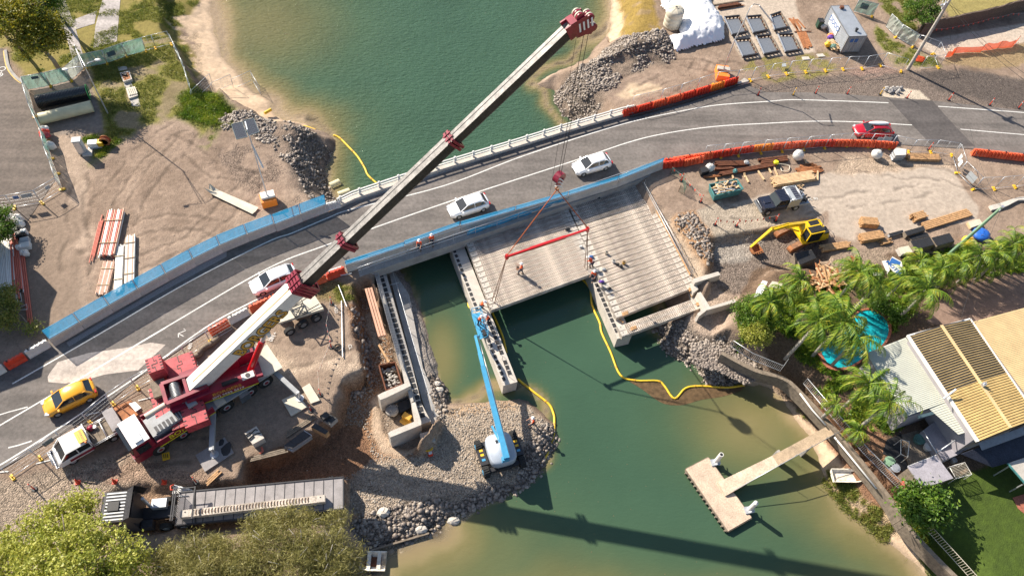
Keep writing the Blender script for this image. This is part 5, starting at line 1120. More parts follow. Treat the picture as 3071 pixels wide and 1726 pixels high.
# truck with flat trailer carrying one beam
gz = -.8
A = P('N', 850, 578, .5); B = P('j', 680, 850, .5); ty = math.atan2(B.y-A.y, B.x-A.x); T_ = LF((A.x, A.y, 0), ty); TL = (B-A).length
tk = thing('semi_trailer_truck', 'grey truck with a long flat trailer half under the bottom trees', 'truck', (A.x, A.y, gz))
def tp(q, n, m, par=tk): return q.build(n, m, par, True)
q = MB(); cbox(q, T_, -3.9, -1.6, -1.2, 1.2, gz+.6, gz+3.2, tx=.1, ty=.05); cb = tp(q, 'cab', 'darksteel')
q = MB()
for k in range(9): cbox(q, T_, -3.6, -2.1, -1.05+k*.25, -.95+k*.25, gz+3.2, gz+3.25)
q.build('roof_ribs', 'steel', cb, True)
q = MB(); cbox(q, T_, -3.4, -2.6, -.35, .35, gz+3.25, gz+3.33); q.build('roof_hatch', 'black', cb, True)
q = MB(); cbox(q, T_, -3.98, -3.88, -1.1, 1.1, gz+1.9, gz+2.9); cbox(q, T_, -3.6, -2.6, -1.22, -1.14, gz+1.9, gz+2.8); q.build('windscreen', 'glass', cb, True)
q = MB()
for s in (-1, 1): q.add([T_(-2.1, s*1.15, gz+3.2), T_(-1.5, s*1.2, gz+4.0), T_(-.7, s*1.15, gz+3.3), T_(-1.4, s*1.15, gz+2.2)], [(0, 1, 2, 3)])
q.add([T_(-2.2, -1.15, gz+3.25), T_(-2.2, 1.15, gz+3.25), T_(-1.5, 1.2, gz+4.0), T_(-1.5, -1.2, gz+4.0)], [(0, 1, 2, 3)]); q.add([T_(-2.2, -1.15, gz+3.2), T_(-2.2, 1.15, gz+3.2), T_(-1.46, 1.2, gz+3.95), T_(-1.46, -1.2, gz+3.95)], [(3, 2, 1, 0)]); q.build('wind_deflector', 'darksteel', cb, True)
q = MB(); cbox(q, T_, -1.6, 2.2, -.45, .45, gz+.7, gz+1.1); cbox(q, T_, -1.5, -.7, -1.2, -.6, gz+.6, gz+1.4); tp(q, 'tractor_chassis', 'darksteel')
q = MB(); q.cyl(T_(-1.1, .5, gz+1.0), T_(-1.1, .5, gz+3.0), .12, n=10); cbox(q, T_, -.9, .2, .2, .9, gz+1.1, gz+1.6); tp(q, 'exhaust_stack', 'galv')
for x in (-3.0, .1, 1.4):
    for s in (-1, 1): q = MB(); q.cyl(T_(x, s*.85, gz+.5), T_(x, s*1.2, gz+.5), .5, n=16); wh = tp(q, 'wheel', 'rubber'); q = MB(); q.cyl(T_(x, s*1.15, gz+.5), T_(x, s*1.22, gz+.5), .26, n=12); q.build('rim', 'galv', wh, True)
q = MB(); cbox(q, T_, 1.0, TL, -1.28, 1.28, gz+1.25, gz+1.45); td = tp(q, 'trailer_deck', 'deck_grey')
q = MB()
for k in range(16): cbox(q, T_, 1.5+k*.75, 1.55+k*.75, -1.26, 1.26, gz+1.45, gz+1.47)
for s in (-1, 1): cbox(q, T_, 1.0, TL, s*1.28-.05, s*1.28+.05, gz+1.2, gz+1.52)
cbox(q, T_, TL-.08, TL+.02, -1.28, 1.28, gz+1.2, gz+1.52); q.build('deck_ribs', 'darksteel', td, True)
q = MB()
for x in (.95, 1.1):
    for y in np.linspace(-1.2, 1.2, 9): q.cyl(T_(x, y, gz+1.4), T_(x, y, gz+2.5), .03, n=5)
    q.bar(T_(x, -1.25, gz+2.5), T_(x, 1.25, gz+2.5), .08, .08)
q.bar(T_(2.5, -1.25, gz+1.5), T_(2.5, 1.25, gz+2.5), .1, .1); q.bar(T_(2.5, -1.25, gz+2.5), T_(2.5, 1.25, gz+2.5), .1, .1); q.bar(T_(1.0, 1.2, gz+2.5), T_(2.5, 1.2, gz+2.5), .07, .07); tp(q, 'headboard', 'darksteel')
for x in (TL-4.2, TL-2.9, TL-1.6):
    for s in (-1, 1): q = MB(); q.cyl(T_(x, s*.85, gz+.5), T_(x, s*1.2, gz+.5), .5, n=16); tp(q, 'wheel', 'rubber')
bb = dup(b0, (0, 0, 0), 0, 'precast concrete beam riding on the flat truck trailer', 'beam on the truck')
a, b_ = P('i', 1310, 1005, gz+1.85), P('j', 545, 890, gz+1.85); bb.location = ((a.x+b_.x)/2, (a.y+b_.y)/2, gz+1.78); bb.rotation_euler = (0, 0, math.atan2(b_.y-a.y, b_.x-a.x)); bb.scale = ((b_-a).length/9.3, 1, 1); del bb['group']
st_ = thing('step_platform', 'small white step platform with a red handle beside the truck headboard', 'steps', tuple(P('N', 1080, 330, -.7)))
q = MB(); a, b_ = P('N', 1080, 310, .3), P('N', 1235, 345, -.6)
for k in range(6): c = a.lerp(b_, k/5); q.box(tuple(c), (.14, .62, .04), ty)
q.box(tuple(P('N', 1025, 305, .35)), (.6, .6, .05), ty); q.build('treads', 'white_worn', st_, True)
q = MB(); q.tube(PL('N 985 300, N 940 300, N 940 250, N 985 230', .9), .05, 6); q.build('handle', 'redplastic', st_, True)
q = MB()
for s in ('N 985 235, N 1235 310', 'N 1000 385, N 1180 380'): q.tube(PL(s, .7), .03, 5)
for s in ('N 990 270', 'N 990 370', 'N 1080 280', 'N 1080 370'): p = PL(s, .3)[0]; q.cyl((p.x, p.y, -.8), (p.x, p.y, .8), .03, n=5)
q.build('side_rails', 'galv', st_, True)
# ============================================================ SITE: POLES, PIPES, MATERIALS
def up(p, z): return Vector((p.x, p.y, z))
def light_base(t_, s, z=0):
    c = PL(s, .5); m_ = (c[0]+c[1])/2; return m_
# solar lighting tower
b0_ = P('b', 125, 1420, 1.0); bz = .95
t = thing('solar_light_tower', 'lighting pole with two solar panels on an orange and white block near the rubble bank', 'light pole', (b0_.x, b0_.y, 0))
q = MB(); q.box((b0_.x, b0_.y, .45), (1.5, 1.2, .9), .35); q.build('base_block', 'orange2', t, True)
q = MB(); q.box((b0_.x, b0_.y+.15, 1.03), (1.35, .8, .26), .35); q.build('counterweight_block', 'white_worn', t, True)
ph = 9.3; q = MB(); q.cyl((b0_.x, b0_.y, 1.1), (b0_.x, b0_.y, ph), .07, .05, n=8); q.build('pole', 'galv', t, True)
for s in ('a 1675 900, a 1752 882, a 1792 990, a 1712 1008', 'a 1765 872, a 1835 856, a 1876 955, a 1800 982'):
    c = PL(s, ph); q = MB(); q.add(c+[v-Vector((0, 0, .05)) for v in c], [(0, 1, 2, 3), (7, 6, 5, 4), (0, 4, 5, 1), (1, 5, 6, 2), (2, 6, 7, 3), (3, 7, 4, 0)]); pn_ = q.build('solar_panel', 'navy', t, True)
    q = MB()
    for k in range(1, 7): q.bar(c[0].lerp(c[1], k/7)+Vector((0, 0, .01)), c[3].lerp(c[2], k/7)+Vector((0, 0, .01)), .012, .01)
    for k in range(1, 8): q.bar(c[0].lerp(c[3], k/8)+Vector((0, 0, .01)), c[1].lerp(c[2], k/8)+Vector((0, 0, .01)), .012, .01)
    for k in range(4): q.bar(c[k], c[(k+1) % 4], .05, .06)
    q.build('cell_grid', 'sign_dark', pn_, True)
q = MB(); q.bar(P('a', 1790, 940, ph), P('a', 1775, 880, ph), .1, .08); q.tube([up(b0_, 7.5), P('a', 1815, 1010, 8), P('a', 1825, 1050, 8)], .04, 5); q.build('bracket', 'galv', t, True)
q = MB(); q.cyl(P('a', 1822, 1045, 6.5), P('a', 1905, 1215, 4.8), .1, n=8); q.build('lamp', 'white_worn', t, True)
# second lighting pole by the road
c = P('Z', 465, 585, .8)
t = thing('light_pole', 'curved lighting pole on an orange block behind the red barriers', 'light pole', (c.x, c.y, 0))
q = MB(); q.box((c.x, c.y, .4), (1.5, 2.0, .8), -.15); q.build('base_block', 'orange2', t, True)
q = MB(); q.box((c.x+.05, c.y+.15, .95), (1.5, .6, .3), -.2); q.build('counterweight_block', 'concrete', t, True)
arc = [up(c, .9), up(c, 8.2), P('Z', 688, 55, 9.2), P('Z', 722, 32, 9.5), P('Z', 760, 38, 9.4)]
q = MB(); q.tube([up(c, .9), up(c, 5), P('Z', 645, 165, 7.4), P('Z', 685, 70, 9.2), P('Z', 722, 34, 9.6), P('Z', 765, 42, 9.5)], .075, 7, r1=.05); q.build('pole', 'galv', t, True)
q = MB(); q.bar(P('Z', 765, 48, 9.3), P('Z', 890, 205, 7.2), .16, .12); q.build('lamp', 'white_worn', t, True)
# twin street light in the park lot
c = P('a', 780, 820, 0)
t = thing('street_light', 'slim twin arm street light standing in the weeds beside the pipes', 'street light', (c.x, c.y, 0))
q = MB(); q.cyl(c, up(c, 8.9), .08, .05, n=8); q.build('pole', 'galv', t, True)
for pts, lp in (([up(c, 8.6), P('a', 600, 490, 9.3), P('a', 560, 483, 9.4), P('a', 490, 497, 9.3)], (472, 502)), ([up(c, 8.6), P('a', 615, 478, 9.4), P('a', 640, 455, 9.5), P('a', 690, 438, 9.4)], (708, 434))):
    q = MB(); q.tube(pts, .035, 6); ar = q.build('arm', 'galv', t, True); p = P('a', *lp, 9.35); q = MB(); q.blob(tuple(p), (.32, .2, .09)); q.build('lamp', 'white_worn', ar, True)
# timber power pole and its wires
c = P('U', 590, 752, 0); tp_ = P('U', 1045, 0, 10.1)
t = thing('power_pole', 'thick weathered timber power pole leaning across the picture at the top right', 'power pole', (c.x, c.y, 0))
q = MB(); q.cyl(c, c.lerp(tp_, 1.1), .22, .15, n=12); q.build('pole', 'bark_grey', t, True)
q = MB(); h9 = c.lerp(tp_, .93); q.box((h9.x-.3, h9.y-.1, h9.z), (.3, .25, .9)); q.box((h9.x-.1, h9.y+.3, h9.z), (1.5, .15, .15), .5); q.build('fuse_box', 'galv', t, True)
for j in range(3): q = MB(); p = h9+Vector((-.6+j*.5, .2+j*.25, .2)); q.cyl(p, p+Vector((0, 0, .2)), .06, n=8); q.build('insulator', 'white_worn', t, True)
def wire(a, b_, label, sag=.3, r=.014, n=14):
    q = MB(); q.tube([a.lerp(b_, k/n)-Vector((0, 0, sag*4*(k/n)*(1-k/n))) for k in range(n+1)], r, 4); tag(q.build('power_wire', 'black'), label, 'wire', None)
wire(h9, P('U', 1066, 535, .3), 'thin stay wire from the timber power pole down to the orange net', 0)
wire(h9+Vector((.2, 0, .2)), P('U', 1900, 900, 8), 'upper power wire running from the timber pole to the right edge', .6, .02)
wire(h9+Vector((.5, .3, .2)), P('U', 1920, 840, 8), 'second power wire running right from the timber pole', .6, .02)
wire(h9+Vector((-.3, .3, .2)), P('U', 2000, 330, 8), 'power wire running right from the timber pole above the brush fence', .8, .016)
# green painted pole near the palms
c = P('Y', 1090, 1430, 0); tp_ = P('Y', 1690, 895, 9.4)
t = thing('power_pole', 'pale green pole leaning over the works yard beside the palms', 'power pole', (c.x, c.y, 0))
defm('pole_green', (.2, .33, .22), .7, var=.25, scale=2, streak=(1, 1, .2))
q = MB(); q.cyl(c, tp_, .2, .13, n=10); q.build('pole', 'pole_green', t, True)
q = MB(); q.bar(tp_+Vector((-.3, -.3, -.2)), tp_+Vector((.3, .3, -.2)), .1, .1); q.cyl(tp_, tp_+Vector((0, 0, .15)), .15, n=8); q.build('pole_cap', 'galv', t, True)
wire(tp_, P('Y', 1330, 0, 8), 'wire from the green pole up across the road patch', .5)
wire(tp_, P('Y', 1240, 440, 5), 'short wire from the green pole over the gate', .2)
wire(tp_, P('h', 1475, 980, 5), 'long wire from the green pole down to the striped roof', .6)
# big pipes
def pipe(a, b_, r, label, m, ribs=0, name='drain_pipe', wall=.06):
    a = Vector(a); b_ = Vector(b_); d = (b_-a); L_ = d.length; d.normalize(); t = thing(name, label, 'pipe', ((a.x+b_.x)/2, (a.y+b_.y)/2, a.z-r))
    u = d.cross(Vector((0, 0, 1))).normalized(); v = u.cross(d); n = 24; secs = []
    st = ribs*2+1 if ribs else 2
    for k in range(st):
        f = k/(st-1); rr = r-(.05 if ribs and k % 2 else 0); c = a+d*L_*f; secs.append([c+(u*math.cos(2*PI*j/n)+v*math.sin(2*PI*j/n))*rr for j in range(n)])
    q = MB(); q.loft(secs, sm=not ribs, caps=False)
    inn = [[c+(u*math.cos(2*PI*j/n)+v*math.sin(2*PI*j/n))*(r-wall*1.6) for j in range(n)] for c in (a, b_)]
    q.loft([secs[0], inn[0], inn[1], secs[-1]], caps=False, sm=False); q.build('pipe_shell', m, t, True); return t
defm('pipe_black', (.012, .012, .014), .3, var=.2, coat=.4); defm('pipe_cream', (.6, .55, .35), .5, var=.12, scale=1)
a, b_ = P('a', 268, 738, .7), P('a', 632, 665, .7); pp = pipe(a, b_, .76, 'fat black corrugated pipe lying under the green fence cloth', 'pipe_black', 34)
q = MB(); d = (b_-a).normalized(); q.cyl(b_+d*.02, b_+d*.12, .8, n=24, caps=False); q.build('green_end_band', mat('green_band', (.03, .4, .08), .5), pp, True)
pipe(P('a', 285, 862, .6), P('a', 668, 768, .6), .62, 'fat cream pipe lying below the black corrugated pipe', 'pipe_cream')
def bundle(s, wd, label, kinds, n=7, layers=2, r=.055, group=None, seed=1, z0=0, strap=2, name='pipe_bundle', cat='pipes', jit=.15):
    a, b_ = PL(s, z0+r); d = (b_-a).normalized(); u = Vector((-d.y, d.x, 0)); R = random.Random(seed)
    t = thing(name, label, cat, ((a.x+b_.x)/2, (a.y+b_.y)/2, z0), 0, group)
    rr = wd/n/2
    for l in range(layers):
        for k in range(n-(l % 2)):
            o = u*((k+.5+(l % 2)*.5)/n-.5)*wd+Vector((0, 0, z0+rr*(1+1.72*l))); q = MB(); j1, j2 = R.uniform(-jit, jit), R.uniform(-jit, jit)
            q.cyl(up(a, 0)+d*j1+o, up(b_, 0)+d*j2+o, rr*.96, n=8); q.build('pipe', kinds[(k*3+l*2+seed) % len(kinds)] if isinstance(kinds, list) else kinds, t, True)
    for k in range(strap):
        c = up(a.lerp(b_, (k+.5)/strap), 0); h_ = z0+rr*2*layers
        q = MB(); q.bar(c-u*wd*.52+Vector((0, 0, h_)), c+u*wd*.52+Vector((0, 0, h_)), .04, .08, up=(0, 0, 1)); q.build('strap', 'timber_pale', t, True)
    return t
PW, PO = 'pvc_white', 'pvc_orange'; PP = 'pvc_pale'; defm('pvc_pale', (.62, .38, .27), .5, var=.15)
bundle('e 848 205, e 775 530', 1.55, 'tall bundle of orange and white pipes stacked on the spoil ground', [PO, PW, PP, PW, PO], 10, 3, group='pipe bundles on the spoil ground')
bundle('e 738 250, e 665 545', .4, 'few loose white and orange pipes left of the stacked bundle', [PW, PW, PO], 4, 1, seed=2, strap=0, jit=.5)
bundle('e 795 565, e 735 800', 1.15, 'pale orange pipe bundle touching the blue cloth screen', [PP, PP, PW, PP], 11, 2, seed=3, group='pipe bundles on the spoil ground')
bundle('e 873 450, e 855 785', .8, 'plain white pipe bundle in the middle of the three lower bundles', PW, 7, 2, seed=4, group='pipe bundles on the spoil ground')
bundle('e 950 385, e 940 720', .85, 'white strapped pipe bundle, rightmost of the lower bundles', [PW, PW, PW, PP], 8, 3, seed=5, group='pipe bundles on the spoil ground', strap=3)
bundle('M 5 330, M 60 830', 1.2, 'white pipes cut by the left edge of the picture', PW, 9, 2, seed=6, jit=.8, strap=0)
bundle('M 95 330, M 120 810', .9, 'white pipes between the left edge and the orange pipes', [PW, PW, PO, PW], 6, 2, seed=7, jit=.9, strap=0)
bundle('M 150 330, M 200 860', .75, 'mixed orange pipes right of the white pipes at the left edge', [PO, PO, PW], 5, 2, seed=8, jit=.9, strap=0)
bundle('M 215 460, M 300 1140', .45, 'three long orange pipes reaching down beside the hedge', [PO], 3, 1, seed=9, jit=.7, strap=0)
# junk heap of bags and crates beside the pipes
R = random.Random(5)
for k, (x, y, w_, h_, m_, lab) in enumerate(((85, 85, .9, .5, 'white_worn', 'crumpled white bag nearest the forecourt gate'), (160, 100, 1.0, .6, 'white_worn', 'larger white bag above the black crates'), (180, 150, .8, .5, 'sign_white', 'white crate under the large white bag'), (130, 215, .7, .4, 'black', 'black crate with a white frame at the hedge'), (225, 230, .5, .6, 'sign_white', 'small white box on the black crates'), (195, 260, .9, .5, 'black', 'low black crate beside the small white box'), (235, 320, .8, .5, 'sign_grey', 'grey crate above the white tub'), (240, 370, .9, .5, 'white_worn', 'white tub at the end of the heap'), (180, 390, .6, .5, 'white_worn', 'white sack beside the white tub'), (235, 440, .7, .5, 'white_worn', 'lowest white sack above the orange pipes'))):
    p = P('M', x, y, h_); q = MB()
    if 'bag' in lab or 'sack' in lab: q.blob((p.x, p.y, .25), (w_*.55, w_*.45, h_), nu=12, nv=6, jit=.18)
    else: q.box((p.x, p.y, h_/2), (w_, w_*.75, h_), .3, taper=.95); q.box((p.x, p.y, h_+.02), (w_*.8, w_*.5, .04), .3)
    tag(q.build('bag' if 'bag' in lab or 'sack' in lab else 'crate', m_), lab, 'bag' if 'bag' in lab or 'sack' in lab else 'crate')
# scrap frames at the hedge
t = thing('scrap_frame', 'tangle of thin white metal frames in the hedge below the left pipes', 'frame', tuple(P('M', 150, 930, 0)))
for s in ('M 85 870, M 200 850, M 215 930, M 100 940', 'M 130 1020, M 270 1010, M 265 960'): q = MB(); p = PL(s, .6); q.tube(p+[p[0]], .03, 5); q.build('tube_frame', 'galv', t, True)
# planter box, slatted pad and stepping path
def boxat(s, z0, z1, name, label, cat, m, **k):
    q = MB(); q.prism(PL(s, z1), z0, z1); return tag(q.build(name, m), label, cat, **k)
t = thing('planter', 'square concrete planter with rust coloured fill among the weeds', 'planter', tuple(P('a', 912, 560, 0)))
q = MB(); q.prism(PL('a 866 527, a 936 512, a 956 572, a 893 592', .3), -.1, .3); q.build('concrete_box', 'concrete_light', t, True); q = MB(); q.prism(PL('a 878 533, a 930 521, a 946 567, a 898 583', .32), .2, .315); q.build('fill', 'rust_bright', t, True)
q = MB(); q.bar(P('a', 882, 534, .42), P('a', 915, 542, .42), .22, .16); q.build('dark_plank', 'black', t, True)
t = thing('slatted_pad', 'slatted concrete pad set in the weedy ground below the planter', 'pad', tuple(P('a', 950, 670, 0)))
q = MB(); q.prism(PL('a 910 640, a 975 625, a 998 690, a 932 712', .2), -.1, .2); q.build('concrete_base', 'concrete_light', t, True)
q = MB()
for k in range(5): a, b_ = P('a', 920+k*13, 640-k*3, .26), P('a', 940+k*13, 690-k*3, .26); q.bar(a, b_, .12, .08)
q.build('slats', 'cream', t, True)
for s in ('a 850 485, a 915 480, a 922 500, a 860 515', 'a 895 600, a 945 590, a 965 628, a 905 640', 'a 940 718, a 1000 700, a 1018 770, a 955 765'): sheet('paving_slab', PL(s, 0), .0, 'concrete', t=.08)
# electrical cabinets and cable reel
t = thing('electrical_cabinet', 'tall grey electrical cabinet casting a shadow on the forecourt', 'cabinet', tuple(P('a', 590, 1110, 0)))
c = P('a', 600, 1100, .1); q = MB(); q.box((c.x, c.y, .95), (.75, .6, 1.8), .15); q.box((c.x, c.y, 1.88), (.85, .7, .08), .15); q.build('cabinet_body', 'sign_grey', t, True)
q = MB(); q.box((c.x+.5, c.y-.1, .1), (.9, .9, .2), .15); q.build('plinth', 'concrete_light', t, True)
q = MB(); q.box((c.x, c.y-.31, 1.0), (.6, .03, 1.5), .15); q.build('door', 'galv', t, True)
t = thing('pump_set', 'small white and yellow machine beside the cabinet', 'machine', tuple(P('a', 680, 1040, 0)))
c = P('a', 670, 1035, .5); q = MB(); q.box((c.x, c.y, .4), (.9, .65, .55), .15); q.build('housing', 'sign_white', t, True); q = MB(); q.box((c.x+.75, c.y+.1, .45), (.45, .6, .5), .15); q.build('engine', 'yellow', t, True); q = MB(); q.box((c.x+.2, c.y-.25, .1), (1.3, .3, .15), .15); q.build('skid', 'galv', t, True)
t = thing('cable_reel', 'reddish wooden cable reel beside the small white machine', 'cable reel', tuple(P('a', 760, 1022, 0)))
c = P('a', 760, 1022, .5)
for k in (0, .4): q = MB(); q.cyl((c.x, c.y-.2+k, .55), (c.x, c.y-.14+k, .55), .55, n=18); q.build('flange', 'rust_bright', t, True)
q = MB(); q.cyl((c.x, c.y-.2, .55), (c.x, c.y+.25, .55), .35, n=14); q.build('drum', 'pvc_orange', t, True)
for k, (x, y, m_, l) in enumerate(((322, 940, 'white_worn', 'white sack'), (325, 962, 'redplastic', 'upper red sack'), (330, 985, 'crane_pink', 'lower red sack'), (362, 1048, 'white_worn', 'bulging white plastic bag'))):
    p = P('a', x, y, .5); q = MB(); q.blob((p.x, p.y, .35+(.3 if k < 3 else 0)), (.55, .4, .3 if k < 3 else .55), nu=12, nv=6, jit=.12); tag(q.build('sack', m_), f'{l} leaning at the street fence below the cream pipe', 'sack')
# long cream channel piece
a, b_ = P('e', 1510, 45, .1), P('e', 1850, 200, .1); q = MB(); d = (b_-a); n = 10; u = Vector((-d.y, d.x, 0)).normalized(); secs = []
for k in range(n+1):
    f = k/n; w_ = .38+.12*f; c = a+d*f; ben = .5*max(0, .12-f)/.12; secs.append([c-u*w_+Vector((0, 0, .1+ben)), c+Vector((0, 0, -.02)), c+u*w_+Vector((0, 0, .06+ben)), c+u*w_+Vector((0, 0, .03+ben)), c+Vector((0, 0, -.06)), c-u*w_+Vector((0, 0, .07+ben))])
q.loft(secs); tag(q.build('liner_sheet', 'cream'), 'long cream liner strip lying on the spoil ground below the solar light', 'liner')
# ------------------------------------------------------------ floating silt booms
def fboom(s, label, z=WZ, r=.14, m='yellow_boomline', joints=True):
    pts = smooth(PL(s, z+.06), 5); q = MB(); q.tube(pts, r, 7); t = thing('floating_boom', label, 'floating boom', tuple(pts[len(pts)//2])); q.build('float_tube', m, t, True)
    for p, d in along(pts, 2.4, 1.0): q = MB(); q.cyl(p-d*.06, p+d*.06, r*1.25, n=8); q.build('joint_collar', 'gold', t, True)
    return t
fboom('b 605 978, b 650 1000, b 720 1070, b 780 1135, b 830 1215, b 860 1275, b 960 1362', 'curving yellow float line in the lagoon beside the railing', r=.11)
fboom('b 262 905, b 330 908, b 405 915, b 478 940', 'short yellow float line lying on the rubble bank', z=WZ+.3, r=.09)
a, b_ = P('b', 105, 820, -2.4), P('b', 152, 793, -2.4); q = MB(); q.cyl(a, b_, .18, n=10); tag(q.build('float', 'yellow_boomline'), 'single short yellow float on the beach edge above the rubble', 'float')
for k, (x, y, x2, y2) in enumerate(((580, 1350, 648, 1318), (640, 1415, 722, 1385))): q = MB(); a, b_ = P('b', x, y, WZ), P('b', x2, y2, WZ); q.cyl(a, b_, .42, n=14); tag(q.build('drain_outlet', 'pipe_cream'), f"{'left' if k == 0 else 'right'} one of two cream drum ends standing in the water at the bridge corner", 'drum')
fb = fboom('W 255 90, W 300 190, W 345 300, W 372 420', 'yellow float line hugging the long pier under the hoisted beam', r=.1)
fboom('W 462 632, W 590 735, W 710 830, W 748 900, W 758 960, W 752 1080, W 722 1190, W 672 1280, W 600 1335, W 520 1385, W 415 1442, j 1800 790, j 1700 830, j 1620 878', 'long yellow float line curving round the gravel island', r=.11)
fboom('W 62 0, W 68 50, W 95 70', 'short yellow float at the left side of the long pier', r=.08)
fboom('g 590 690, g 650 760, g 665 880, g 720 1005, g 735 1080, g 800 1220, g 870 1385, g 980 1425, g 1140 1428, k 1190 75, k 1262 165, k 1340 92, k 1440 75, k 1640 85, k 1768 68', 'zigzag yellow float line between the second pier and the rock bank', r=.1)
# brown silt skirt hanging below the zigzag boom
tp_ = smooth(PL('k 880 5, k 980 38, k 1140 40, k 1190 75, k 1262 165', WZ-.0), 3); lo = smooth(PL('k 900 20, k 1030 100, k 1110 160, k 1180 200, k 1230 210', WZ), 3)
def skirt(tp_, lo, label):
    q = MB(); n = min(len(tp_), len(lo)); R = random.Random(4); vs = []
    for i in range(n): vs += [(tp_[i].x, tp_[i].y, WZ+.03), ((tp_[i].x+lo[i].x)/2, (tp_[i].y+lo[i].y)/2, WZ+.035+R.random()*.03), (lo[i].x, lo[i].y, WZ+.012)]
    q.add(vs, [(i*3+k, i*3+k+1, (i+1)*3+k+1, (i+1)*3+k) for i in range(n-1) for k in range(2)]); tag(q.build('silt_curtain', 'silt_skirt'), label, 'silt curtain', 'brown silt curtains')
skirt(tp_, lo, 'brown silt curtain spread left of the boom corner')
skirt(smooth(PL('k 1262 165, k 1340 92, k 1440 75, k 1640 85, k 1768 68', WZ), 3), smooth(PL('k 1225 212, k 1330 210, k 1450 175, k 1610 150, k 1745 110', WZ), 3), 'brown silt curtain spread right of the boom corner')
# ------------------------------------------------------------ top right compound
t = thing('shipping_container', 'grey corrugated shipping container with a white lettered board', 'container', tuple(P('d', 640, 250, 0)))
R0 = PL('d 535 48, d 662 40, d 800 252, d 657 262', 2.6)
cx_ = sum((p for p in R0), Vector())/4; dl_ = ((R0[3]-R0[0])+(R0[2]-R0[1])).normalized(); CYW = math.atan2(dl_.y, dl_.x); K_ = LF((cx_.x, cx_.y, 0), CYW); LL, WW = 3.03, 1.22
defm('container_grey', (.42, .45, .49), .5, var=.1, scale=1, speck=.04)
q = MB(); cbox(q, K_, -LL, LL, -WW+.04, WW-.04, .15, 2.55)
for sd in (-1, 1):
    for k in range(26): x = -LL+.15+k*.23; cbox(q, K_, x, x+.11, sd*(WW-.04), sd*WW, .25, 2.5)
for k in range(30): x = -LL+.1+k*.2; cbox(q, K_, x, x+.09, -WW+.08, WW-.08, 2.55, 2.585)
q.build('container_body', 'container_grey', t, True)
q = MB()
for sd in (-1, 1):
    for z in (.1, 2.5): cbox(q, K_, -LL, LL, sd*WW-.05, sd*WW+.05, z, z+.1)
    for x in (-LL, LL): cbox(q, K_, x-.05, x+.05, sd*WW-.05, sd*WW+.05, .1, 2.6)
for x in (-LL, LL):
    for z in (.1, 2.5): cbox(q, K_, x-.05, x+.05, -WW, WW, z, z+.1)
q.build('corner_frame', 'steel', t, True)
for sd in (-1, 1):
    q = MB(); cbox(q, K_, LL+.02, LL+.07, .03 if sd > 0 else -WW+.08, WW-.08 if sd > 0 else -.03, .25, 2.5); dr = q.build('door', 'crane_grey', t, True)
    q = MB()
    for y in (.3, .85): q.cyl(K_(LL+.1, sd*y, .2), K_(LL+.1, sd*y, 2.5), .025, n=6)
    q.build('lock_rods', 'galv', dr, True)
q = MB(); cbox(q, K_, -1.9, .6, -WW-.06, -WW-.03, .8, 2.35); bdd = q.build('lettered_board', 'sign_white', t, True)
text('DDDD', .95, 'lettering', 'sign_blue', bdd, frame(K_(-.65, -WW-.066, 1.65)-Vector(t.location), K_(1, 0, 0)-K_(0, 0, 0), K_(0, -1, 0)-K_(0, 0, 0)), bold=.02)
q = MB(); cbox(q, K_, LL+.08, LL+.09, -.9, -.35, 1.7, 2.2); cbox(q, K_, LL+.08, LL+.09, -.2, .25, 1.7, 2.2); q.build('door_decals', 'sign_blue', t, True)
q = MB(); p = P('d', 715, 225, 2.65); q.cyl((p.x, p.y, 2.6), (p.x, p.y, 2.9), .14, n=10); q.cyl((p.x, p.y, 2.85), (p.x, p.y, 3.0), .2, n=10); q.build('roof_vent', 'black', t, True)
q = MB(); p = P('d', 610, 60, 2.65); q.box((p.x, p.y, 2.78), (.45, .4, .3)); q.build('roof_box', 'rust', t, True)
# water tank
c = P('c', 1240, 185, 0)
t = thing('water_tank', 'round beige water tank standing beside the white tarpaulin', 'tank', (c.x, c.y, 0))
n = 28; q = MB(); q.loft([[(c.x+r*math.cos(2*PI*k/n), c.y+r*math.sin(2*PI*k/n), z) for k in range(n)] for r, z in ((1.12, 0), (1.12, .3), (1.09, .34), (1.12, .4), (1.12, .9), (1.09, .95), (1.12, 1.0), (1.12, 1.55), (1.09, 1.6), (1.12, 1.65), (1.12, 2.3), (1.0, 2.45), (.5, 2.62), (.3, 2.66))], sm=True); q.build('tank_body', 'cream', t, True)
q = MB()
for k in range(8): a = 2*PI*k/8; q.bar((c.x+.35*math.cos(a), c.y+.35*math.sin(a), 2.66), (c.x+1.0*math.cos(a), c.y+1.0*math.sin(a), 2.46), .09, .06)
q.build('roof_ribs', 'cream', t, True)
q = MB(); q.cyl((c.x, c.y, 2.6), (c.x, c.y, 2.74), .27, n=16); q.cyl((c.x, c.y, 2.74), (c.x, c.y, 2.76), .16, n=12, mi=1); q.build('lid', ['cream', 'black'], t, True)
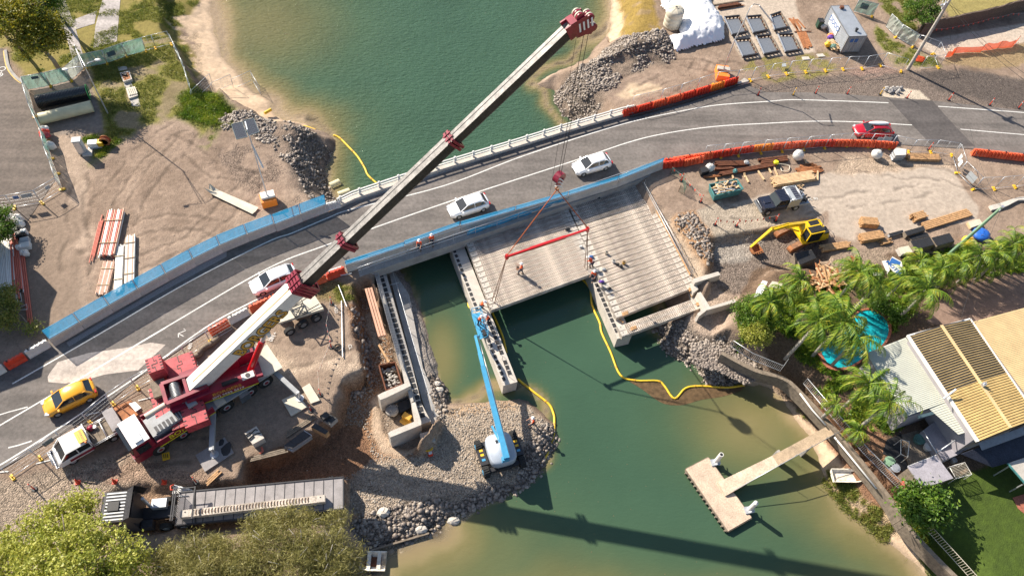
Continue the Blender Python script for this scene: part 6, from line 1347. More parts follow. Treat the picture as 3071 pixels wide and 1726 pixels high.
# white tarpaulin over a stockpile
defm('tarp', (.8, .8, .82), .55, var=.05, scale=1.2)
P0 = [(p.x, p.y) for p in PL('c 1120 -120, c 1480 -120, c 1535 40, c 1620 180, c 1628 290, c 1560 312, c 1400 345, c 1265 385, c 1205 270, c 1290 262, c 1285 170, c 1165 60', .0)]
txs = np.arange(min(p[0] for p in P0)-.3, max(p[0] for p in P0)+.3, .16); tys = np.arange(min(p[1] for p in P0)-.3, max(p[1] for p in P0)+.3, .16); TX, TY = np.meshgrid(txs, tys)
ns = vnoise(TX, TY, 1.3, 801, 4, .6); sd_ = sdist(TX+(ns-.5)*.5, TY+(ns-.5)*.4, P0)
hz = 2.1*(1-np.exp(-np.clip(sd_, 0, 9)/1.3))*(.75+.4*vnoise(TX, TY, .25, 811, 2))+np.abs(ns-.5)*.55+.12*np.abs(np.sin(TX*2.2+ns*6))*(sd_ < 1.6)
q = MB(); ny, nx = TX.shape; idx = -np.ones(TX.shape, int); cnt = 0; vs = []
for j in range(ny):
    for i in range(nx):
        if sd_[j, i] > -.05: idx[j, i] = cnt; cnt += 1; vs.append((TX[j, i], TY[j, i], max(0, hz[j, i])-.02))
fs = [(idx[j, i], idx[j, i+1], idx[j+1, i+1], idx[j+1, i]) for j in range(ny-1) for i in range(nx-1) if min(idx[j, i], idx[j, i+1], idx[j+1, i+1], idx[j+1, i]) >= 0]
q.add(vs, fs, 0, True); tag(q.build('tarpaulin', 'tarp'), 'large crumpled white tarpaulin spread over a stockpile', 'tarpaulin')
# six steel formwork frames laid out on the slab
FR = ((475, 145, 600, 132, 665, 262, 540, 290), (655, 140, 778, 130, 835, 250, 715, 275), (855, 130, 940, 100, 1005, 225, 890, 250), (560, 328, 688, 320, 752, 448, 628, 470), (737, 300, 858, 290, 930, 425, 805, 450), (918, 285, 1043, 283, 1103, 412, 980, 432))
names = ('back left', 'back middle', 'back right', 'front left', 'front middle', 'front right')
for k, f in enumerate(FR):
    c = [P('Z', f[i], f[i+1], .3) for i in (0, 2, 4, 6)]; m_ = sum(c, Vector())/4
    t = thing('formwork_frame', f'{names[k]} one of six steel formwork tables laid out on the slab', 'formwork', (m_.x, m_.y, 0), 0, 'formwork tables on the slab')
    q = MB(); i4 = [p.lerp(m_, .16) for p in c]; q.prism(i4, .1, .16); q.build('plate', 'steel', t, True)
    for a, b_, mm, w_ in ((0, 1, 'darksteel', .2), (2, 3, 'darksteel', .2), (1, 2, 'timber_old', .12), (3, 0, 'galv', .12)):
        q = MB(); q.bar(up(c[a], .32), up(c[b_], .32), w_, .2); q.build('edge_beam', mm, t, True)
    q = MB()
    for a, b_ in ((1, 2), (3, 0), (0, 1), (2, 3)):
        for g_ in (.1, .37, .63, .9): p = c[a].lerp(c[b_], g_).lerp(m_, .06); q.box((p.x, p.y, .2), (.16, .16, .3), .3)
    q.build('clamps', 'rust', t, True)
def sticks(s, n, wd, h_, m, label, cat='steel', name='steel_bundle', jit=.25, seed=1, bw=.07, spread=0, z=0, group=None):
    a, b_ = PL(s, z+h_/2); d = (b_-a).normalized(); u = Vector((-d.y, d.x, 0)); R = random.Random(seed)
    t = thing(name, label, cat, ((a.x+b_.x)/2, (a.y+b_.y)/2, z), 0, group); nl = max(1, round(h_/bw))
    for l in range(nl):
        q = MB()
        for k in range(n):
            o = u*((k+.5)/n-.5)*wd; e1, e2 = R.uniform(-jit, jit), R.uniform(-jit, jit); sp_ = R.uniform(-spread, spread)
            q.bar(up(a, z+bw*(l+.5))+d*e1+o, up(b_, z+bw*(l+.5))+d*e2+o+u*sp_, wd/n*.76, bw*.85)
        q.build('layer', m, t, True)
    return t
sticks('Z 1045 155, Z 1100 240', 6, 1.3, .1, 'rust_bright', 'fan of rusty steel bars at the right edge of the slab', spread=.3)
sticks('Z 1110 255, Z 1170 395', 7, 1.3, .1, 'rust_bright', 'flat row of rusty steel bars below the fan of bars')
sticks('Z 430 60, Z 600 32', 3, .5, .3, 'rust', 'dark rusty beams at the top of the slab', bw=.15); sticks('Z 450 78, Z 632 42', 2, .2, .1, 'rust_bright', 'two thin rusty bars below the dark beams'); sticks('Z 375 42, Z 625 2', 2, .2, .1, 'timber_old', 'thin timber laid along the top edge of the slab')
sticks('Z 1065 262, Z 1185 258', 2, .15, .1, 'rust', 'single rusty bar lying across the slab edge')
for s, l in (('Z 1117 470, Z 1172 468, Z 1185 490, Z 1130 494', 'left'), ('Z 1237 447, Z 1290 443, Z 1310 466, Z 1255 470', 'right')): boxat(s, -.05, .06, 'pit_cover', f'{l} one of two square pit covers in the verge below the container', 'cover', 'concrete_light')
q = MB(); q.prism(PL('Z 952 528, Z 985 524, Z 988 550, Z 955 552', .4), .36, .4); tag(q.build('sign_plate', 'sign_grey'), 'small grey plate fixed low on the far road fence', 'sign')
# green bin, toolbox and timber heap beside container
t = thing('wheelie_bin', 'dark green wheelie bin behind the container corner', 'bin', tuple(P('Z', 1275, 190, 0)))
c = P('Z', 1275, 175, .9); q = MB(); q.box((c.x, c.y, .5), (.6, .7, 1.0), taper=1.15); q.build('bin_body', mat('bin_green', (.02, .06, .04), .5), t, True); q = MB(); q.box((c.x, c.y, 1.04), (.72, .8, .08)); q.build('lid', 'black', t, True)
sticks('Z 1340 340, Z 1420 400', 6, 1.2, .5, 'timber_pale', 'untidy timber heap leaning at the container side', 'timber', 'timber_heap', spread=.4, bw=.12)
for k, (x, y, m_, l) in enumerate(((1355, 290, 'orange2', 'orange bag'), (1335, 362, 'yellow', 'yellow helmet sized float'), (1300, 215, 'sign_grey', 'grey folded sheet'), (1380, 380, 'cloth_green', 'green cloth bundle'), (1355, 305, 'purple', 'purple rag'))):
    if m_ == 'purple': defm('purple', (.12, .05, .3), .8)
    p = P('Z', x, y, .5); q = MB(); q.blob((p.x, p.y, .4), (.4, .35, .35), nu=10, nv=6, jit=.15); tag(q.build('bundle', m_), f'{l} lying by the container side', 'bundle')
# broken concrete heap on the road edge
R = random.Random(9)
for k in range(14):
    p = P('d', 938+8*k, 632+R.uniform(0, 42), .15); q = MB(); q.blob((p.x, p.y, .12), (R.uniform(.22, .42), R.uniform(.18, .3), R.uniform(.15, .28)), nu=7, nv=4, jit=.25, seed=k); tag(q.build('concrete_lump', 'concrete_old'), f'{ORD[k]} lump from the left in the broken concrete heap on the road edge', 'rubble', 'concrete lumps heaped on the road edge')
# delineator posts and cones
def delineator(m, lean=0):
    t = thing('delineator', 'x', 'post'); q = MB(); q.cyl((0, 0, 0), (0, 0, .07), .24, .2, n=12); q.build('base', 'black', t)
    q = MB(); q.cyl((0, 0, .07), (lean, lean, 1.15), .055, .045, n=8); q.build('post', m, t); q = MB(); q.cyl((lean*.7, lean*.7, .78), (lean*.8, lean*.8, .95), .058, n=8); q.build('reflective_band', 'white_worn', t); return t
D1, D2 = delineator('redplastic'), delineator('yellow'); used = set()
def put(src, t, x, y, label, group):
    p = Pg(t, x, y)
    if src.name not in used: used.add(src.name); o = src; o.location = p; o['label'] = label; o['group'] = group; return o
    return dup(src, p, 0, label, group)
for k, (x, y) in enumerate(((5, 690), (420, 678), (650, 682), (1082, 712), (1385, 726), (1680, 762), (1890, 782))): put(D1, 'd', x, y, f"{ORD[k]} red delineator post from the left on the far road edge", 'delineators on the far road edge')
put(D1, 'Z', 750, 792, 'red delineator post just past the end of the red barrier row', 'delineators on the far road edge')
for k, (x, y) in enumerate(((258, 690), (888, 686))): put(D2, 'd', x, y, f"{'left' if k == 0 else 'right'} one of two yellow and black posts on the far road edge", 'yellow delineators')
for x, y, l in ((1860, 695, 0),): pass
for t_, x, y, l in (('g', 1450, 135, 'beside the skip bin'), ('g', 1555, 300, 'at the left of the bunting on the slab'), ('g', 1710, 310, 'standing mid slab below the bunting'), ('X', 870, 1015, 'behind the digger arm'), ('c', 1310, 1310, 'at the net near the deck corner'), ('f', 590, 870, 'at the upper end of the crane bunting'), ('f', 588, 1185, 'at the lower end of the crane bunting'), ('Y', 870, 255, 'beside the packed planks by the road'), ('i', 250, 820, 'lowest on the gravel near the left edge'), ('i', 1420, 770, 'between the cones and the big mat'), ('j', 510, 140, 'right of the outrigger mat'), ('j', 440, 255, 'below the outrigger mat'), ('c', 1862, 690, 'first past the red barriers')):
    if l.startswith('first'): continue
    put(D1, t_, x, y, f'red delineator post {l}', 'loose red delineators')
t = thing('traffic_cone', 'x', 'cone'); q = MB(); q.box((0, 0, .03), (.38, .38, .06)); q.build('base', 'redplastic', t); q = MB(); q.cyl((0, 0, .06), (0, 0, .7), .15, .03, n=12); q.build('cone_body', 'redplastic', t); q = MB(); q.cyl((0, 0, .32), (0, 0, .48), .098, .07, n=12, caps=False); q.build('white_band', 'white_worn', t); CN = t
for k, (x, y) in enumerate(((565, 772), (832, 768), (1190, 772))): put(CN, 'i', x, y, f"{('left', 'middle', 'right')[k]} one of three red cones in a row below the crane cab", 'cones below the crane cab')
put(CN, 'i', 1625, 830, 'red cone with a white band on the stones above the trailer', 'cone by the trailer')
put(CN, 'e', 1105, 1150, 'small cone hidden at the paint marks', 'x') if 0 else None
# bunting lines with little flags
def bunting(s, label, z=.95, m='redplastic', n=10, r=.008):
    pts = [Pg(*(lambda a: (a[0], float(a[1]), float(a[2])))(q.split())) for q in s.split(',')]; pts = [p+Vector((0, 0, z)) for p in pts]
    t = thing('bunting', label, 'bunting', tuple(pts[0])); q = MB(); ln = []
    for a, b_ in zip(pts[:-1], pts[1:]): ln += [a.lerp(b_, k/8)-Vector((0, 0, .6*(k/8)*(1-k/8))) for k in range(8)]
    ln.append(pts[-1]); q.tube(ln, r, 4); q.build('line', 'white_worn', t, True)
    for p, d in along(ln, max(.6, sum((b_-a).length for a, b_ in zip(ln[:-1], ln[1:]))/n), .4): q = MB(); e = d*.12; q.add([p-e, p+e, p-Vector((.03, .12, .25)), p-e*.9+Vector((0, .01, 0)), p+e*.9+Vector((0, .01, 0)), p-Vector((.03, .11, .25))], [(0, 1, 2), (3, 5, 4), (0, 2, 5, 3), (1, 4, 5, 2), (0, 3, 4, 1)]); q.build('flag', m, t, True)
bunting('g 1555 300, g 1710 310, X 870 1015', 'string of red flags across the slab above the digger'); bunting('f 590 870, f 560 1050, f 588 1185', 'string of pink flags beside the boom dolly'); bunting('f 588 1185, f 500 1400, j 510 140', 'thin string of flags crossing the crane pad', n=9)
bunting('U 690 350, U 860 380, U 1110 345, U 1460 260, U 1680 210, U 1850 200', 'long string of orange flags along the dark brush fence', n=20); bunting('c 1230 1250, c 1310 1310, g 1450 135', 'string of small flags by the deck corner', n=6)
# scaffold poles, sticks near the crane pad
for s, l, z_ in (('f 662 850, f 670 1255', 'long steel pole lying along the edge of the crane pad', .1), ('f 640 735, f 700 890', 'bent steel tube lying across the broken pad edge', .25), ('f 655 665, f 735 650', 'short red and white tube at the barrier end', .4)): q = MB(); q.cyl(*PL(s, z_), .05, n=7); tag(q.build('steel_pole', 'galv'), l, 'pole')
q = MB(); c = P('f', 635, 1182, .1); ring = [(c.x+.28*math.cos(a), c.y+.28*math.sin(a), .1) for a in np.linspace(0, 2*PI, 15)]; q.tube(ring, .08, 6); tag(q.build('tyre', 'rubber'), 'small tyre lying by the flags on the crane pad', 'tyre')
# big log-like sediment sock snaking at the barrier
q = MB(); q.tube([p+Vector((0, 0, .12+.05*math.sin(i))) for i, p in enumerate(smooth(PL('Q 330 185, Q 440 120, Q 450 80, Q 530 30, Q 590 -5, Q 660 -70', .1), 5))], .24, 8); tag(q.build('sediment_sock', 'timber_old'), 'lumpy brown sediment sock snaking from the counterweight to the barrier', 'sock')
a, b_ = P('c', 1600, 660, .3), P('c', 1730, 585, .3); q = MB()
for s in ('c 940 845, c 1250 765, c 1500 690, c 1800 590',): q.tube([p+Vector((0, 0, .1)) for p in smooth(PL(s, .1), 5)], .13, 7)
tag(q.build('drain_sock', 'black'), 'long black sock lying at the foot of the red roadside barriers', 'sock')
q = MB(); q.prism(PL('Z 580 690, Z 640 645, Z 680 670, Z 600 690', .4), 0, .4); tag(q.build('concrete_block', 'concrete_light'), 'pale concrete end block at the end of the red roadside barriers', 'block')
# orange nets and the brush fence
def netting(s, h_, label, m='net_orange', posts=True):
    pts = [Pg(*(lambda a: (a[0], float(a[1]), float(a[2])))(q.split())) for q in s.split(',')]; t = thing('net_fence', label, 'net', tuple(pts[0])); q = MB(); pts2 = smooth(pts, 4); n = len(pts2)
    q.add([(p.x, p.y+.06*math.sin(i*2.), p.z+.03+h_*f*(1+.12*math.sin(i*1.7))) for i, p in enumerate(pts2) for f in (0, .5, 1)], [(i*3+k, (i+1)*3+k, (i+1)*3+k+1, i*3+k+1) for i in range(n-1) for k in (0, 1)]); q.build('net', m, t, True)
    if posts:
        for p in pts: q = MB(); q.cyl(p, p+Vector((0, 0, h_+.15)), .025, n=5); q.build('stake', 'rust', t, True)
netting('U 985 630, U 1070 610, U 1080 580, U 1370 570', .9, 'sagging orange net fence below the brush fence, left half'); netting('U 1375 560, U 1560 530, U 1700 520, U 1755 470', 1.1, 'orange net fence at the far right beside the footpath')
p = P('U', 710, 640, .1); q = MB(); q.blob((p.x, p.y, .12), (.8, .6, .15), nu=12, nv=5, jit=.2); tag(q.build('net_heap', 'net_orange'), 'crumpled heap of orange net in the weeds at the timber pole', 'net')
netting('c 1230 1260, c 1310 1300, c 1330 1400, g 1290 60', 1.0, 'dark green net at the corner of the new deck', 'net_green')
defm('brush', (.12, .085, .065), .95, var=.5, scale=9, speck=.4, bump=.8, bscale=30)
pts = smooth(PL('U 690 400, U 900 345, U 1100 300, U 1400 235, U 1700 150, U 2100 60, U 2500 -40', 0), 6); q = MB(); n = len(pts); R = random.Random(2)
q.add([v for i, p in enumerate(pts) for v in ((p.x, p.y-.1, 0), (p.x+R.uniform(-.05, .05), p.y-.12, 2.0+R.uniform(-.08, .08)), (p.x, p.y+.12, 2.02+R.uniform(-.08, .08)), (p.x, p.y+.14, 0))], [(i*4+k, (i+1)*4+k, (i+1)*4+k+1, i*4+k+1) for i in range(n-1) for k in range(3)]); tag(q.build('brush_fence', 'brush'), 'long dark brushwood fence curving along the top right footpath', 'fence')
# ============================================================ BOOM LIFT
IZ = -2.25
ra_, fa_ = P('W', 365, 1330, -.9), P('W', 285, 1085, -.9); ly = math.atan2(fa_.y-ra_.y, fa_.x-ra_.x); LC = (ra_+fa_)/2; L_ = LF((LC.x, LC.y, 0), ly)
lt = thing('boom_lift', 'blue boom lift with a grey body and knobbly tyres parked on the gravel island', 'boom lift', (LC.x, LC.y, IZ))
q = MB(); hl = (fa_-ra_).length/2; n = 20
q.loft([[L_(hl*.98*(abs(math.cos(2*PI*k/n))**.5)*(1 if math.cos(2*PI*k/n) > 0 else -1)*s, 1.18*(abs(math.sin(2*PI*k/n))**.5)*(1 if math.sin(2*PI*k/n) > 0 else -1)*s, z) for k in range(n)] for s, z in ((.95, IZ+1.0), (1, IZ+1.15), (1, IZ+1.85), (.93, IZ+2.0))], sm=True); q.build('body_cover', 'lift_grey', lt, True)
q = MB(); cbox(q, L_, -1.5, 1.5, -.6, .6, IZ+.5, IZ+1.0); q.bar(L_(1.2, -1.5, IZ+.6), L_(1.2, 1.5, IZ+.6), .35, .35); q.bar(L_(-1.2, -1.5, IZ+.6), L_(-1.2, 1.5, IZ+.6), .35, .35)
for s in (-1, 1): cbox(q, L_, -.7, .7, s*1.55-.35, s*1.55+.35, IZ+.7, IZ+.95)
q.build('chassis', 'darksteel', lt, True)
for s in (-1, 1):
    for x in (-.35, .1, .5): q = MB(); cbox(q, L_, x, x+.2, s*1.55-.15, s*1.55+.15, IZ+.95, IZ+.962); q.build('warning_label', 'sky_blue' if x < 0 else 'yellow', lt, True)
for x in (-1.15, 1.2):
    for s in (-1, 1):
        q = MB(); q.cyl(L_(x, s*1.35, IZ+.5), L_(x, s*1.85, IZ+.5), .52, n=18)
        for k in range(18): a = 2*PI*k/18; q.bar(L_(x+.5*math.cos(a), s*1.36, IZ+.5+.5*math.sin(a)), L_(x+.5*math.cos(a+.12), s*1.84, IZ+.5+.5*math.sin(a+.12)), .07, .09)
        w_ = q.build('wheel', 'rubber', lt, True); q = MB(); q.cyl(L_(x, s*1.8, IZ+.5), L_(x, s*1.88, IZ+.5), .22, n=10); q.build('hub', 'sky_blue', w_, True)
lb, lm, le = P('W', 372, 1270, .2), P('W', 182, 530, 1.3), P('W', 122, 290, 1.0)
q = MB(); q.bar(lb, lb.lerp(lm, 1.0), .5, .45, w2=.36, h2=.36); bs = q.build('boom_section', 'sky_blue', lt, True)
q = MB(); q.bar(lm-(lm-lb)*.03, lm.lerp(le, .45), .3, .3); q.build('boom_section', 'sky_blue', lt, True)
q = MB(); q.bar(lm.lerp(le, .4), le, .24, .24, w2=.2); q.bar(le, P('W', 150, 290, -.4), .22, .22); q.build('jib', 'sky_blue', lt, True)
q = MB(); q.cyl(P('W', 395, 1240, -.1), P('W', 265, 1030, -.3), .1, n=8); q.bar(P('W', 330, 1160, -.2), P('W', 255, 1010, -.3), .18, .2); q.build('lift_cylinder', 'sky_blue', lt, True)
q = MB(); o = Vector((.28, .1, 0)); q.cyl(lb+o, lm+o+Vector((0, 0, .05)), .05, n=6); q.cyl(lm+o, P('W', 150, 310, .8), .045, n=6); q.build('cable_track', 'white_worn', lt, True)
q = MB(); cbox(q, L_, -hl+.1, -hl+.45, -.3, .3, IZ+2.0, IZ+2.5); q.build('turret', 'sky_blue', lt, True); q = MB(); cbox(q, L_, .5, .75, .1, .3, IZ+2.0, IZ+2.05); q.build('latch', 'black', lt, True)
bk = PL('W 90 112, W 160 95, W 225 285, W 155 315', -1.2); q = MB(); q.prism(bk, -1.25, -1.2)
for z in (-.7, -.2):
    for i in range(4): q.bar(up(bk[i], z), up(bk[(i+1) % 4], z), .045, .045)
for i in range(4):
    q.cyl(bk[i], up(bk[i], -.2), .03, n=6); m_ = bk[i].lerp(bk[(i+1) % 4], .5); q.cyl(m_, up(m_, -.2), .025, n=6)
q.build('basket', 'sky_blue', lt, True); q = MB(); q.box(tuple(up(bk[3].lerp(bk[2], .5), -.35)), (.6, .3, .35), -1.2); q.build('control_box', 'black', lt, True)
# ============================================================ EXCAVATOR
EZ = -1.0
ex = thing('excavator', 'yellow tracked excavator working in the dug out corner of the yard', 'excavator', tuple(P('X', 1200, 1200, EZ)))
ex_c = P('X', 1240, 1190, EZ); ta, tb = P('X', 1050, 1340, EZ+.3), P('X', 1400, 1170, EZ+.3); tdir = (tb-ta).normalized(); tn = Vector((-tdir.y, tdir.x, 0))
for s in (0, 1):
    o = ta+tn*s*2.15; q = MB(); a, b_ = o, o+tdir*3.2; secs = []
    for w_ in (-.28, .28):
        ring = []
        for k in range(9): an = PI/2+PI*k/8; ring.append(a+tn*w_+tdir*(math.cos(an)*.38)+Vector((0, 0, .08+math.sin(an)*.38)))
        for k in range(9): an = -PI/2+PI*k/8; ring.append(b_+tn*w_+tdir*(math.cos(an)*.38)+Vector((0, 0, .08+math.sin(an)*.38)))
        secs.append(ring)
    q.loft(secs); tk_ = q.build('track', 'rust_bright', ex, True); q = MB()
    for k in range(17): c = a+tdir*(k*.2)+Vector((0, 0, .46)); q.bar(c-tn*.29, c+tn*.29, .06, .05, up=(0, 0, 1))
    q.build('grousers', 'timber_old', tk_, True)
byw = math.atan2((P('X', 800, 1110, 1)-P('X', 1250, 1010, 1)).y, (P('X', 800, 1110, 1)-P('X', 1250, 1010, 1)).x); EC = P('X', 1265, 1120, .6); E_ = LF((EC.x, EC.y, 0), byw)
q = MB(); cbox(q, E_, -1.6, 1.2, -1.15, 1.15, EZ+.95, EZ+1.15); cbox(q, E_, -1.6, .9, -1.15, 0, EZ+1.15, EZ+1.75, tx=.1, ty=.05); cbox(q, E_, -1.9, -.9, -1.1, 1.1, EZ+1.0, EZ+1.7, tx=.15, ty=.1); q.build('upper_body', 'plant_yellow', ex, True)
q = MB(); cbox(q, E_, -1.4, -.3, -.95, -.15, EZ+1.75, EZ+1.82); cbox(q, E_, -1.8, -1.0, .1, .9, EZ+1.7, EZ+1.85); q.build('engine_cover', 'black', ex, True)
q = MB(); cbox(q, E_, -.75, .95, .2, 1.15, EZ+1.15, EZ+2.6, tx=.08, ty=.04); cbc = q.build('cab', 'glass', ex, True)
q = MB()
for x in (-.75, .95):
    for y in (.2, 1.15): q.bar(E_(x, y, EZ+1.15), E_(x*.93, y*.98, EZ+2.62), .1, .1, up=(1, 0, 0))
q.bar(E_(-.7, .22, EZ+2.6), E_(.88, .22, EZ+2.6), .12, .08); q.bar(E_(-.7, 1.12, EZ+2.6), E_(.88, 1.12, EZ+2.6), .12, .08); q.bar(E_(.9, .2, EZ+2.6), E_(.9, 1.15, EZ+2.6), .12, .08); q.bar(E_(.98, .15, EZ+1.2), E_(.98, 1.2, EZ+1.2), .12, .15); q.build('cab_frame', 'plant_yellow', cbc, True)
q = MB(); cbox(q, E_, -.6, .75, .3, 1.05, EZ+2.6, EZ+2.68)
for k in range(5): cbox(q, E_, -.5+k*.22, -.42+k*.22, .35, 1.0, EZ+2.68, EZ+2.72)
q.build('roof_guard', 'black', cbc, True)
p1, p2, p3, p4 = P('X', 1210, 1040, .4), P('X', 1010, 1065, 2.2), P('X', 815, 1120, 2.3), P('X', 585, 1315, .2)
for s in (0,): q = MB(); q.bar(p1, p2, .32, .4); q.bar(p2, p3, .32, .36, w2=.26, h2=.28); bm_ = q.build('boom', 'plant_yellow', ex, True)
q = MB(); q.bar(p3+(p3-p4)*.12, p4, .28, .34, w2=.2, h2=.22); q.build('stick', 'plant_yellow', ex, True)
q = MB(); q.cyl(E_(1.1, -.2, EZ+1.5), p2+Vector((-.3, 0, -.2)), .08, n=8); q.cyl(p2+Vector((0, 0, .35)), p3+Vector((0, 0, .35)), .08, n=8); q.cyl(p3+Vector((-.1, -.2, -.1)), p4+Vector((.3, .2, .4)), .07, n=8); q.build('hydraulic_cylinders', 'plant_yellow', ex, True)
q = MB(); n = 9; secs = []
bx = (P('X', 740, 1290, -.3)-P('X', 560, 1350, -.3)).normalized(); bw_ = 1.0; bc = P('X', 650, 1335, -.45); by_ = Vector((-bx.y, bx.x, 0))
for k in range(n): a = -.2+k/(n-1)*3.6; r = by_*(-math.cos(a)*.5)+Vector((0, 0, -math.sin(a)*.45)); secs.append([bc-bx*bw_/2+r, bc+bx*bw_/2+r, bc+bx*bw_/2+r*.88, bc-bx*bw_/2+r*.88])
q.loft(secs)
for s in (-1, 1): q.add([bc+bx*s*bw_/2+by_*(-math.cos(-.2+k/(n-1)*3.6)*.5)+Vector((0, 0, -math.sin(-.2+k/(n-1)*3.6)*.45)) for k in range(n)], [tuple(range(n))])
for k in range(4): c = bc+bx*(k-1.5)*.26-by_*.5; q.bar(c, c-by_*.2+Vector((0, 0, .05)), .1, .06)
q.build('bucket', 'rust_bright', ex, True)
q = MB()
for s in ('X 1255 900, X 1380 930, X 1430 1000, X 1400 1100', 'X 1300 910, X 1400 990, X 1420 1060, X 1370 1130'): q.tube(smooth(PL(s, 1.2), 4), .03, 5)
q.build('guard_rail', 'darksteel', ex, True)
# ============================================================ YARD MATERIALS
def sk(s, n, wd, h_, m, lab, nm='timber_pack', cat='timber', **k): return sticks(s, n, wd, h_, m, lab, cat, nm, **k)
sk('Y 115 1060, Y 300 1075', 6, 1.0, .7, 'timber', 'short timber pack, upper left of the four in the yard', bw=.12, jit=.08)
sk('Y 115 1245, Y 350 1205', 6, 1.0, .6, 'timber', 'timber pack directly below the upper left pack', bw=.12, jit=.12)
sk('Y 345 1290, Y 450 1265', 4, .5, .3, 'timber', 'small timber offcuts right of the lower left pack', bw=.12)
sk('Y 700 1015, Y 815 980', 5, .9, .5, 'timber', 'small timber pack nearest the long orange beams', bw=.13)
sk('Y 815 1110, Y 1325 950', 5, 1.0, .25, 'timber', 'long orange timber beams laid at the palm side of the yard', bw=.25, jit=.05)
sk('h 470 470, h 665 440', 5, .8, .35, 'timber', 'loose orange planks behind the excavator', bw=.1)
sk('X 850 560, X 1300 490', 7, 1.25, .5, 'timber_pale', 'big pale plank pack behind the navy ute', bw=.12)
sk('Y 635 335, Y 985 345', 6, .9, .45, 'timber', 'strapped plank pack beside the roadside fence', bw=.13, jit=.1)
sk('X 1095 575, X 1170 610', 4, .6, .2, 'timber_pale', 'few pale planks touching the ute tray', bw=.1)
RU = ('X 175 355, X 540 345|4|.7|.3|dark rusty beams right of the crumpled white bag', 'X 190 412, X 370 402|2|.35|.3|short rusty beams below the first ones', 'X 225 475, X 850 360|3|.55|.3|longest rusty beam pair across the yard corner', 'X 705 325, X 1000 290|3|.8|.3|rusty beam stack nearest the bulk bag', 'X 60 505, X 215 485|5|.3|.2|thin rusty bars at the skip bin', 'X 1130 435, X 1400 410|9|.9|.1|spread rusty reinforcing rods', 'X 1160 380, X 1330 360|6|.5|.1|upper spread of rusty rods')
for k, e in enumerate(RU):
    s, n, w_, h_, lab = e.split('|'); sticks(s, int(n), float(w_), float(h_), 'rust' if k < 4 else 'rust_bright', lab, bw=float(h_) if k < 4 else .05, spread=.1 if k > 3 else 0, seed=k)
for k, (x0_, y0_, x1_, y1_) in enumerate(((670, 435, 740, 535), (505, 460, 560, 565), (850, 380, 895, 485), (790, 400, 825, 460), (1210, 300, 1230, 345), (1360, 435, 1358, 545), (180, 515, 195, 555), (370, 485, 385, 520), (510, 455, 520, 510))):
    a, b_ = P('X', x0_, y0_, .08), P('X', x1_, y1_, .08); q = MB(); q.bar(a, b_, .16, .14); tag(q.build('sleeper', 'timber_pale'), f'{ORD[k]} loose wooden bearer scattered among the rusty beams', 'timber', 'loose bearers in the yard')
def stack(s, z0, z1, m, lab, nm='panel_stack', cat='formwork panels', n=5, top='black'):
    p = PL(s, z1); c = sum(p, Vector())/len(p); t = thing(nm, lab, cat, (c.x, c.y, z0)); q = MB(); R = random.Random(lab)
    for k in range(n): j = Vector((R.uniform(-.05, .05), R.uniform(-.05, .05), 0)); q.prism([v+j for v in p], z0+(z1-z0)*k/n, z0+(z1-z0)*(k+.85)/n)
    q.build('layers', m, t, True); q = MB(); q.prism([v.lerp(c, .04) for v in p], z1-.03, z1+.03)
    for f in (.33, .66): q.bar(up(p[0].lerp(p[1], f), z1+.04), up(p[3].lerp(p[2], f), z1+.04), .05, .03)
    q.build('top_panel', top, t, True)
stack('Y 600 1165, Y 815 1105, Y 840 1150, Y 630 1215', 0, .5, 'timber_old', 'upper black panel stack beside the orange beams'); stack('Y 640 1215, Y 860 1180, Y 880 1220, Y 680 1262', -.1, .25, 'timber_old', 'low black panel stack between the upper and lower ones')
stack('Y 665 1270, Y 885 1222, Y 940 1312, Y 725 1372', 0, .9, 'timber_old', 'lower left black panel stack above the palms'); stack('Y 900 1235, Y 1105 1180, Y 1165 1272, Y 965 1328', 0, .9, 'timber_old', 'lower right black panel stack above the palms')
stack('Y 425 1190, Y 585 1148, Y 592 1165, Y 440 1212', 0, .3, 'galv', 'thin black panel strip between timber packs', n=2); stack('h 268 505, h 395 478, h 430 540, h 308 592', -.9, .2, 'timber_old', 'black panel stack right beside the excavator tracks')
stack('Y 530 1345, Y 650 1322, Y 700 1395, Y 570 1420', 0, .45, 'concrete', 'pale slab stack at the edge of the palms', top='cream'); stack('Y 1310 1060, Y 1440 1025, Y 1475 1080, Y 1345 1125', 0, .3, 'timber_pale', 'pale pallet by the green pole', 'pallet', 'pallet', top='cream')
stack('Y 480 262, Y 510 235, Y 625 250, Y 620 315, Y 505 320', 0, .9, 'galv', 'white topped crate pack against the roadside fence', 'crate', 'crate', top='white_worn')
def bulkbag(t_, x, y, r, h_, lab, m='white_worn'):
    p = P(t_, x, y, h_*.6); q = MB(); q.blob((p.x, p.y, h_*.5), (r, r*.95, h_*.62), nu=16, nv=8, jit=.07, seed=int(x)); t = thing('bulk_bag', lab, 'bag', (p.x, p.y, 0)); q.build('bag_body', m, t, True)
    q = MB()
    for k in range(4): a = PI/4+k*PI/2; c = Vector((p.x+r*.6*math.cos(a), p.y+r*.6*math.sin(a), h_*.95)); q.tube([c, c+Vector((.1, .05, .25)), c+Vector((.22, 0, .02))], .03, 4)
    q.build('lifting_loops', 'white_worn', t, True)
bulkbag('X', 1140, 245, .62, 1.1, 'white bulk bag with a dark opening at the barrier row'); bulkbag('Y', 300, 300, .62, .9, 'white bulk bag with a flat top below the grey signs'); bulkbag('X', 115, 390, .5, .8, 'crumpled white bag on a black box at the skip bin'); boxat('X 0 400, X 70 380, X 110 430, X 20 455', 0, .6, 'box', 'black box under the crumpled white bag', 'box', 'black')
bulkbag('Y', 1465, 1195, .95, .7, 'blue folded sheet bundle at the foot of the green pole', 'car_blue') if 'car_blue' in M or not defm('car_blue', (.02, .12, .5), .5, var=.3) else 0
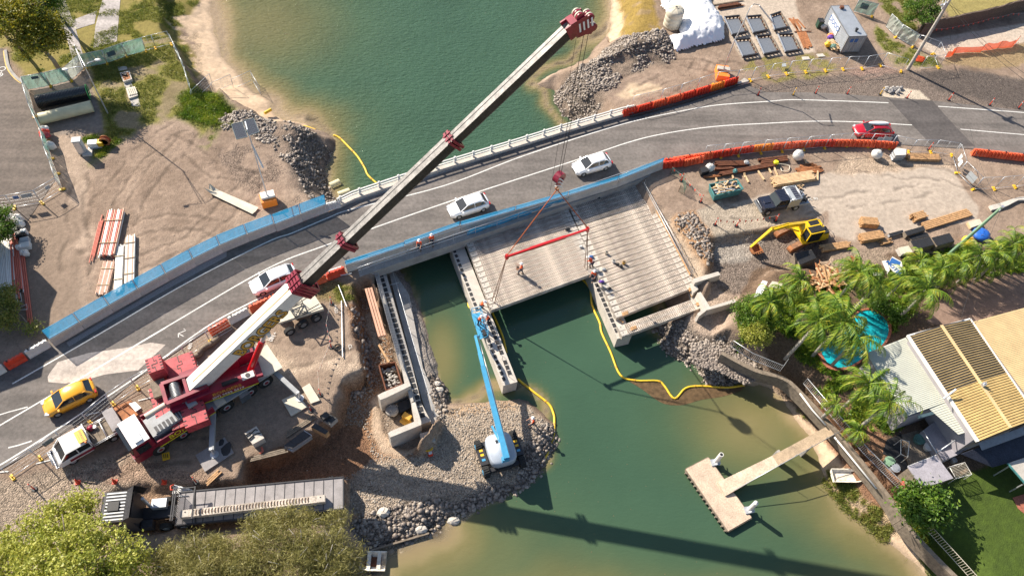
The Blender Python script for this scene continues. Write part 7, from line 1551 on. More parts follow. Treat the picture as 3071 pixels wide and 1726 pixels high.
bulkbag('Y', 1315, 1265, .65, .7, 'yellow bundle between the blue bundle and the palms', 'yellow')
# skip bin full of scrap
SK = PL('X 103 590, X 428 530, X 500 642, X 165 722', 1.0); t = thing('skip_bin', 'teal skip bin heaped with scrap timber and hose', 'skip', (SK[0].x, SK[0].y, 0)); c = sum(SK, Vector())/4; defm('teal', (.06, .2, .2), .6, var=.3)
SKb = [up(p.lerp(c, .12), 0) for p in SK]; q = MB()
for i in range(4): j = (i+1) % 4; q.add([SKb[i], SKb[j], SK[j], SK[i], SKb[i].lerp(c, .05), SKb[j].lerp(c, .05), SK[j].lerp(c, .04), SK[i].lerp(c, .04)], [(0, 1, 2, 3), (7, 6, 5, 4), (3, 2, 6, 7)]); q.bar(SK[i], SK[j], .08, .08)
q.add([up(v, .3) for v in SKb], [(0, 1, 2, 3)]); q.build('bin_shell', 'teal', t, True)
R = random.Random(8)
for nm, m_, k_ in (('timber_scrap', 'timber_pale', 26), ('dark_scrap', 'black', 10), ('metal_scrap', 'galv', 12)):
    q = MB()
    for k in range(k_): f, g_ = R.uniform(.15, .85), R.uniform(.15, .85); p = SK[0].lerp(SK[1], f).lerp(SK[3].lerp(SK[2], f), g_); a = R.uniform(0, 3.1); l = R.uniform(.25, .8); q.bar(p+Vector((-l*math.cos(a), -l*math.sin(a)*.5, R.uniform(-.2, .1))), p+Vector((l*math.cos(a), l*math.sin(a)*.5, R.uniform(-.1, .2))), R.uniform(.06, .2), .06)
    tag(q.build(nm, m_, t, True), kind='stuff')
p = P('X', 240, 610, 1.1); q = MB(); q.tube([(p.x+.42*math.cos(a), p.y+.4*math.sin(a), 1.1+.03*math.sin(3*a)) for a in np.linspace(0, 2*PI, 24)], .05, 6); q.build('hose_coil', 'cream', t, True)
q = MB(); q.tube([p+Vector((0, 0, .05)) for p in smooth(PL('X 800 390, X 860 360, X 950 360, X 1030 380, X 1020 430, X 950 440, X 930 400', .05), 6)], .05, 6); tag(q.build('hose', 'cream'), 'pale hose looping on the ground among the bearers', 'hose')
for k, (x, y, m_, l) in enumerate(((880, 335, 'stripe_yellow', 'bright yellow cloth bundle on the rusty beams'), (405, 435, 'teal', 'teal sling bundle on the longest rusty beam'), (540, 330, 'white_worn', 'white rag at the end of the dark rusty beams'))):
    p = P('X', x, y, .4); q = MB(); q.blob((p.x, p.y, .4), (.32, .28, .18), nu=10, nv=5, jit=.25, seed=k); tag(q.build('bundle', m_), l, 'bundle')
# boxes and timber on the dug out side, rusty skip by the abutment
sk('R 880 640, R 1020 1130', 3, .75, .35, 'timber_pink', 'long pinkish timber beams stacked beside the left abutment', bw=.35, jit=.02) if 'timber_pink' in M or not defm('timber_pink', (.55, .3, .2), .7, var=.15, scale=1) else 0
for s, l in (('R 985 1220, R 1090 1400', 'thin orange plank leaning above the rusty skip'), ('R 790 610, R 900 550', 'dark timber strut at the top of the trench'), ('R 745 590, R 850 660', 'pale timber strut crossing the dark one')): a, b_ = PL(s, -1.2); q = MB(); q.bar(a, b_, .16, .12); tag(q.build('plank', 'timber'), l, 'timber')
RS = PL('f 932 1312, f 1050 1290, f 1100 1448, j 985 105', -1.2); t = thing('skip_bin', 'rusty open skip full of rubble beside the left abutment', 'skip', (RS[0].x, RS[0].y, -2.3)); c = sum(RS, Vector())/4; q = MB()
for i in range(4): q.bar(up(RS[i], -1.75), up(RS[(i+1) % 4], -1.75), .1, 1.1)
q.build('bin_shell', 'rust', t, True); q = MB(); R = random.Random(1)
for k in range(60): f, g_ = R.uniform(.1, .9), R.uniform(.1, .9); p = RS[0].lerp(RS[1], f).lerp(RS[3].lerp(RS[2], f), g_); q.blob((p.x, p.y, -1.75+R.uniform(-.1, .15)), (R.uniform(.1, .2), R.uniform(.08, .16), .1), nu=6, nv=3, jit=.2)
tag(q.build('rubble_fill', 'concrete', t, True), kind='stuff')
bulkbag('K', 535, 300, .62, .5, 'grey tied bulk bag inside the left abutment walls', 'concrete_old'); bpy.context.view_layer.update()
for o in SC.objects:
    if o.get('label', '').startswith('grey tied bulk bag'): o.location.z -= 2.2; q_ = P('K', 535, 300, -1.9); o.location.x, o.location.y = q_.x, q_.y; 
stack('K 580 240, K 690 190, K 712 270, K 610 330', -2.4, -1.7, 'black', 'dark tool crates inside the left abutment walls', 'crate', 'crate', n=2); q = MB(); q.bar(P('K', 635, 340, -1.8), P('K', 700, 380, -1.8), .5, .4); q.bar(P('K', 620, 380, -2.1), P('K', 690, 430, -2.1), .6, .2); tag(q.build('compactor', 'gold'), 'yellow brown compactor inside the left abutment walls', 'machine')
t = thing('generator', 'pale green generator box with a yellow hose coil in front of the lower wing wall', 'generator', tuple(P('K', 855, 540, -2.2)))
c = P('K', 855, 545, -1.2); q = MB(); q.box((c.x, c.y, -1.75), (1.15, 1.0, 1.1), .25); q.box((c.x, c.y, -1.17), (.9, .25, .1), .25); q.build('housing', 'concrete', t, True); q = MB()
p = P('K', 858, 640, -1.6)
for r in (.3, .36, .42): q.tube([(p.x+r*math.cos(a), p.y+r*.8*math.sin(a), -1.6) for a in np.linspace(0, 2*PI, 20)], .03, 5)
q.build('hose_coil', 'yellow', t, True); p = P('K', 878, 690, -2.0); q = MB(); q.box((p.x, p.y, -1.95), (.38, .5, .4), .3); q.box((p.x, p.y, -1.74), (.3, .4, .05), .3, mi=1); tag(q.build('cool_box', ['redplastic', 'white_worn']), 'small red box with a white lid below the yellow hose', 'box')
# sheets and boxes beside the big cut
t = thing('concrete_block', 'square concrete block with black straps near the crane', 'block', tuple(P('Q', 1050, 1000, 0))); B_ = PL('Q 940 995, Q 1072 915, Q 1160 1048, Q 1032 1118', .8); q = MB(); q.prism(B_, -.05, .8); q.build('block_body', 'concrete_light', t, True); q = MB()
for s in ('Q 955 1015, Q 1005 985, Q 1000 1010, Q 965 1030', 'Q 1010 1000, Q 1060 950, Q 1085 960', 'Q 985 1065, Q 1040 1010, Q 1080 1000, Q 1120 990', 'Q 1000 1075, Q 1050 1030'): q.tube(PL(s, .84), .045, 5)
q.build('rubber_straps', 'black', t, True)
stack('j 540 258, j 630 305, j 580 350, j 505 300', -.1, .7, 'concrete_old', 'black topped crate rightmost at the cut edge', 'crate', 'crate', n=3); stack('j 470 340, j 568 400, j 545 425, j 440 370', -.2, .6, 'timber', 'timber box with a black lid at the cut edge', 'crate', 'crate', n=3)
stack('j 243 505, j 390 395, j 445 430, j 300 530', -.4, .3, 'galv', 'long flat black panel pack hanging over the cut', n=2, top='darksteel')
q = MB(); c = P('j', 542, 290, .9); q.box((c.x, c.y, .85), (.7, .6, .25), .6, taper=.8); tag(q.build('case', 'black'), 'small black case lying on the black topped crate', 'case')
for s, l in (('j 270 425, j 460 300', 'weathered long boards at the cut edge above the timber box'), ('j 20 600, j 255 540', 'split orange boards along the lip of the big cut'), ('i 1505 770, i 1580 700', 'short flat board by the stones above the trailer')): sk(s, 3, .45, .1, 'timber_old' if 'long' in l else 'timber', l, bw=.1, nm='boards', jit=.3)
q = MB(); q.tube(PL('Q 1130 1150, Q 1145 1190, Q 1115 1225', .1), .09, 7); tag(q.build('pipe_elbow', 'pvc_orange'), 'orange pipe elbow on the soil below the strapped block', 'pipe')
q = MB(); c = P('Q', 65, 1250, .1); q.box((c.x, c.y, .06), (.55, .6, .12), .3)
for k in range(3): q.box((c.x-.15+k*.15, c.y, .13), (.05, .35, .03), .3, mi=1)
tag(q.build('wheel_chock', ['yellow', 'black']), 'yellow ribbed pad on the ground beside the crane front wheels', 'pad')
for k, (x, y, l) in enumerate(((995, 700, 'the crane front'), (1330, 745, 'the mat'), (1440, 870, 'the boom base'))): pass
# ============================================================ DOCK, GANGWAY, DINGHIES
DZ = WZ+.45; defm('dock_top', (.52, .4, .3), .85, var=.22, scale=.9, speck=.15); defm('pebblecrete', (.4, .3, .2), .9, var=.2, scale=3, speck=.3)
dk = thing('floating_dock', 'rust stained concrete pontoon with two white mooring piles', 'dock', tuple(P('k', 1580, 850, DZ)))
dp = PL('k 1345 675, k 1508 590, k 1820 1025, k 1652 1122', DZ); q = MB(); q.prism(dp, WZ-.3, DZ); q.build('deck', 'dock_top', dk, True); q = MB()
for i in range(4): q.bar(dp[i]-Vector((0, 0, .12)), dp[(i+1) % 4]-Vector((0, 0, .12)), .16, .14)
for k in range(14): p = dp[0].lerp(dp[3], (k+.5)/14); q.cyl((p.x-.1, p.y-.1, DZ-.35), (p.x-.1, p.y-.1, DZ-.1), .1, n=6)
q.build('fender', 'timber_old', dk, True)
for k, (x, y, x2, y2) in enumerate(((1552, 632, 1600, 570), (1795, 975, 1852, 925))):
    a = P('k', x, y, DZ-.3); q = MB(); q.cyl((a.x, a.y, WZ-1.5), (a.x, a.y, DZ+1.75), .2, n=16); q.cyl((a.x, a.y, DZ+1.75), (a.x, a.y, DZ+1.76 if k == 0 else DZ+1.95), .14 if k == 0 else .2, .14 if k == 0 else .03, n=16, mi=1 if k == 0 else 0); q.build('mooring_pile', ['white_worn', 'black'], dk, True); q = MB(); q.bar((a.x-.45, a.y-.1, DZ+.05), (a.x+.3, a.y, DZ+.05), .6, .1); q.tube([(a.x-.3, a.y-.3, DZ+.3), (a.x+.3, a.y-.3, DZ+.3), (a.x+.3, a.y+.3, DZ+.3)], .04, 5); q.build('pile_bracket', 'galv', dk, True)
gw = thing('gangway', 'narrow walkway from the sea wall down to the pontoon with a rail on one side', 'gangway', tuple(P('k', 1800, 700, -1)))
g1 = [P('k', 1575, 770, DZ+.15), P('k', 1632, 868, DZ+.15), P('l', 155, 650, -1.3), P('l', 108, 578, -1.3)]; q = MB(); q.add(g1+[v-Vector((0, 0, .15)) for v in g1], [(0, 1, 2, 3), (7, 6, 5, 4), (0, 4, 5, 1), (1, 5, 6, 2), (2, 6, 7, 3), (3, 7, 4, 0)]); q.build('ramp', 'dock_top', gw, True)
g2 = [P('l', 108, 578, -1.3), P('l', 155, 650, -1.3), P('l', 598, 402, -.3), P('l', 540, 345, -.3)]; q = MB(); q.add(g2+[v-Vector((0, 0, .25)) for v in g2], [(0, 1, 2, 3), (7, 6, 5, 4), (0, 4, 5, 1), (1, 5, 6, 2), (2, 6, 7, 3), (3, 7, 4, 0)]); q.build('walkway', 'pebblecrete', gw, True)
q = MB(); q.tube([P('k', 1690, 830, DZ+.8), P('l', 155, 650, -.6), P('l', 598, 402, .4)], .03, 5)
for f in (0, .25, .5, .75, 1): p = P('l', 155, 650, -1.3).lerp(P('l', 598, 402, -.3), f); q.cyl(p, p+Vector((0, 0, .7)), .025, n=5)
q.build('rail', 'galv', gw, True)
for f in (.15, .55): p = g2[0].lerp(g2[2], f); q = MB(); q.box((p.x, p.y, -2.6), (.3, .8, 2), .4); q.build('support', 'concrete_old', gw, True)
defm('hull', (.72, .66, .56), .5, var=.35, scale=1.5, speck=.08)
def dinghy(name, label, a, b_, wd, z, seats, m='hull'):
    d = (b_-a); L_ = d.length; yw = math.atan2(d.y, d.x); t = thing(name, label, 'dinghy', ((a.x+b_.x)/2, (a.y+b_.y)/2, z), yw); n = 12; so, si = [], []
    for k in range(n+1):
        f = k/n; x = -L_/2+L_*f; w_ = wd/2*(1 if f < .55 else max(.03, math.cos((f-.55)/.45*PI/2)**.7)); so.append([(x, -w_, .42), (x, -w_*.8, .05), (x, 0, 0), (x, w_*.8, .05), (x, w_, .42)]); si.append([(x*.97, -w_*.88, .42), (x*.97, -w_*.68, .1), (x*.97, 0, .06), (x*.97, w_*.68, .1), (x*.97, w_*.88, .42)])
    q = MB(); q.loft(so, sm=True, closed=False, caps=False); q.loft(si, sm=True, closed=False, caps=False); q.add(so[0]+si[0], [(0, 1, 2, 3, 4)]); 
    for k in range(n): q.add([so[k][0], so[k+1][0], si[k+1][0], si[k][0], so[k][4], so[k+1][4], si[k+1][4], si[k][4]], [(0, 1, 2, 3), (7, 6, 5, 4)])
    q.build('hull', m, t)
    for x in seats: q = MB(); q.box((x, 0, .34), (.3, wd*.86, .04)); q.build('seat', m, t)
    q = MB(); q.box((0, 0, .1), (L_*.7, wd*.5, .03)); q.build('floor', 'rust' if seats else m, t); return t
dinghy('dinghy', 'small open dinghy with three bench seats moored under the bottom trees', P('j', 985, 1345, -3), P('j', 755, 1340, -3), 1.55, WZ-.08, (-.7, .1, .8))
d2 = dinghy('dinghy', 'white open dinghy without seats pulled up on the weedy beach', P('l', 545, 722, -2.1), P('l', 805, 726, -2.1), 1.25, -1.75, ()); d2.location.z = groundz(d2.location.x, d2.location.y)+.02
sk('j 895 1258, j 1280 1145', 1, .18, .35, 'timber_old', 'low grey timber edge half sunk along the stony shore', nm='sleeper_edge', bw=.35, z=WZ)
for x, y, w_, l in ((965, 990, .55, 'large pale boulder on the dark stone bank'), (1238, 1115, .5, 'pale boulder at the waterline below the bank'), (1475, 1050, .55, 'flat pale boulder half in the water'), (1370, 105, .4, 'brown boulder by the handrail foot'), (1355, 60, .35, 'upper boulder beside the channel handrail')):
    p = Pg('j', x, y); q = MB(); q.blob((p.x, p.y, p.z+.1), (w_, w_*.75, w_*.5), nu=9, nv=6, jit=.16, seed=int(x)); tag(q.build('boulder', 'concrete_light'), l, 'boulder')
# ============================================================ VEGETATION
def leafm(name, stops, tl=.35):
    m = bpy.data.materials.new(name); m.use_nodes = True; N = m.node_tree.nodes; L = m.node_tree.links; b = N['Principled BSDF']; o = N['Material Output']
    g = N.new('ShaderNodeNewGeometry'); cr = N.new('ShaderNodeValToRGB'); L.new(g.outputs['Random Per Island'], cr.inputs[0])
    tc = N.new('ShaderNodeTexCoord'); no = N.new('ShaderNodeTexNoise'); no.inputs['Scale'].default_value = .55; L.new(tc.outputs['Object'], no.inputs[0])
    ad = N.new('ShaderNodeMath'); ad.operation = 'MULTIPLY_ADD'; L.new(g.outputs['Random Per Island'], ad.inputs[0]); ad.inputs[1].default_value = .6; mr = N.new('ShaderNodeMapRange'); mr.inputs[1].default_value = .3; mr.inputs[2].default_value = .7; mr.inputs[4].default_value = .4; L.new(no.outputs[0], mr.inputs[0]); L.new(mr.outputs[0], ad.inputs[2]); L.new(ad.outputs[0], cr.inputs[0])
    e = cr.color_ramp.elements; e[0].color = (*stops[0], 1); e[1].color = (*stops[-1], 1)
    for k, s in enumerate(stops[1:-1]): q = e.new((k+1)/(len(stops)-1)); q.color = (*s, 1)
    L.new(cr.outputs[0], b.inputs['Base Color']); b.inputs['Roughness'].default_value = .5; b.inputs['Specular IOR Level'].default_value = .4
    t = N.new('ShaderNodeBsdfTranslucent'); L.new(cr.outputs[0], t.inputs[0]); mx = N.new('ShaderNodeMixShader'); mx.inputs[0].default_value = tl; L.new(b.outputs[0], mx.inputs[1]); L.new(t.outputs[0], mx.inputs[2]); L.new(mx.outputs[0], o.inputs[0]); M[name] = m
leafm('leaf_gum', [(.06, .09, .014), (.15, .18, .02), (.38, .31, .022), (.15, .2, .03)]); leafm('leaf_light', [(.13, .16, .02), (.32, .36, .05), (.54, .52, .12), (.25, .3, .04)])
leafm('leaf_casuarina', [(.12, .12, .03), (.27, .25, .075), (.45, .39, .16)]); leafm('leaf_green', [(.03, .07, .01), (.1, .2, .02), (.26, .34, .05)]); leafm('leaf_palm', [(.03, .09, .006), (.1, .2, .015), (.27, .36, .03), (.45, .38, .03)]); leafm('leaf_weed', [(.1, .15, .025), (.22, .25, .045), (.36, .31, .09)]); leafm('leaf_dead', [(.2, .13, .07), (.35, .24, .13)])
def nmesh(name, V, F4, m, parent=None, world=True):
    V = np.asarray(V, float)
    if parent is not None and world: V = V-np.array(parent.location)
    me = bpy.data.meshes.new(name); me.vertices.add(len(V)); me.vertices.foreach_set('co', V.ravel()); k = F4.shape[1]
    me.loops.add(F4.size); me.loops.foreach_set('vertex_index', F4.ravel().astype(np.int32)); me.polygons.add(len(F4)); me.polygons.foreach_set('loop_start', np.arange(0, F4.size, k, dtype=np.int32)); me.polygons.foreach_set('loop_total', np.full(len(F4), k, np.int32)); me.update(calc_edges=True); me.materials.append(M[m]); o = bpy.data.objects.new(name, me); link(o, parent); return o
def leaves(C, size, asp=.45, droop=0., rs=1):
    """one small leaf-sized quad at every centre"""
    g = np.random.default_rng(rs); n = len(C); a = g.normal(size=(n, 3)); a[:, 2] = a[:, 2]*.6-droop; a /= np.linalg.norm(a, axis=1)[:, None]; b = g.normal(size=(n, 3)); b -= (b*a).sum(1)[:, None]*a; b /= np.linalg.norm(b, axis=1)[:, None]; s = size*g.uniform(.6, 1.3, n)[:, None]
    V = np.stack([C-a*s*.5, C+b*s*asp*.5, C+a*s*.5, C-b*s*asp*.5], 1).reshape(-1, 3); return V, np.arange(4*n).reshape(n, 4)
def cloud(blobs, n, rs=1, clump=26, cr=.45):
    """leaf centres gathered in clumps near the surface of the blobs"""
    g = np.random.default_rng(rs); out = []; vol = np.array([b[3]**2 for b in blobs]); vol = vol/vol.sum()
    for b, f in zip(blobs, vol):
        m = max(1, int(n*f/clump)); d = g.normal(size=(m, 3)); d /= np.linalg.norm(d, axis=1)[:, None]; d[:, 2] = np.where(d[:, 2] < -.35, -d[:, 2], d[:, 2]); r = b[3]*g.uniform(.25, 1.2, m)**.6; c = np.array(b[:3])+d*r[:, None]*np.array([1, 1, b[4] if len(b) > 4 else .75])
        out.append((c[:, None, :]+g.normal(size=(m, clump, 3))*cr*np.array([1, 1, .6])).reshape(-1, 3))
    return np.concatenate(out)
def tree(name, label, cat, base, blobs, n, size, lm, asp=.45, droop=0., rs=1, bark='bark', tr=.22, clump=34, cr=.36, group=None):
    base = Vector(base); t = thing(name, label, cat, tuple(base), 0, group); q = MB(); R = random.Random(rs); top = Vector((sum(b[0] for b in blobs)/len(blobs), sum(b[1] for b in blobs)/len(blobs), min(b[2] for b in blobs)))
    fork = base.lerp(top, .55); q.tube([base-Vector((0, 0, .2)), base.lerp(fork, .5)+Vector((.1, .05, 0)), fork], tr, 8, r1=tr*.7)
    for b in blobs:
        c = Vector(b[:3]); mid = fork.lerp(c, .5)+Vector((R.uniform(-.3, .3), R.uniform(-.3, .3), .3)); q.tube([fork, mid, c], tr*.55, 6, r1=tr*.2)
        for k in range(5): e = c+Vector((R.uniform(-1, 1), R.uniform(-1, 1), R.uniform(-.1, .8))).normalized()*b[3]*.95; q.tube([c.lerp(mid, .3), c.lerp(e, .5)+Vector((0, 0, .2)), e.lerp(c, -.12)], tr*.16, 4, r1=.015)
    q.build('trunk', bark, t, True); V, F = leaves(cloud(blobs, n, rs, clump, cr), size, asp, droop, rs); nmesh('crown', V, F, lm, t); return t
def B_(t_, lst): return [(*P(t_, x, y, z), r) for x, y, z, r in lst]
tree('gum_tree', 'tall yellow green gum tree at the top left corner', 'tree', P('H', 760, 890, 0), B_('H', [(120, 120, 7.5, 1.9), (330, 130, 8, 2.0), (180, 330, 7, 1.8), (430, 330, 7, 1.9), (560, 480, 6.4, 1.6), (730, 520, 5.6, 1.3), (500, 640, 5.4, 1.3), (330, 520, 6, 1.3), (640, 330, 6.5, 1.3), (-80, 230, 7, 2)]), 15000, .3, 'leaf_gum', rs=3, tr=.26)
tree('gum_tree', 'darker tree cut by the top edge, right of the yellow green gum', 'tree', P('H', 680, 120, 0), B_('H', [(560, -20, 5.5, 1.5), (650, 110, 4.5, 1.1), (640, -150, 6, 1.8), (480, 60, 5, 1.1)]), 5000, .28, 'leaf_green', rs=4)
tree('street_tree', 'leaning gum trunk rising behind the yellow green tree', 'tree', P('H', 280, 640, 0), B_('H', [(-60, 380, 6, 1.4), (-150, 200, 7, 2)]), 2500, .3, 'leaf_gum', rs=5)
tree('broad_tree', 'big rounded light green tree in the bottom left corner', 'tree', P('i', 620, 1420, -.5), B_('i', [(230, 1190, 6.5, 1.7), (400, 1060, 6, 1.5), (560, 950, 5.6, 1.15), (660, 930, 5, .85), (500, 1230, 7.5, 2.0), (630, 1120, 6.5, 1.3), (800, 1260, 5.6, 1.1), (980, 1310, 5.5, 1.1), (800, 1340, 7, 1.9), (300, 1400, 7, 2), (60, 1330, 6, 1.6), (560, 1430, 8, 2), (1000, 1420, 5.5, 1.4), (-60, 1480, 6, 2), (300, 1650, 7, 2.5), (800, 1650, 7, 2.5)]), 30000, .21, 'leaf_light', asp=.6, rs=6, cr=.23)
tree('casuarina_tree', 'wispy grey green casuarina beside the truck trailer, left one', 'tree', P('i', 1400, 1380, -1), B_('i', [(1230, 1320, 4.8, .9), (1260, 1420, 5.2, 1.2), (1560, 1260, 4.8, .9), (1430, 1300, 5.6, 1.4), (1640, 1310, 5.5, 1.3), (1500, 1470, 6, 1.7), (1250, 1550, 5.5, 1.5), (1750, 1450, 6, 1.6)]), 30000, .36, 'leaf_casuarina', asp=.1, droop=.5, rs=7, bark='bark_grey', cr=.27)
tree('casuarina_tree', 'wispy grey green casuarina above the moored dinghy, right one', 'tree', P('j', 330, 1330, -1.5), B_('j', [(80, 1120, 4.8, 1.3), (240, 1070, 4.5, 1.1), (430, 1060, 4.2, 1.0), (620, 1050, 3.6, .8), (150, 1240, 5.5, 1.6), (380, 1230, 5, 1.5), (600, 1220, 4.2, 1.2), (740, 1320, 3.6, .9), (300, 1390, 5.5, 1.8), (560, 1380, 4.8, 1.5), (720, 1460, 3.6, 1.0), (80, 1460, 5.5, 1.6), (480, 1540, 5, 1.8)]), 40000, .36, 'leaf_casuarina', asp=.1, droop=.5, rs=8, bark='bark_grey', cr=.27)
tree('round_shrub', 'big dense green shrub beside the pale cloth fence at the top', 'shrub', P('U', 740, 240, 0), B_('U', [(640, 90, 2.2, 1.2), (800, 60, 2.6, 1.4), (760, 200, 1.8, 1.1), (870, 150, 2.0, 1.0), (600, 230, 1, .7), (880, -50, 2.5, 1.4), (650, -60, 2.5, 1.3)]), 9000, .2, 'leaf_green', asp=.6, rs=9, cr=.28)
tree('hedge_shrub', 'green shrub at the left edge beside the white bags', 'shrub', P('M', 30, 180, 0), B_('M', [(20, 80, 2, .9), (60, 200, 1.6, .8), (-20, 250, 1.8, 1.0), (70, 280, 1, .5)]), 3500, .2, 'leaf_green', asp=.6, rs=10, cr=.25)
tree('hedge_shrub', 'dark shrub at the left edge below the white pipes', 'shrub', P('M', 60, 940, 0), B_('M', [(60, 850, 1.2, .7), (40, 950, 1.4, .8), (120, 1000, 1, .6), (60, 1120, 1.2, .8), (140, 1150, .9, .6), (320, 1200, .4, .5)]), 4500, .2, 'leaf_weed', asp=.5, rs=11, cr=.25)
tree('lime_shrub', 'lime green bush at the bank between palms and rock rolls', 'shrub', P('G', 530, 960, 0), B_('G', [(420, 930, 1.4, .8), (540, 900, 1.8, .9), (580, 990, 1.4, .8), (470, 1010, 1.1, .6)]), 5200, .15, 'leaf_light', asp=.7, rs=12, cr=.2)
tree('leafy_shrub', 'bushy green shrub left of the palms by the wing wall', 'shrub', P('G', 420, 700, 0), B_('G', [(300, 660, 1.6, .9), (430, 620, 2.2, 1.0), (500, 730, 2, 1.0), (640, 560, 2.4, 1.1), (700, 700, 2, 1.1), (600, 800, 1.5, .9), (350, 780, 1.2, .7)]), 8500, .22, 'leaf_green', asp=.4, rs=13, cr=.3)
tree('leafy_shrub', 'glossy green shrub at the corner of the lawn', 'shrub', P('V', 720, 1300, 0), B_('V', [(480, 1200, 1.6, .9), (620, 1120, 2, .9), (780, 1130, 2, .9), (860, 1230, 1.8, .9), (700, 1280, 2.2, 1.0), (520, 1340, 1.6, .9), (880, 1360, 1.4, .8), (640, 1420, 1.4, .9)]), 6500, .34, 'leaf_green', asp=.45, rs=14, cr=.35)
for k, (x, y, r, l) in enumerate(((1080, 880, .8, 'low bush below the pool edge under the striped roof'), (880, 870, .9, 'dark bush between the two middle palms'), (1060, 640, .9, 'yellow green bush right of the MOTEL board'), (1000, 960, .8, 'dark shrub above the pool'))):
    tree('garden_shrub', l, 'shrub', P('h', x, y, 0), [(*P('h', x, y, .8), r)], 1500, .26, 'leaf_green' if k % 2 else 'leaf_palm', rs=20+k, cr=.3)
# palms
def palm_crown(rs, L_=3.0, nf=24, nl=24):
    g = random.Random(rs); V, F, D = [], [], []
    for f in range(nf):
        az = 2*PI*f/nf*1.0+g.uniform(-.15, .15)+(f % 2)*.3; el = g.uniform(-.1, 1.2); l = L_*g.uniform(.7, 1.12); p = Vector((0, 0, 0)); pts = [p]; e = el
        for k in range(9): e -= .17+.05*k*.6; p = p+Vector((math.cos(az)*math.cos(e), math.sin(az)*math.cos(e), math.sin(e)))*l/9; pts.append(p)
        for k in range(nl):
            t = .12+.88*k/nl; i = min(8, int(t*9)); c = pts[i].lerp(pts[i+1], t*9-i); d = (pts[i+1]-pts[i]).normalized(); s = Vector((-math.sin(az), math.cos(az), 0)); ll = g.uniform(.75, 1.1)*.56*math.sin(PI*min(1, t*.86+.12))**.6
            for sd in (-1, 1):
                tip = c+(s*sd*.75+d*g.uniform(.35, .9)+Vector((0, 0, -.75+g.uniform(-.35, .25)))).normalized()*ll; w_ = d*.034; o = len(V); V += [c-w_, c+w_, tip+w_*.3, tip-w_*.3]; F.append((o, o+1, o+2, o+3))
        for k in range(9): o = len(V); n_ = Vector((-math.sin(az), math.cos(az), 0))*.035; V += [pts[k]-n_, pts[k]+n_, pts[k+1]+n_*.7, pts[k+1]-n_*.7]; F.append((o, o+1, o+2, o+3))
    return np.array([tuple(v) for v in V]), np.array(F)
PC = [palm_crown(31), palm_crown(32, 2.6, 20), palm_crown(33, 3.3, 25)]; PM = {}
def palm(t_, x, y, z, label, v=0, sc=1., lean=.3, dead=0):
    sc *= 1.17; c = P(t_, x, y, z); t = thing('palm_tree', label, 'palm', (c.x-lean, c.y-lean*.6, 0), 0, 'palms beside the pool and yard'); q = MB(); q.tube([Vector((c.x-lean, c.y-lean*.6, -.1)), Vector((c.x-lean*.4, c.y-lean*.3, z*.5)), c], .16, 8, r1=.12)
    for k in range(int(z/.3)): f = k*.3/z; q.cyl((c.x-lean*(1-f), c.y-lean*.6*(1-f), k*.3), (c.x-lean*(1-f), c.y-lean*.6*(1-f), k*.3+.05), .165, n=8, caps=False)
    q.build('trunk', 'bark_grey', t, True); V, F = PC[v]
    if v not in PM: o = nmesh('crown', V, F, 'leaf_palm', t); o.data.transform(Matrix.Translation(t.location)); PM[v] = o.data
    else: o = bpy.data.objects.new('crown', PM[v]); link(o, t)
    o.location = c-t.location; o.scale = (sc, sc, sc); o.rotation_euler = (0, 0, x*.7+y)
    if dead:
        g = np.random.default_rng(int(x)); n = 150; a = g.uniform(0, 2*PI, n); r = g.uniform(.1, .45, n); C = np.stack([c.x+r*np.cos(a), c.y+r*np.sin(a), c.z-g.uniform(.2, 1.7, n)], 1); V2, F2 = leaves(C, .8, .1, 1.6, 5); nmesh('dead_fronds', V2, F2, 'leaf_dead', t)
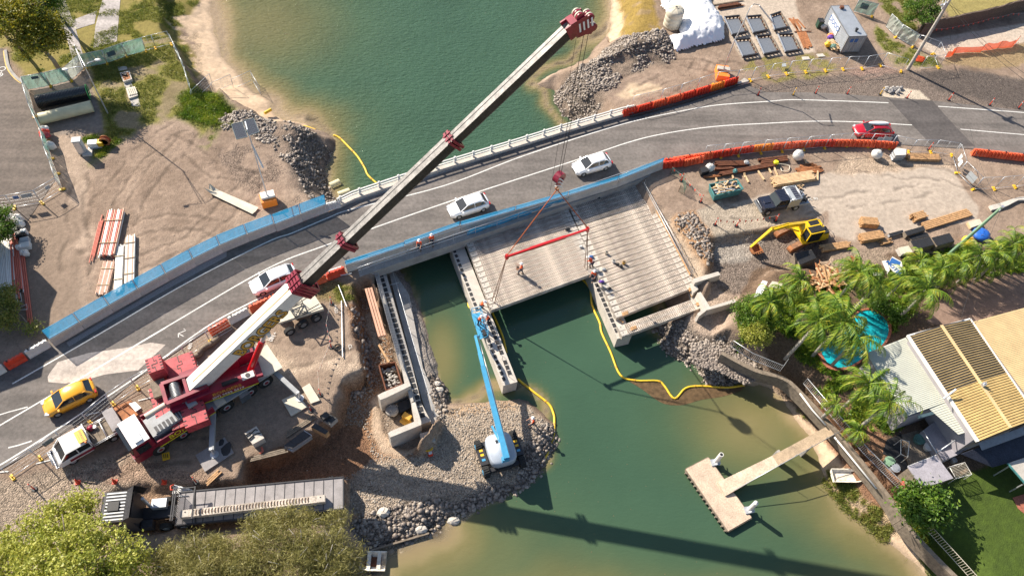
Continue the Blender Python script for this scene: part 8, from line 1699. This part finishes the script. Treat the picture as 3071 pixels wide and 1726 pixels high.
for a in (('h', 310, 700, 4.6, 'palm left of the debris heap', 1, 1.0, .6, 1), ('h', 745, 640, 5.2, 'tall palm with yellowing fronds right of the debris heap', 2, 1.0, .3, 1), ('h', 1225, 770, 5.0, 'palm with wide yellow green crown left of the driveway', 0, 1.05, .8, 1), ('h', 90, 860, 4.2, 'palm behind the wing wall shrub', 1, .95, .2, 0), ('h', 400, 860, 4.0, 'small palm below the one left of the debris', 1, .75, .2, 0), ('h', 440, 1000, 5.6, 'tall palm left of the pool with brown hanging fronds', 2, .95, 1.0, 1), ('h', 620, 1000, 5.6, 'tall palm whose crown covers the middle of the pool', 2, 1.22, .6, 1), ('h', 720, 1120, 4.8, 'palm leaning over the lower pool edge', 0, 1.1, .3, 0), ('l', 800, 60, 5.2, 'palm in front of the cream roof, upper one', 0, 1.0, .5, 1), ('l', 950, 190, 5.4, 'palm in front of the cream roof, lower one', 2, .9, .5, 1), ('l', 560, 215, 2.2, 'short palm at the sea wall above the walkway', 1, .6, .1, 0), ('l', 730, 400, 1.8, 'short palm at the sea wall below the walkway', 1, .65, .1, 0), ('h', 690, 590, 2.6, 'small palm at the brown timber above the debris heap', 1, .6, .2, 0), ('h', 1180, 560, 2.4, 'low palm right of the MOTEL board', 1, .85, .2, 0), ('h', 210, 800, 3.6, 'palm between the wing wall shrub and the first palm', 0, .8, .2, 0), ('h', 560, 860, 4.4, 'palm between the debris heap and the pool', 1, .9, .2, 0), ('h', 860, 730, 4.2, 'low crowned palm behind the tall yellowing one', 0, .8, .2, 0), ('h', 1060, 690, 3.4, 'small palm in the gap below the MOTEL board', 1, .8, .2, 0), ('h', 1400, 650, 2.2, 'lower palm in the row beside the driveway', 2, .7, .2, 0), ('h', 1560, 610, 2.4, 'lower palm under the first palm right of the green pole', 1, .8, .2, 0), ('h', 1690, 590, 2.4, 'lower palm under the second palm right of the green pole', 0, .75, .2, 0), ('h', 1810, 540, 2.6, 'lower palm under the third palm right of the green pole', 1, .8, .2, 0), ('h', 1330, 620, 3.0, 'low palm in the row between the board and the green pole', 0, .8, .2, 0), ('h', 1480, 570, 3.2, 'palm at the foot of the green pole', 2, .8, .2, 0), ('h', 1610, 520, 3.4, 'first palm right of the green pole', 0, .85, .2, 0), ('h', 1740, 500, 3.4, 'second palm right of the green pole', 1, .95, .2, 0), ('h', 1850, 440, 3.6, 'third palm right of the green pole', 2, .8, .2, 0), ('h', 1960, 450, 3.4, 'palm cut by the right edge beside the driveway', 0, .9, .2, 0)): palm(*a)
# ============================================================ HOUSE, POOL, SEA WALL
defm('roof_cream', (.52, .53, .46), .5, var=.06, scale=.8, speck=.04); defm('roof_tan', (.52, .37, .15), .55, var=.2, scale=.8, speck=.05); defm('roof_tan_light', (.6, .44, .23), .6, var=.14, scale=.7); defm('roof_black', (.05, .042, .035), .8, var=.35, scale=.9, speck=.2); defm('roof_navy', (.035, .04, .06), .6, var=.3, scale=.8, speck=.15); defm('wall_lilac', (.33, .31, .33), .85, var=.08, scale=.8); defm('paver', (.32, .3, .33), .9, var=.15, scale=1, speck=.1); defm('brick', (.32, .11, .07), .85, var=.3, scale=5, speck=.2); defm('pool_water', (.01, .36, .42), .05, var=.35, scale=1.6, spec=.6, bump=.5, bscale=3)
def corr(name, c, n, m, par, ridge=0, h=.05, alt=None, t=.12):
    """ribbed sheet: ribs run from side 0-3 to side 1-2, counted along 0-3"""
    q = MB(); a, b_, c2, d = c
    for k in range(n):
        f0, f1 = k/n, (k+(.8 if alt and alt(k, n) else .62))/n; f2 = (k+1)/n; segs = (0, .5, 1) if ridge else (0, 1)
        pt = lambda f, s: a.lerp(d, f).lerp(b_.lerp(c2, f), s)+Vector((0, 0, ridge*(1-abs(2*s-1))))
        for s0, s1 in zip(segs[:-1], segs[1:]):
            up_ = Vector((0, 0, h)); mi = 0
            if alt: mi = 1 if alt(k, n) else 0
            q.quad(pt(f0, s0), pt(f0, s1), pt(f1, s1), pt(f1, s0), mi); q.quad(pt(f1, s0)+up_, pt(f1, s1)+up_, pt(f2, s1)+up_, pt(f2, s0)+up_, 0); q.quad(pt(f1, s0), pt(f1, s1), pt(f1, s1)+up_, pt(f1, s0)+up_, 0); q.quad(pt(f2, s0), pt(f2, s1), pt(f2, s1)+up_, pt(f2, s0)+up_, 0)
    return q.build(name, m, par, True)
h1 = thing('house', 'house with black striped, tan and cream ribbed roofs beside the pool', 'house', tuple(P('h', 1500, 1250, 0)))
BR_ = [P('h', 1085, 1103, 4.2), P('h', 1540, 980, 4.2), P('l', 2030, 305, 4.2), P('l', 1590, 477, 4.2)]
corr('roof', BR_, 46, ['roof_tan', 'roof_black'], h1, ridge=.35, alt=lambda k, n: k < n*.56)
TR_ = [P('h', 1560, 1000, 4.1), P('h', 2300, 800, 4.1), P('l', 2700, 50, 4.1), P('l', 2050, 290, 4.1)]; corr('roof', TR_, 60, 'roof_tan_light', h1, h=.02)
q = MB(); q.prism([p.lerp(sum(BR_, Vector())/4, .06) for p in BR_], 0, 4.1); q.build('wall', 'wall_lilac', h1, True); q = MB(); q.prism([p.lerp(sum(TR_, Vector())/4, .03) for p in TR_], 0, 4.0); q.build('wall', 'wall_lilac', h1, True)
q = MB()
for a, b_ in ((0, 1), (1, 2), (3, 0)): q.bar(BR_[a], BR_[b_], .14, .16)
q.bar(BR_[0]+Vector((.1, 0, .1)), BR_[3]+Vector((.1, 0, .1)), .1, .1); q.build('gutter', 'white_worn', h1, True); m1, m2 = BR_[0].lerp(BR_[1], .5), BR_[3].lerp(BR_[2], .5); q = MB(); q.bar(m1+Vector((0, 0, .42)), m2+Vector((0, 0, .42)), .3, .04); q.build('ridge_cap', 'roof_tan_light', h1, True)
q = MB(); q.cyl(P('l', 1350, 165, 4.4), P('l', 1440, 98, 5.0), .09, n=8); q.build('vent_pipe', 'white_worn', h1, True); q = MB(); p = P('l', 1640, 62, 4.8); q.box(tuple(p), (.35, .3, .25), .4); q.cyl(p, p+Vector((0, 0, .4)), .05, n=6); q.build('roof_vent', 'galv', h1, True)
CRF = [P('h', 790, 1225, 3.2), P('h', 1078, 1114, 3.2), P('l', 1530, 395, 3.2), P('l', 1140, 330, 3.2)]
corr('roof', [P('h', 790, 1225, 3.2), P('h', 1075, 1114, 3.4), P('l', 1392, 180, 3.4), P('l', 1060, 300, 3.2)], 40, 'roof_cream', h1, h=.03); corr('roof', [P('l', 1240, 236, 3.25), P('l', 1392, 182, 3.4), P('l', 1545, 398, 3.4), P('l', 1455, 425, 3.25)], 14, 'roof_cream', h1, h=.03)
q = MB(); q.prism(PL('h 830 1240, h 1075 1130, l 1380 190, l 1090 300', 3), 0, 3.0); q.build('wall', 'wall_lilac', h1, True); q = MB(); q.bar(P('l', 1165, 300, 3.1), P('l', 1365, 245, 3.1), .25, .2); q.build('gutter', 'sign_dark', h1, True)
corr('lean_to_roof', [P('l', 1470, 565, 2.6), P('l', 2300, 260, 3.0), P('l', 2300, 500, 2.4), P('l', 1700, 662, 2.2)], 26, 'roof_navy', h1, h=.03); corr('lean_to_roof', [P('l', 1600, 485, 3.4), P('l', 2200, 270, 3.4), P('l', 2200, 330, 3.2), P('l', 1625, 540, 3.2)], 6, 'crane_grey', h1, h=.03)
q = MB(); q.prism(PL('l 1200 395, l 1372 262, l 1470 430, l 1590 480, l 1450 570, l 1345 615', .9), 0, .9); q.build('patio_slab', 'paver', h1, True); q = MB(); q.tube(PL('l 1200 395, l 1300 560', 1.9), .05, 5); q.tube(PL('l 1310 550, l 1520 405', 1.9), .06, 5); q.build('patio_rail', 'galv', h1, True)
q = MB(); q.prism(PL('V 1090 415, V 1130 400, V 1310 480, V 1230 530, V 1205 545', 2.2), 2.0, 2.2); q.build('canopy', 'cream', h1, True)
sh_ = thing('shed', 'flat grey slab roofed shed in dappled shade below the patio', 'shed', tuple(P('l', 1250, 700, 0))); q = MB(); q.prism(PL('l 1090 655, l 1295 575, l 1420 740, l 1195 812', 2.4), 2.28, 2.4); q.build('roof', 'paver', sh_, True); q = MB(); q.prism(PL('l 1105 658, l 1290 585, l 1405 738, l 1200 800', 2.2), 0, 2.28); q.build('wall', 'timber_old', sh_, True)
q = MB(); q.bar(P('l', 1090, 655, 2.35), P('l', 1295, 575, 2.35), .08, .1); q.build('edge_rail', 'white_worn', sh_, True)
pg = thing('pergola', 'pale roofed garden shelter with a green edge cut by the right edge', 'shelter', tuple(P('l', 1900, 700, 0))); q = MB(); q.prism(PL('l 1812 632, l 2150 520, l 2250 760, l 1935 775', 2.4), 2.3, 2.4); q.build('roof', 'concrete', pg, True); q = MB(); q.bar(P('l', 1812, 632, 2.45), P('l', 1935, 775, 2.45), .12, .12); q.build('green_edge', 'teal', pg, True)
for s in ('l 1830 650', 'l 1950 770'): p = PL(s, 2.3)[0]; q = MB(); q.cyl((p.x, p.y, 0), (p.x, p.y, 2.3), .06, n=6); q.build('post', 'galv', pg, True)
def rack(s, z, lab, n=8):
    c = PL(s, z); t = thing('clothes_rack', lab, 'rack', tuple(up(c[0], 0))); q = MB(); q.tube(c+[c[0]], .035, 5); [q.cyl(up(p, 0), p, .025, n=5) for p in c]; q.build('frame', 'white_worn', t, True); q = MB(); [q.bar(c[0].lerp(c[3], (k+1)/(n+1)), c[1].lerp(c[2], (k+1)/(n+1)), .025, .02) for k in range(n)]; q.build('rails', 'cream', t, True)
rack('V 995 800, V 1180 745, V 1265 890, V 1072 940', 1.2, 'white slatted drying rack between the shed and the dark lean-to'); rack('V 410 470, V 512 495, V 492 685, V 408 645', 1.2, 'white frame standing in the dark yard left of the patio', 0)
for x, y, w_, m_, l in (((V_[0]), V_[1], V_[2], V_[3], V_[4]) for V_ in ((630, 470, .5, 'cloth_green', 'green garden chair in the dark yard'), (740, 560, .4, 'white_worn', 'white tub in the dark yard by the patio'), (335, 810, .45, 'galv', 'round metal chair on the garden terrace'), (275, 740, .5, 'pole_green', 'green box beside the metal chair'), (460, 1010, .4, 'pvc_orange', 'large terracotta coloured round stone near the shrub'), (508, 990, .22, 'pvc_orange', 'small terracotta coloured round stone'), (1050, 720, .25, 'galv', 'pair of grey tubs near the lean-to roof'))):
    p = P('V', x, y, .3); q = MB(); q.cyl((p.x, p.y, 0), (p.x, p.y, .4), w_*.8, w_, n=12); q.cyl((p.x, p.y, .4), (p.x, p.y, .44), w_*.7, n=12); tag(q.build('garden_pot' if 'chair' not in l else 'garden_chair', m_), l, 'garden item')
sheet('dark_yard', PL('l 1045 425, l 1190 385, l 1300 570, l 1095 650'), -.02, 'timber_old'); sheet('terrace_mat', PL('V 240 470, V 415 400, V 420 640, V 660 1090, V 540 1060, V 330 700, V 190 640', 0), .0, 'black', t=.08)  # first sheet is a dark ground colour standing for the yard's shade
sheet('brick_paving', PL('l 1850 880, l 1980 840, l 2100 960, l 1940 1000, l 1890 960'), -.02, 'brick')
pool = thing('swimming_pool', 'kidney shaped turquoise swimming pool with a brick edge under the palms', 'pool', tuple(P('h', 700, 1130, 0)))
PO_ = smooth(PL('h 445 1200, h 520 1315, h 650 1330, h 800 1240, h 900 1170, h 948 1080, h 930 990, h 860 935, h 780 920, h 700 960, h 640 1060, h 540 1120, h 445 1200', .05), 5)[:-1]; pc_ = sum(PO_, Vector())/len(PO_)
q = MB(); q.prism(PO_, -.05, .12); q.build('water', 'pool_water', pool, True); q = MB(); n = len(PO_); q.add([v for p in PO_ for v in (up(p, .02), up(p, .2), up(pc_.lerp(p, 1.09), .2), up(pc_.lerp(p, 1.09), -.1))], [(i*4+k, ((i+1) % n)*4+k, ((i+1) % n)*4+k+1, i*4+k+1) for i in range(n) for k in range(3)]); q.build('brick_rim', 'brick', pool, True)
def balustrade(s, z, h_, lab, m='galv', st=.16, nm='railing'):
    pts = PL(s, z); t = thing(nm, lab, 'railing', tuple(pts[0])); q = MB(); q.tube([p+Vector((0, 0, h_)) for p in pts], .03, 5); q.tube([p+Vector((0, 0, .12)) for p in pts], .025, 5); q.build('rails', m, t, True); q = MB()
    for p, d in along(pts, st): q.bar(p+Vector((0, 0, .1)), p+Vector((0, 0, h_)), .02, .02)
    q.build('bars', m, t, True)
balustrade('G 165 1100, G 410 1260, G 800 1420, G 860 1330', -.1, 1.1, 'steel terrace railing above the rock rolls'); balustrade('l 330 60, l 560 330, l 760 560, l 960 760, l 1070 870', -.1, 1.1, 'steel garden railing running along the sea wall'); balustrade('l 1190 1085, l 1330 1240, l 1530 1460, l 1700 1650', -.1, 1.0, 'cream fence at the edge of the lawn above the beach', 'cream', .2)
q = MB(); pts = smooth(PL('G 60 1180, G 480 1400, l 190 20, l 330 140, l 560 390, l 800 680, l 990 930, l 1080 1080, l 1290 1310, l 1500 1520, l 1700 1720', -.2), 4)
for a, b_ in zip(pts[:-1], pts[1:]): q.bar(up(a, -.9), up(b_, -.9), .4, 1.5)
tag(q.build('sea_wall', 'timber_old'), 'weathered concrete sea wall between the garden and the beach', 'wall')
for s, l in (('l 330 120, l 420 240, l 518 350', 'white pipe along the sea wall above the walkway'), ('l 580 435, l 740 630, l 885 808', 'white pipe along the sea wall below the walkway')): q = MB(); q.tube([p+Vector((-.3, -.1, 0)) for p in PL(s, -.1)], .08, 7); tag(q.build('drain_pipe', 'white_worn'), l, 'pipe')
# MOTEL board, furniture and the debris heap
t = thing('motel_sign', 'discarded blue and white MOTEL board lying tilted among the palms', 'sign', tuple(P('h', 1000, 600, 1))); c = PL('h 978 528, h 1046 566, h 1052 612, h 1008 655, h 945 588', 1.5); q = MB(); q.add(c+[v-Vector((0, 0, .12)) for v in c], [(0, 4, 3, 2, 1), (5, 6, 7, 8, 9)]+[(k, (k+1) % 5, (k+1) % 5+5, k+5) for k in range(5)]); q.build('board', 'white_worn', t, True)
q = MB(); m_ = PL('h 975 535, h 1040 568, h 1030 590, h 955 572', 1.52); q.add([v for v in m_], [(3, 2, 1, 0)]); q.build('blue_panel', 'sign_blue', t, True); ce = P('h', 990, 612, 1.53); e1 = (P('h', 1028, 645, 1.5)-P('h', 955, 575, 1.5)).normalized(); text('MOTEL', .62, 'lettering', 'sign_blue', t, frame(ce-t.location, e1, (0, 0, 1)), bold=.02)
for s, z, l, m_ in (('h 905 560, h 935 555, h 960 625, h 945 650', 1.0, 'white curved panel leaning beside the MOTEL board', 'white_worn'), ('h 835 645, h 910 640, h 905 662, h 850 665', .5, 'flat white board left of the MOTEL board', 'white_worn'), ('h 0 760, h 40 700, h 75 710, h 30 810, h -20 820', .5, 'white sheet at the edge of the palms by the gravel', 'tarp')): boxat(s, z-.1, z, 'board', l, 'board', m_)
boxat('h 78 745, h 110 705, h 185 722, h 165 765', .0, .9, 'cupboard', 'white cupboard lying beside the first palm', 'cupboard', 'cream')
q = MB(); R = random.Random(12)
for k in range(110): p = P('h', R.gauss(500, 75), R.gauss(690, 42), R.uniform(.1, .5)); a = R.uniform(0, 3.1); l = R.uniform(.2, 1.1); q.bar(p+Vector((-l*math.cos(a), -l*math.sin(a), R.uniform(-.1, .2))), p+Vector((l*math.cos(a), l*math.sin(a), R.uniform(-.1, .2))), R.uniform(.05, .22), .05, mi=k % 3)
tag(q.build('debris_heap', ['timber', 'timber_pale', 'rust_bright']), 'heap of broken timber and rusty scrap between the palms', 'debris', kind='stuff'); sk('h 680 545, h 740 575', 5, .7, .2, 'rust_bright', 'rust red boards on top of the debris by a small palm', nm='boards')
q = MB(); p = smooth(PL('h 1680 160, h 1760 140, h 1850 110, h 1931 95, h 2200 90', .25), 3); p2 = smooth(PL('h 1700 190, h 1800 165, h 1880 125, h 1931 118, h 2200 125', .25), 3); q.prism(p+p2[::-1], 0, .25); tag(q.build('culvert_slab', 'concrete_light'), 'white curved concrete slab with a grey grate at the right edge', 'slab')
# house left of the frame, whose shadow falls on the forecourt and the road
hz_ = 6.5; hs = [p-sund*(hz_/abs(sund.z)) for p in PL('e -400 250, e 180 578, e 292 655, e 410 780, e 362 900, e 350 1020, e 330 1250, e 300 1400, e -500 1700')]
hh = thing('house', 'tall dark roofed building beside the forecourt at the far left', 'house', (hs[3].x, hs[3].y, 0)); q = MB(); q.prism(hs, hz_-.3, hz_); q.build('roof', 'roof_navy', hh, True); hc_ = sum(hs, Vector())/len(hs); q = MB(); q.prism([p.lerp(hc_, .08) for p in hs], 0, hz_-.3); q.build('wall', 'wall_lilac', hh, True)
# ------------------------------------------------------------ loose stone and weeds (nobody could count them)
g = np.random.default_rng(77); t_ = (1+5**.5)/2
IV = np.array([(-1, t_, 0), (1, t_, 0), (-1, -t_, 0), (1, -t_, 0), (0, -1, t_), (0, 1, t_), (0, -1, -t_), (0, 1, -t_), (t_, 0, -1), (t_, 0, 1), (-t_, 0, -1), (-t_, 0, 1)])/1.9; IF = np.array([(0, 11, 5), (0, 5, 1), (0, 1, 7), (0, 7, 10), (0, 10, 11), (1, 5, 9), (5, 11, 4), (11, 10, 2), (10, 7, 6), (7, 1, 8), (3, 9, 4), (3, 4, 2), (3, 2, 6), (3, 6, 8), (3, 8, 9), (4, 9, 5), (2, 4, 11), (6, 2, 10), (8, 6, 7), (9, 8, 1)])
def pick(mask, n):
    j, i = np.nonzero(mask); k = g.choice(len(j), n); jj, ii = j[k], i[k]; return X[jj, ii]+g.uniform(-.1, .1, n), Y[jj, ii]+g.uniform(-.1, .1, n), Z[jj, ii]
inner = (X > -59) & (X < 89) & (Y > 10) & (Y < 98)
def stones(mask, n, r0, r1, m, label, flat=.6):
    x, y, z = pick(mask & inner, n); r = r0+(r1-r0)*g.uniform(0, 1, n)**2.5; V = IV[None]*g.uniform(.65, 1.25, (n, 12, 1))*r[:, None, None]*g.uniform(.7, 1.2, (n, 1, 3))*np.array([1, 1, flat]); V += np.stack([x, y, z+r*.15], 1)[:, None, :]; F = (IF[None]+12*np.arange(n)[:, None, None]).reshape(-1, 3); tag(nmesh('loose_stones', V.reshape(-1, 3), F, m), label, 'stones', kind='stuff')
leafm('stone_dark', [(.1, .08, .07), (.23, .19, .16), (.42, .36, .3)], 0); leafm('stone_pale', [(.2, .16, .13), (.33, .28, .23), (.46, .4, .33)], 0); leafm('clod', [(.2, .14, .1), (.34, .26, .2), (.44, .36, .29)], 0)
bank = (ROUGH > .11) & (GR > .75) & (wd < .8); stones(bank, 13000, .05, .25, 'stone_dark', 'dark broken rock covering the banks'); stones((GR > .85) & (wd < 0) & (H0 < -1.6) & ~bank, 9000, .03, .1, 'stone_pale', 'pale pebbles of the gravel island'); stones((GR > .18) & (GR < .85) & (wd < -.5) & (COL[..., 0] > COL[..., 1]*1.12), 4000, .02, .07, 'clod', 'small stones and clods strewn over the bare ground')
roll = sdist(X, Y, [(p.x, p.y) for p in PL('g 1385 1150, g 1500 1120, g 1860 1290, g 1870 1400, g 1800 1448, g 1560 1340, g 1400 1300', -1.2)]) > 0; Z = np.where(roll, np.maximum(Z, -1.5), Z); stones(roll, 2600, .08, .2, 'stone_dark', 'grey stones of the rock rolls below the terrace railing', .8)
def tufts(mask, n, size, m, label, rs):
    x, y, z = pick(mask & inner, n); C = np.stack([x, y, z+size*.3], 1); C = (C[:, None, :]+g.normal(size=(n, 5, 3))*np.array([.12, .12, .03])).reshape(-1, 3); V, F = leaves(C, size, .16, -.9, rs); tag(nmesh('weeds', V, F, m), label, 'weeds', kind='stuff')
gre = COL[..., 1]/COL[..., 0]; lawn_ = (X > 40) & (Y < 30)
tufts((gre > .93) & (wd < -.5) & ~lawn_, 14000, .26, 'leaf_weed', 'tufts of grass and weeds on the vacant ground', 51); tufts((gre > 1.15) & (wd < -.5) & ~lawn_, 3500, .3, 'leaf_palm', 'taller fresh green weeds near the beach', 52); tufts((np.abs(gre-.77) < .06) & (COL[..., 0] < .3) & (wd > -3) & (wd < 1.5) & (X > 24) & (Y < 30), 3500, .3, 'leaf_weed', 'brown seaweed drying on the beach', 53)
gp = lambda s: sdist(X, Y, [(p.x, p.y) for p in PL(s)])
gm_ = ((gp('G 250 620, h 400 760, h 720 600, h 1100 590, h 1400 470, h 2100 380, h 2200 600, h 1400 700, h 1180 760, h 1000 900, h 1010 1060, h 800 1240, h 560 1400, h 300 1250, h 150 1050, G 300 1050') > 0) | (gp('l 430 60, l 560 0, l 1000 130, l 1080 380, l 860 470, l 640 330') > .2)) & (gp('h 425 1200, h 510 1340, h 660 1340, h 960 1130, h 960 1000, h 870 910, h 700 920, h 540 1090') < -.1) & (cl(.7, .45) > .4)
tufts(gm_, 5200, .5, 'leaf_palm', 'ferns and low growth filling the garden under the palms', 54); tufts(gm_, 3500, .4, 'leaf_green', 'dark ground cover under the palms', 55)
x, y, z = pick((wd > .5) & inner, 700); V, F = leaves(np.stack([x, y, x*0+WZ+.012], 1), .09, .6, 0, 61); V[:, 2] = WZ+.012; tag(nmesh('floating_leaves', V, F, 'leaf_dead'), 'tiny leaves and foam flecks drifting on the water', 'debris', kind='stuff')
# ============================================================ PEOPLE
defm('shirt_orange', (.85, .1, .015), .8, var=.1); defm('helmet_white', (.8, .8, .8), .3)
def skin_obj(name, verts, edges, radii, m, par, sub=1):
    me = bpy.data.meshes.new(name); me.from_pydata(verts, edges, []); o = bpy.data.objects.new(name, me); link(o); md = o.modifiers.new('s', 'SKIN'); 
    for v, r in zip(me.skin_vertices[0].data, radii): v.radius = (r, r); v.use_root = False
    me.skin_vertices[0].data[0].use_root = True; sb = o.modifiers.new('u', 'SUBSURF'); sb.levels = sub; dg = bpy.context.evaluated_depsgraph_get(); dg.update(); ne = bpy.data.meshes.new_from_object(o.evaluated_get(dg)); bpy.data.objects.remove(o); ne.materials.clear(); ne.materials.append(M[m]); o = bpy.data.objects.new(name, ne); link(o, par); return o
def person(label, loc, rz, bend=.1, arm=(.3, .3), step=.12, crouch=0):
    t = thing('person', label, 'person', tuple(loc), rz); hp = .93-crouch; s, c = math.sin(bend), math.cos(bend)
    def up_(d, y=0, x=0): return (x+d*s, y, hp+d*c)          # up the spine, facing +x
    V, E, R_ = [(0, 0, hp)], [], [.115]
    def add(v, p, r): V.append(v); E.append((p, len(V)-1)); R_.append(r); return len(V)-1
    ch = add(up_(.3), 0, .125); nk = add(up_(.5), ch, .07); hd_ = add(up_(.62), nk, .055); add(up_(.74), hd_, .095); arms, legs = [], []
    for k, sd in enumerate((-1, 1)):
        a = arm[k]; sh = add(up_(.44, sd*.17), ch, .055); S = V[sh]; el = add((S[0]+.27*math.sin(a), S[1]+sd*.06, S[2]-.27*math.cos(a)), sh, .042); e_ = V[el]; wr_ = add((e_[0]+.24*math.sin(a+.5), e_[1]-sd*.02, e_[2]-.24*math.cos(a+.5)), el, .028); w_ = V[wr_]; dx, dz = math.sin(a+.6), -math.cos(a+.6); pm = add((w_[0]+.07*dx, w_[1], w_[2]+.07*dz), wr_, .032); p_ = V[pm]; arms.append((S, e_, w_))
        for j in range(4): l = (.07, .08, .075, .06)[j]; f1 = add((p_[0]+l*.55*dx, p_[1]+(j-1.5)*.02, p_[2]+l*.55*dz), pm, .009); add((p_[0]+l*(dx*.95+.25), p_[1]+(j-1.5)*.021, p_[2]+l*dz*.95), f1, .008)
        th = add((w_[0]+.05*dx+.02, w_[1]-sd*.035, w_[2]+.05*dz), wr_, .01); add((w_[0]+.09*dx+.03, w_[1]-sd*.05, w_[2]+.09*dz), th, .009)
        kx = (.1+crouch*.5)+sd*step*.6; fx = sd*step; h_ = add((0, sd*.1, hp-.04), 0, .085); kn = add((kx, sd*.11, .48-crouch*.35), h_, .058); an = add((fx, sd*.11, .09), kn, .042); legs.append((V[h_], V[kn], V[an])); add((fx+.15, sd*.12, .05), an, .04)
    skin_obj('body', V, E, R_, 'skin', t)
    v, e, r = [up_(.0), up_(.3), up_(.46)], [(0, 1), (1, 2)], [.15, .165, .11]
    for S, e_, w_ in arms: i = len(v); v += [S, e_]; r += [.075, .055]; e += [(1, i), (i, i+1)]
    skin_obj('hi_vis_shirt', v, e, r, 'shirt_orange', t); v, e, r = [(0, 0, hp+.02)], [], [.14]
    for a, b_, c_ in legs: i = len(v); v += [a, b_, c_]; r += [.1, .078, .06]; e += [(0, i), (i, i+1), (i+1, i+2)]
    skin_obj('trousers', v, e, r, 'navy', t); hx, _, hz2 = up_(.74)
    q = MB(); q.blob((hx, 0, hz2+.05), (.145, .125, .13), flat=.1, nu=14, nv=8); q.cyl((hx+.03, 0, hz2+.045), (hx+.03, 0, hz2+.06), .17, n=16); q.build('helmet', 'helmet_white', t)
    q = MB(); q.box((hx+.1, 0, hz2-.02), (.04, .03, .05)); q.box((hx+.085, -.035, hz2+.01), (.02, .02, .012), mi=1); q.box((hx+.085, .035, hz2+.01), (.02, .02, .012), mi=1); q.box((hx+.085, 0, hz2-.07), (.02, .05, .01), mi=2); q.build('face', ['skin', 'black', 'pvc_orange'], t)
    for sd in (-1, 1): q = MB(); f_ = legs[0 if sd < 0 else 1][2]; q.box((f_[0]+.06, f_[1], .045), (.29, .11, .09), taper=.85); q.build('boot', 'timber_old', t)
    q = MB(); m1_, m2_ = up_(.15), up_(.2); q.cyl(m1_, m2_, .17, n=12); q.build('reflective_tape', 'white_worn', t); return t
pz = -.79
person('worker in a white helmet bending at the walkway rail, left of two', P('R', 1412, 232, -.03), -1.8, .25, (.6, .8)); person('worker with arms at his sides on the walkway, right of two', P('R', 1532, 188, -.03), -1.4, .05, (.1, .2))
person('worker in orange walking across the deck carrying a bucket', P('g', 150, 655, pz), PI*.9, .1, (.9, .3), .22); person('worker bending over the deck joint, upper of two', P('g', 662, 606, pz), 2.6, .9, (.6, .9), .1, .15); person('worker striding at the top of the second pier, lower of two', P('g', 668, 700, pz), -2.2, .15, (.5, .2), .22)
person('worker kneeling at the pier edge above the lift basket', P('f', 1668, 905, -1.34), -.3, .5, (.9, .8), .1, .2); person('worker in orange standing on the pier beside the lift basket', P('W', 225, 182, -1.34), -2.6, .45, (.8, .9)); person('worker in orange riding in the blue lift basket', P('W', 150, 195, -1.2), -.6, .3, (.9, .9))
person('worker walking on the gravel island beside the boom lift', up(P('W', 582, 1000, -2.1), groundz(P('W', 582, 1000, -2.1).x, P('W', 582, 1000, -2.1).y)), -2.9, .15, (.7, .5), .2)
def bucket(t_, x, y, z, m, l): p = P(t_, x, y, z+.2); q = MB(); q.cyl((p.x, p.y, z), (p.x, p.y, z+.34), .14, .17, n=14); q.cyl((p.x, p.y, z+.341), (p.x, p.y, z+.345), .13, n=12, mi=1); q.tube([(p.x-.16, p.y, z+.33), (p.x, p.y-.12, z+.42), (p.x+.16, p.y, z+.33)], .012, 4, mi=1); tag(q.build('bucket', [m, 'black']), l, 'bucket')
for a in (('g', 770, 500, pz, 'cream', 'cream bucket alone on the right hand deck'), ('g', 822, 562, pz, 'white_worn', 'white bucket left of the tools on the deck'), ('g', 896, 572, pz, 'gold', 'yellowish bucket right of the tools on the deck'), ('g', 128, 612, pz+.5, 'rust_bright', 'brown bucket carried by the walking worker'), ('g', 568, 122, pz, 'white_worn', 'white bucket beside the road end of the deck joint')): bucket(*a)
for k, (x, y, m_, l) in enumerate(((660, 530, 'sign_blue', 'blue bag above the bending worker'), (850, 585, 'black', 'black tools between the deck buckets'), (875, 600, 'black', 'second black tool right of the first'), (750, 622, 'sign_grey', 'small grey box on the deck near the pier'), (735, 710, 'purple', 'purple and black tool bag on the deck joint'), (790, 760, 'black', 'black tool on the beams below the purple bag'), (538, 150, 'tarp', 'white plastic bundle at the road end of the joint'), (630, 122, 'purple', 'purple bag at the road side of the deck'), (658, 103, 'sign_grey', 'small grey pot at the road side of the deck'), (712, 102, 'black', 'black pot rightmost at the road side of the deck'), (488, 330, 'black', 'black bag on the deck joint by the beam end'), (583, 455, 'white_worn', 'white rag on the deck joint'))):
    p = P('g', x, y, pz+.1); q = MB(); q.blob((p.x, p.y, pz+.12), (.3 if k in (4, 6, 10) else .2, .17, .14), nu=9, nv=5, jit=.2, seed=k); tag(q.build('tool_bag', m_), l, 'tool')
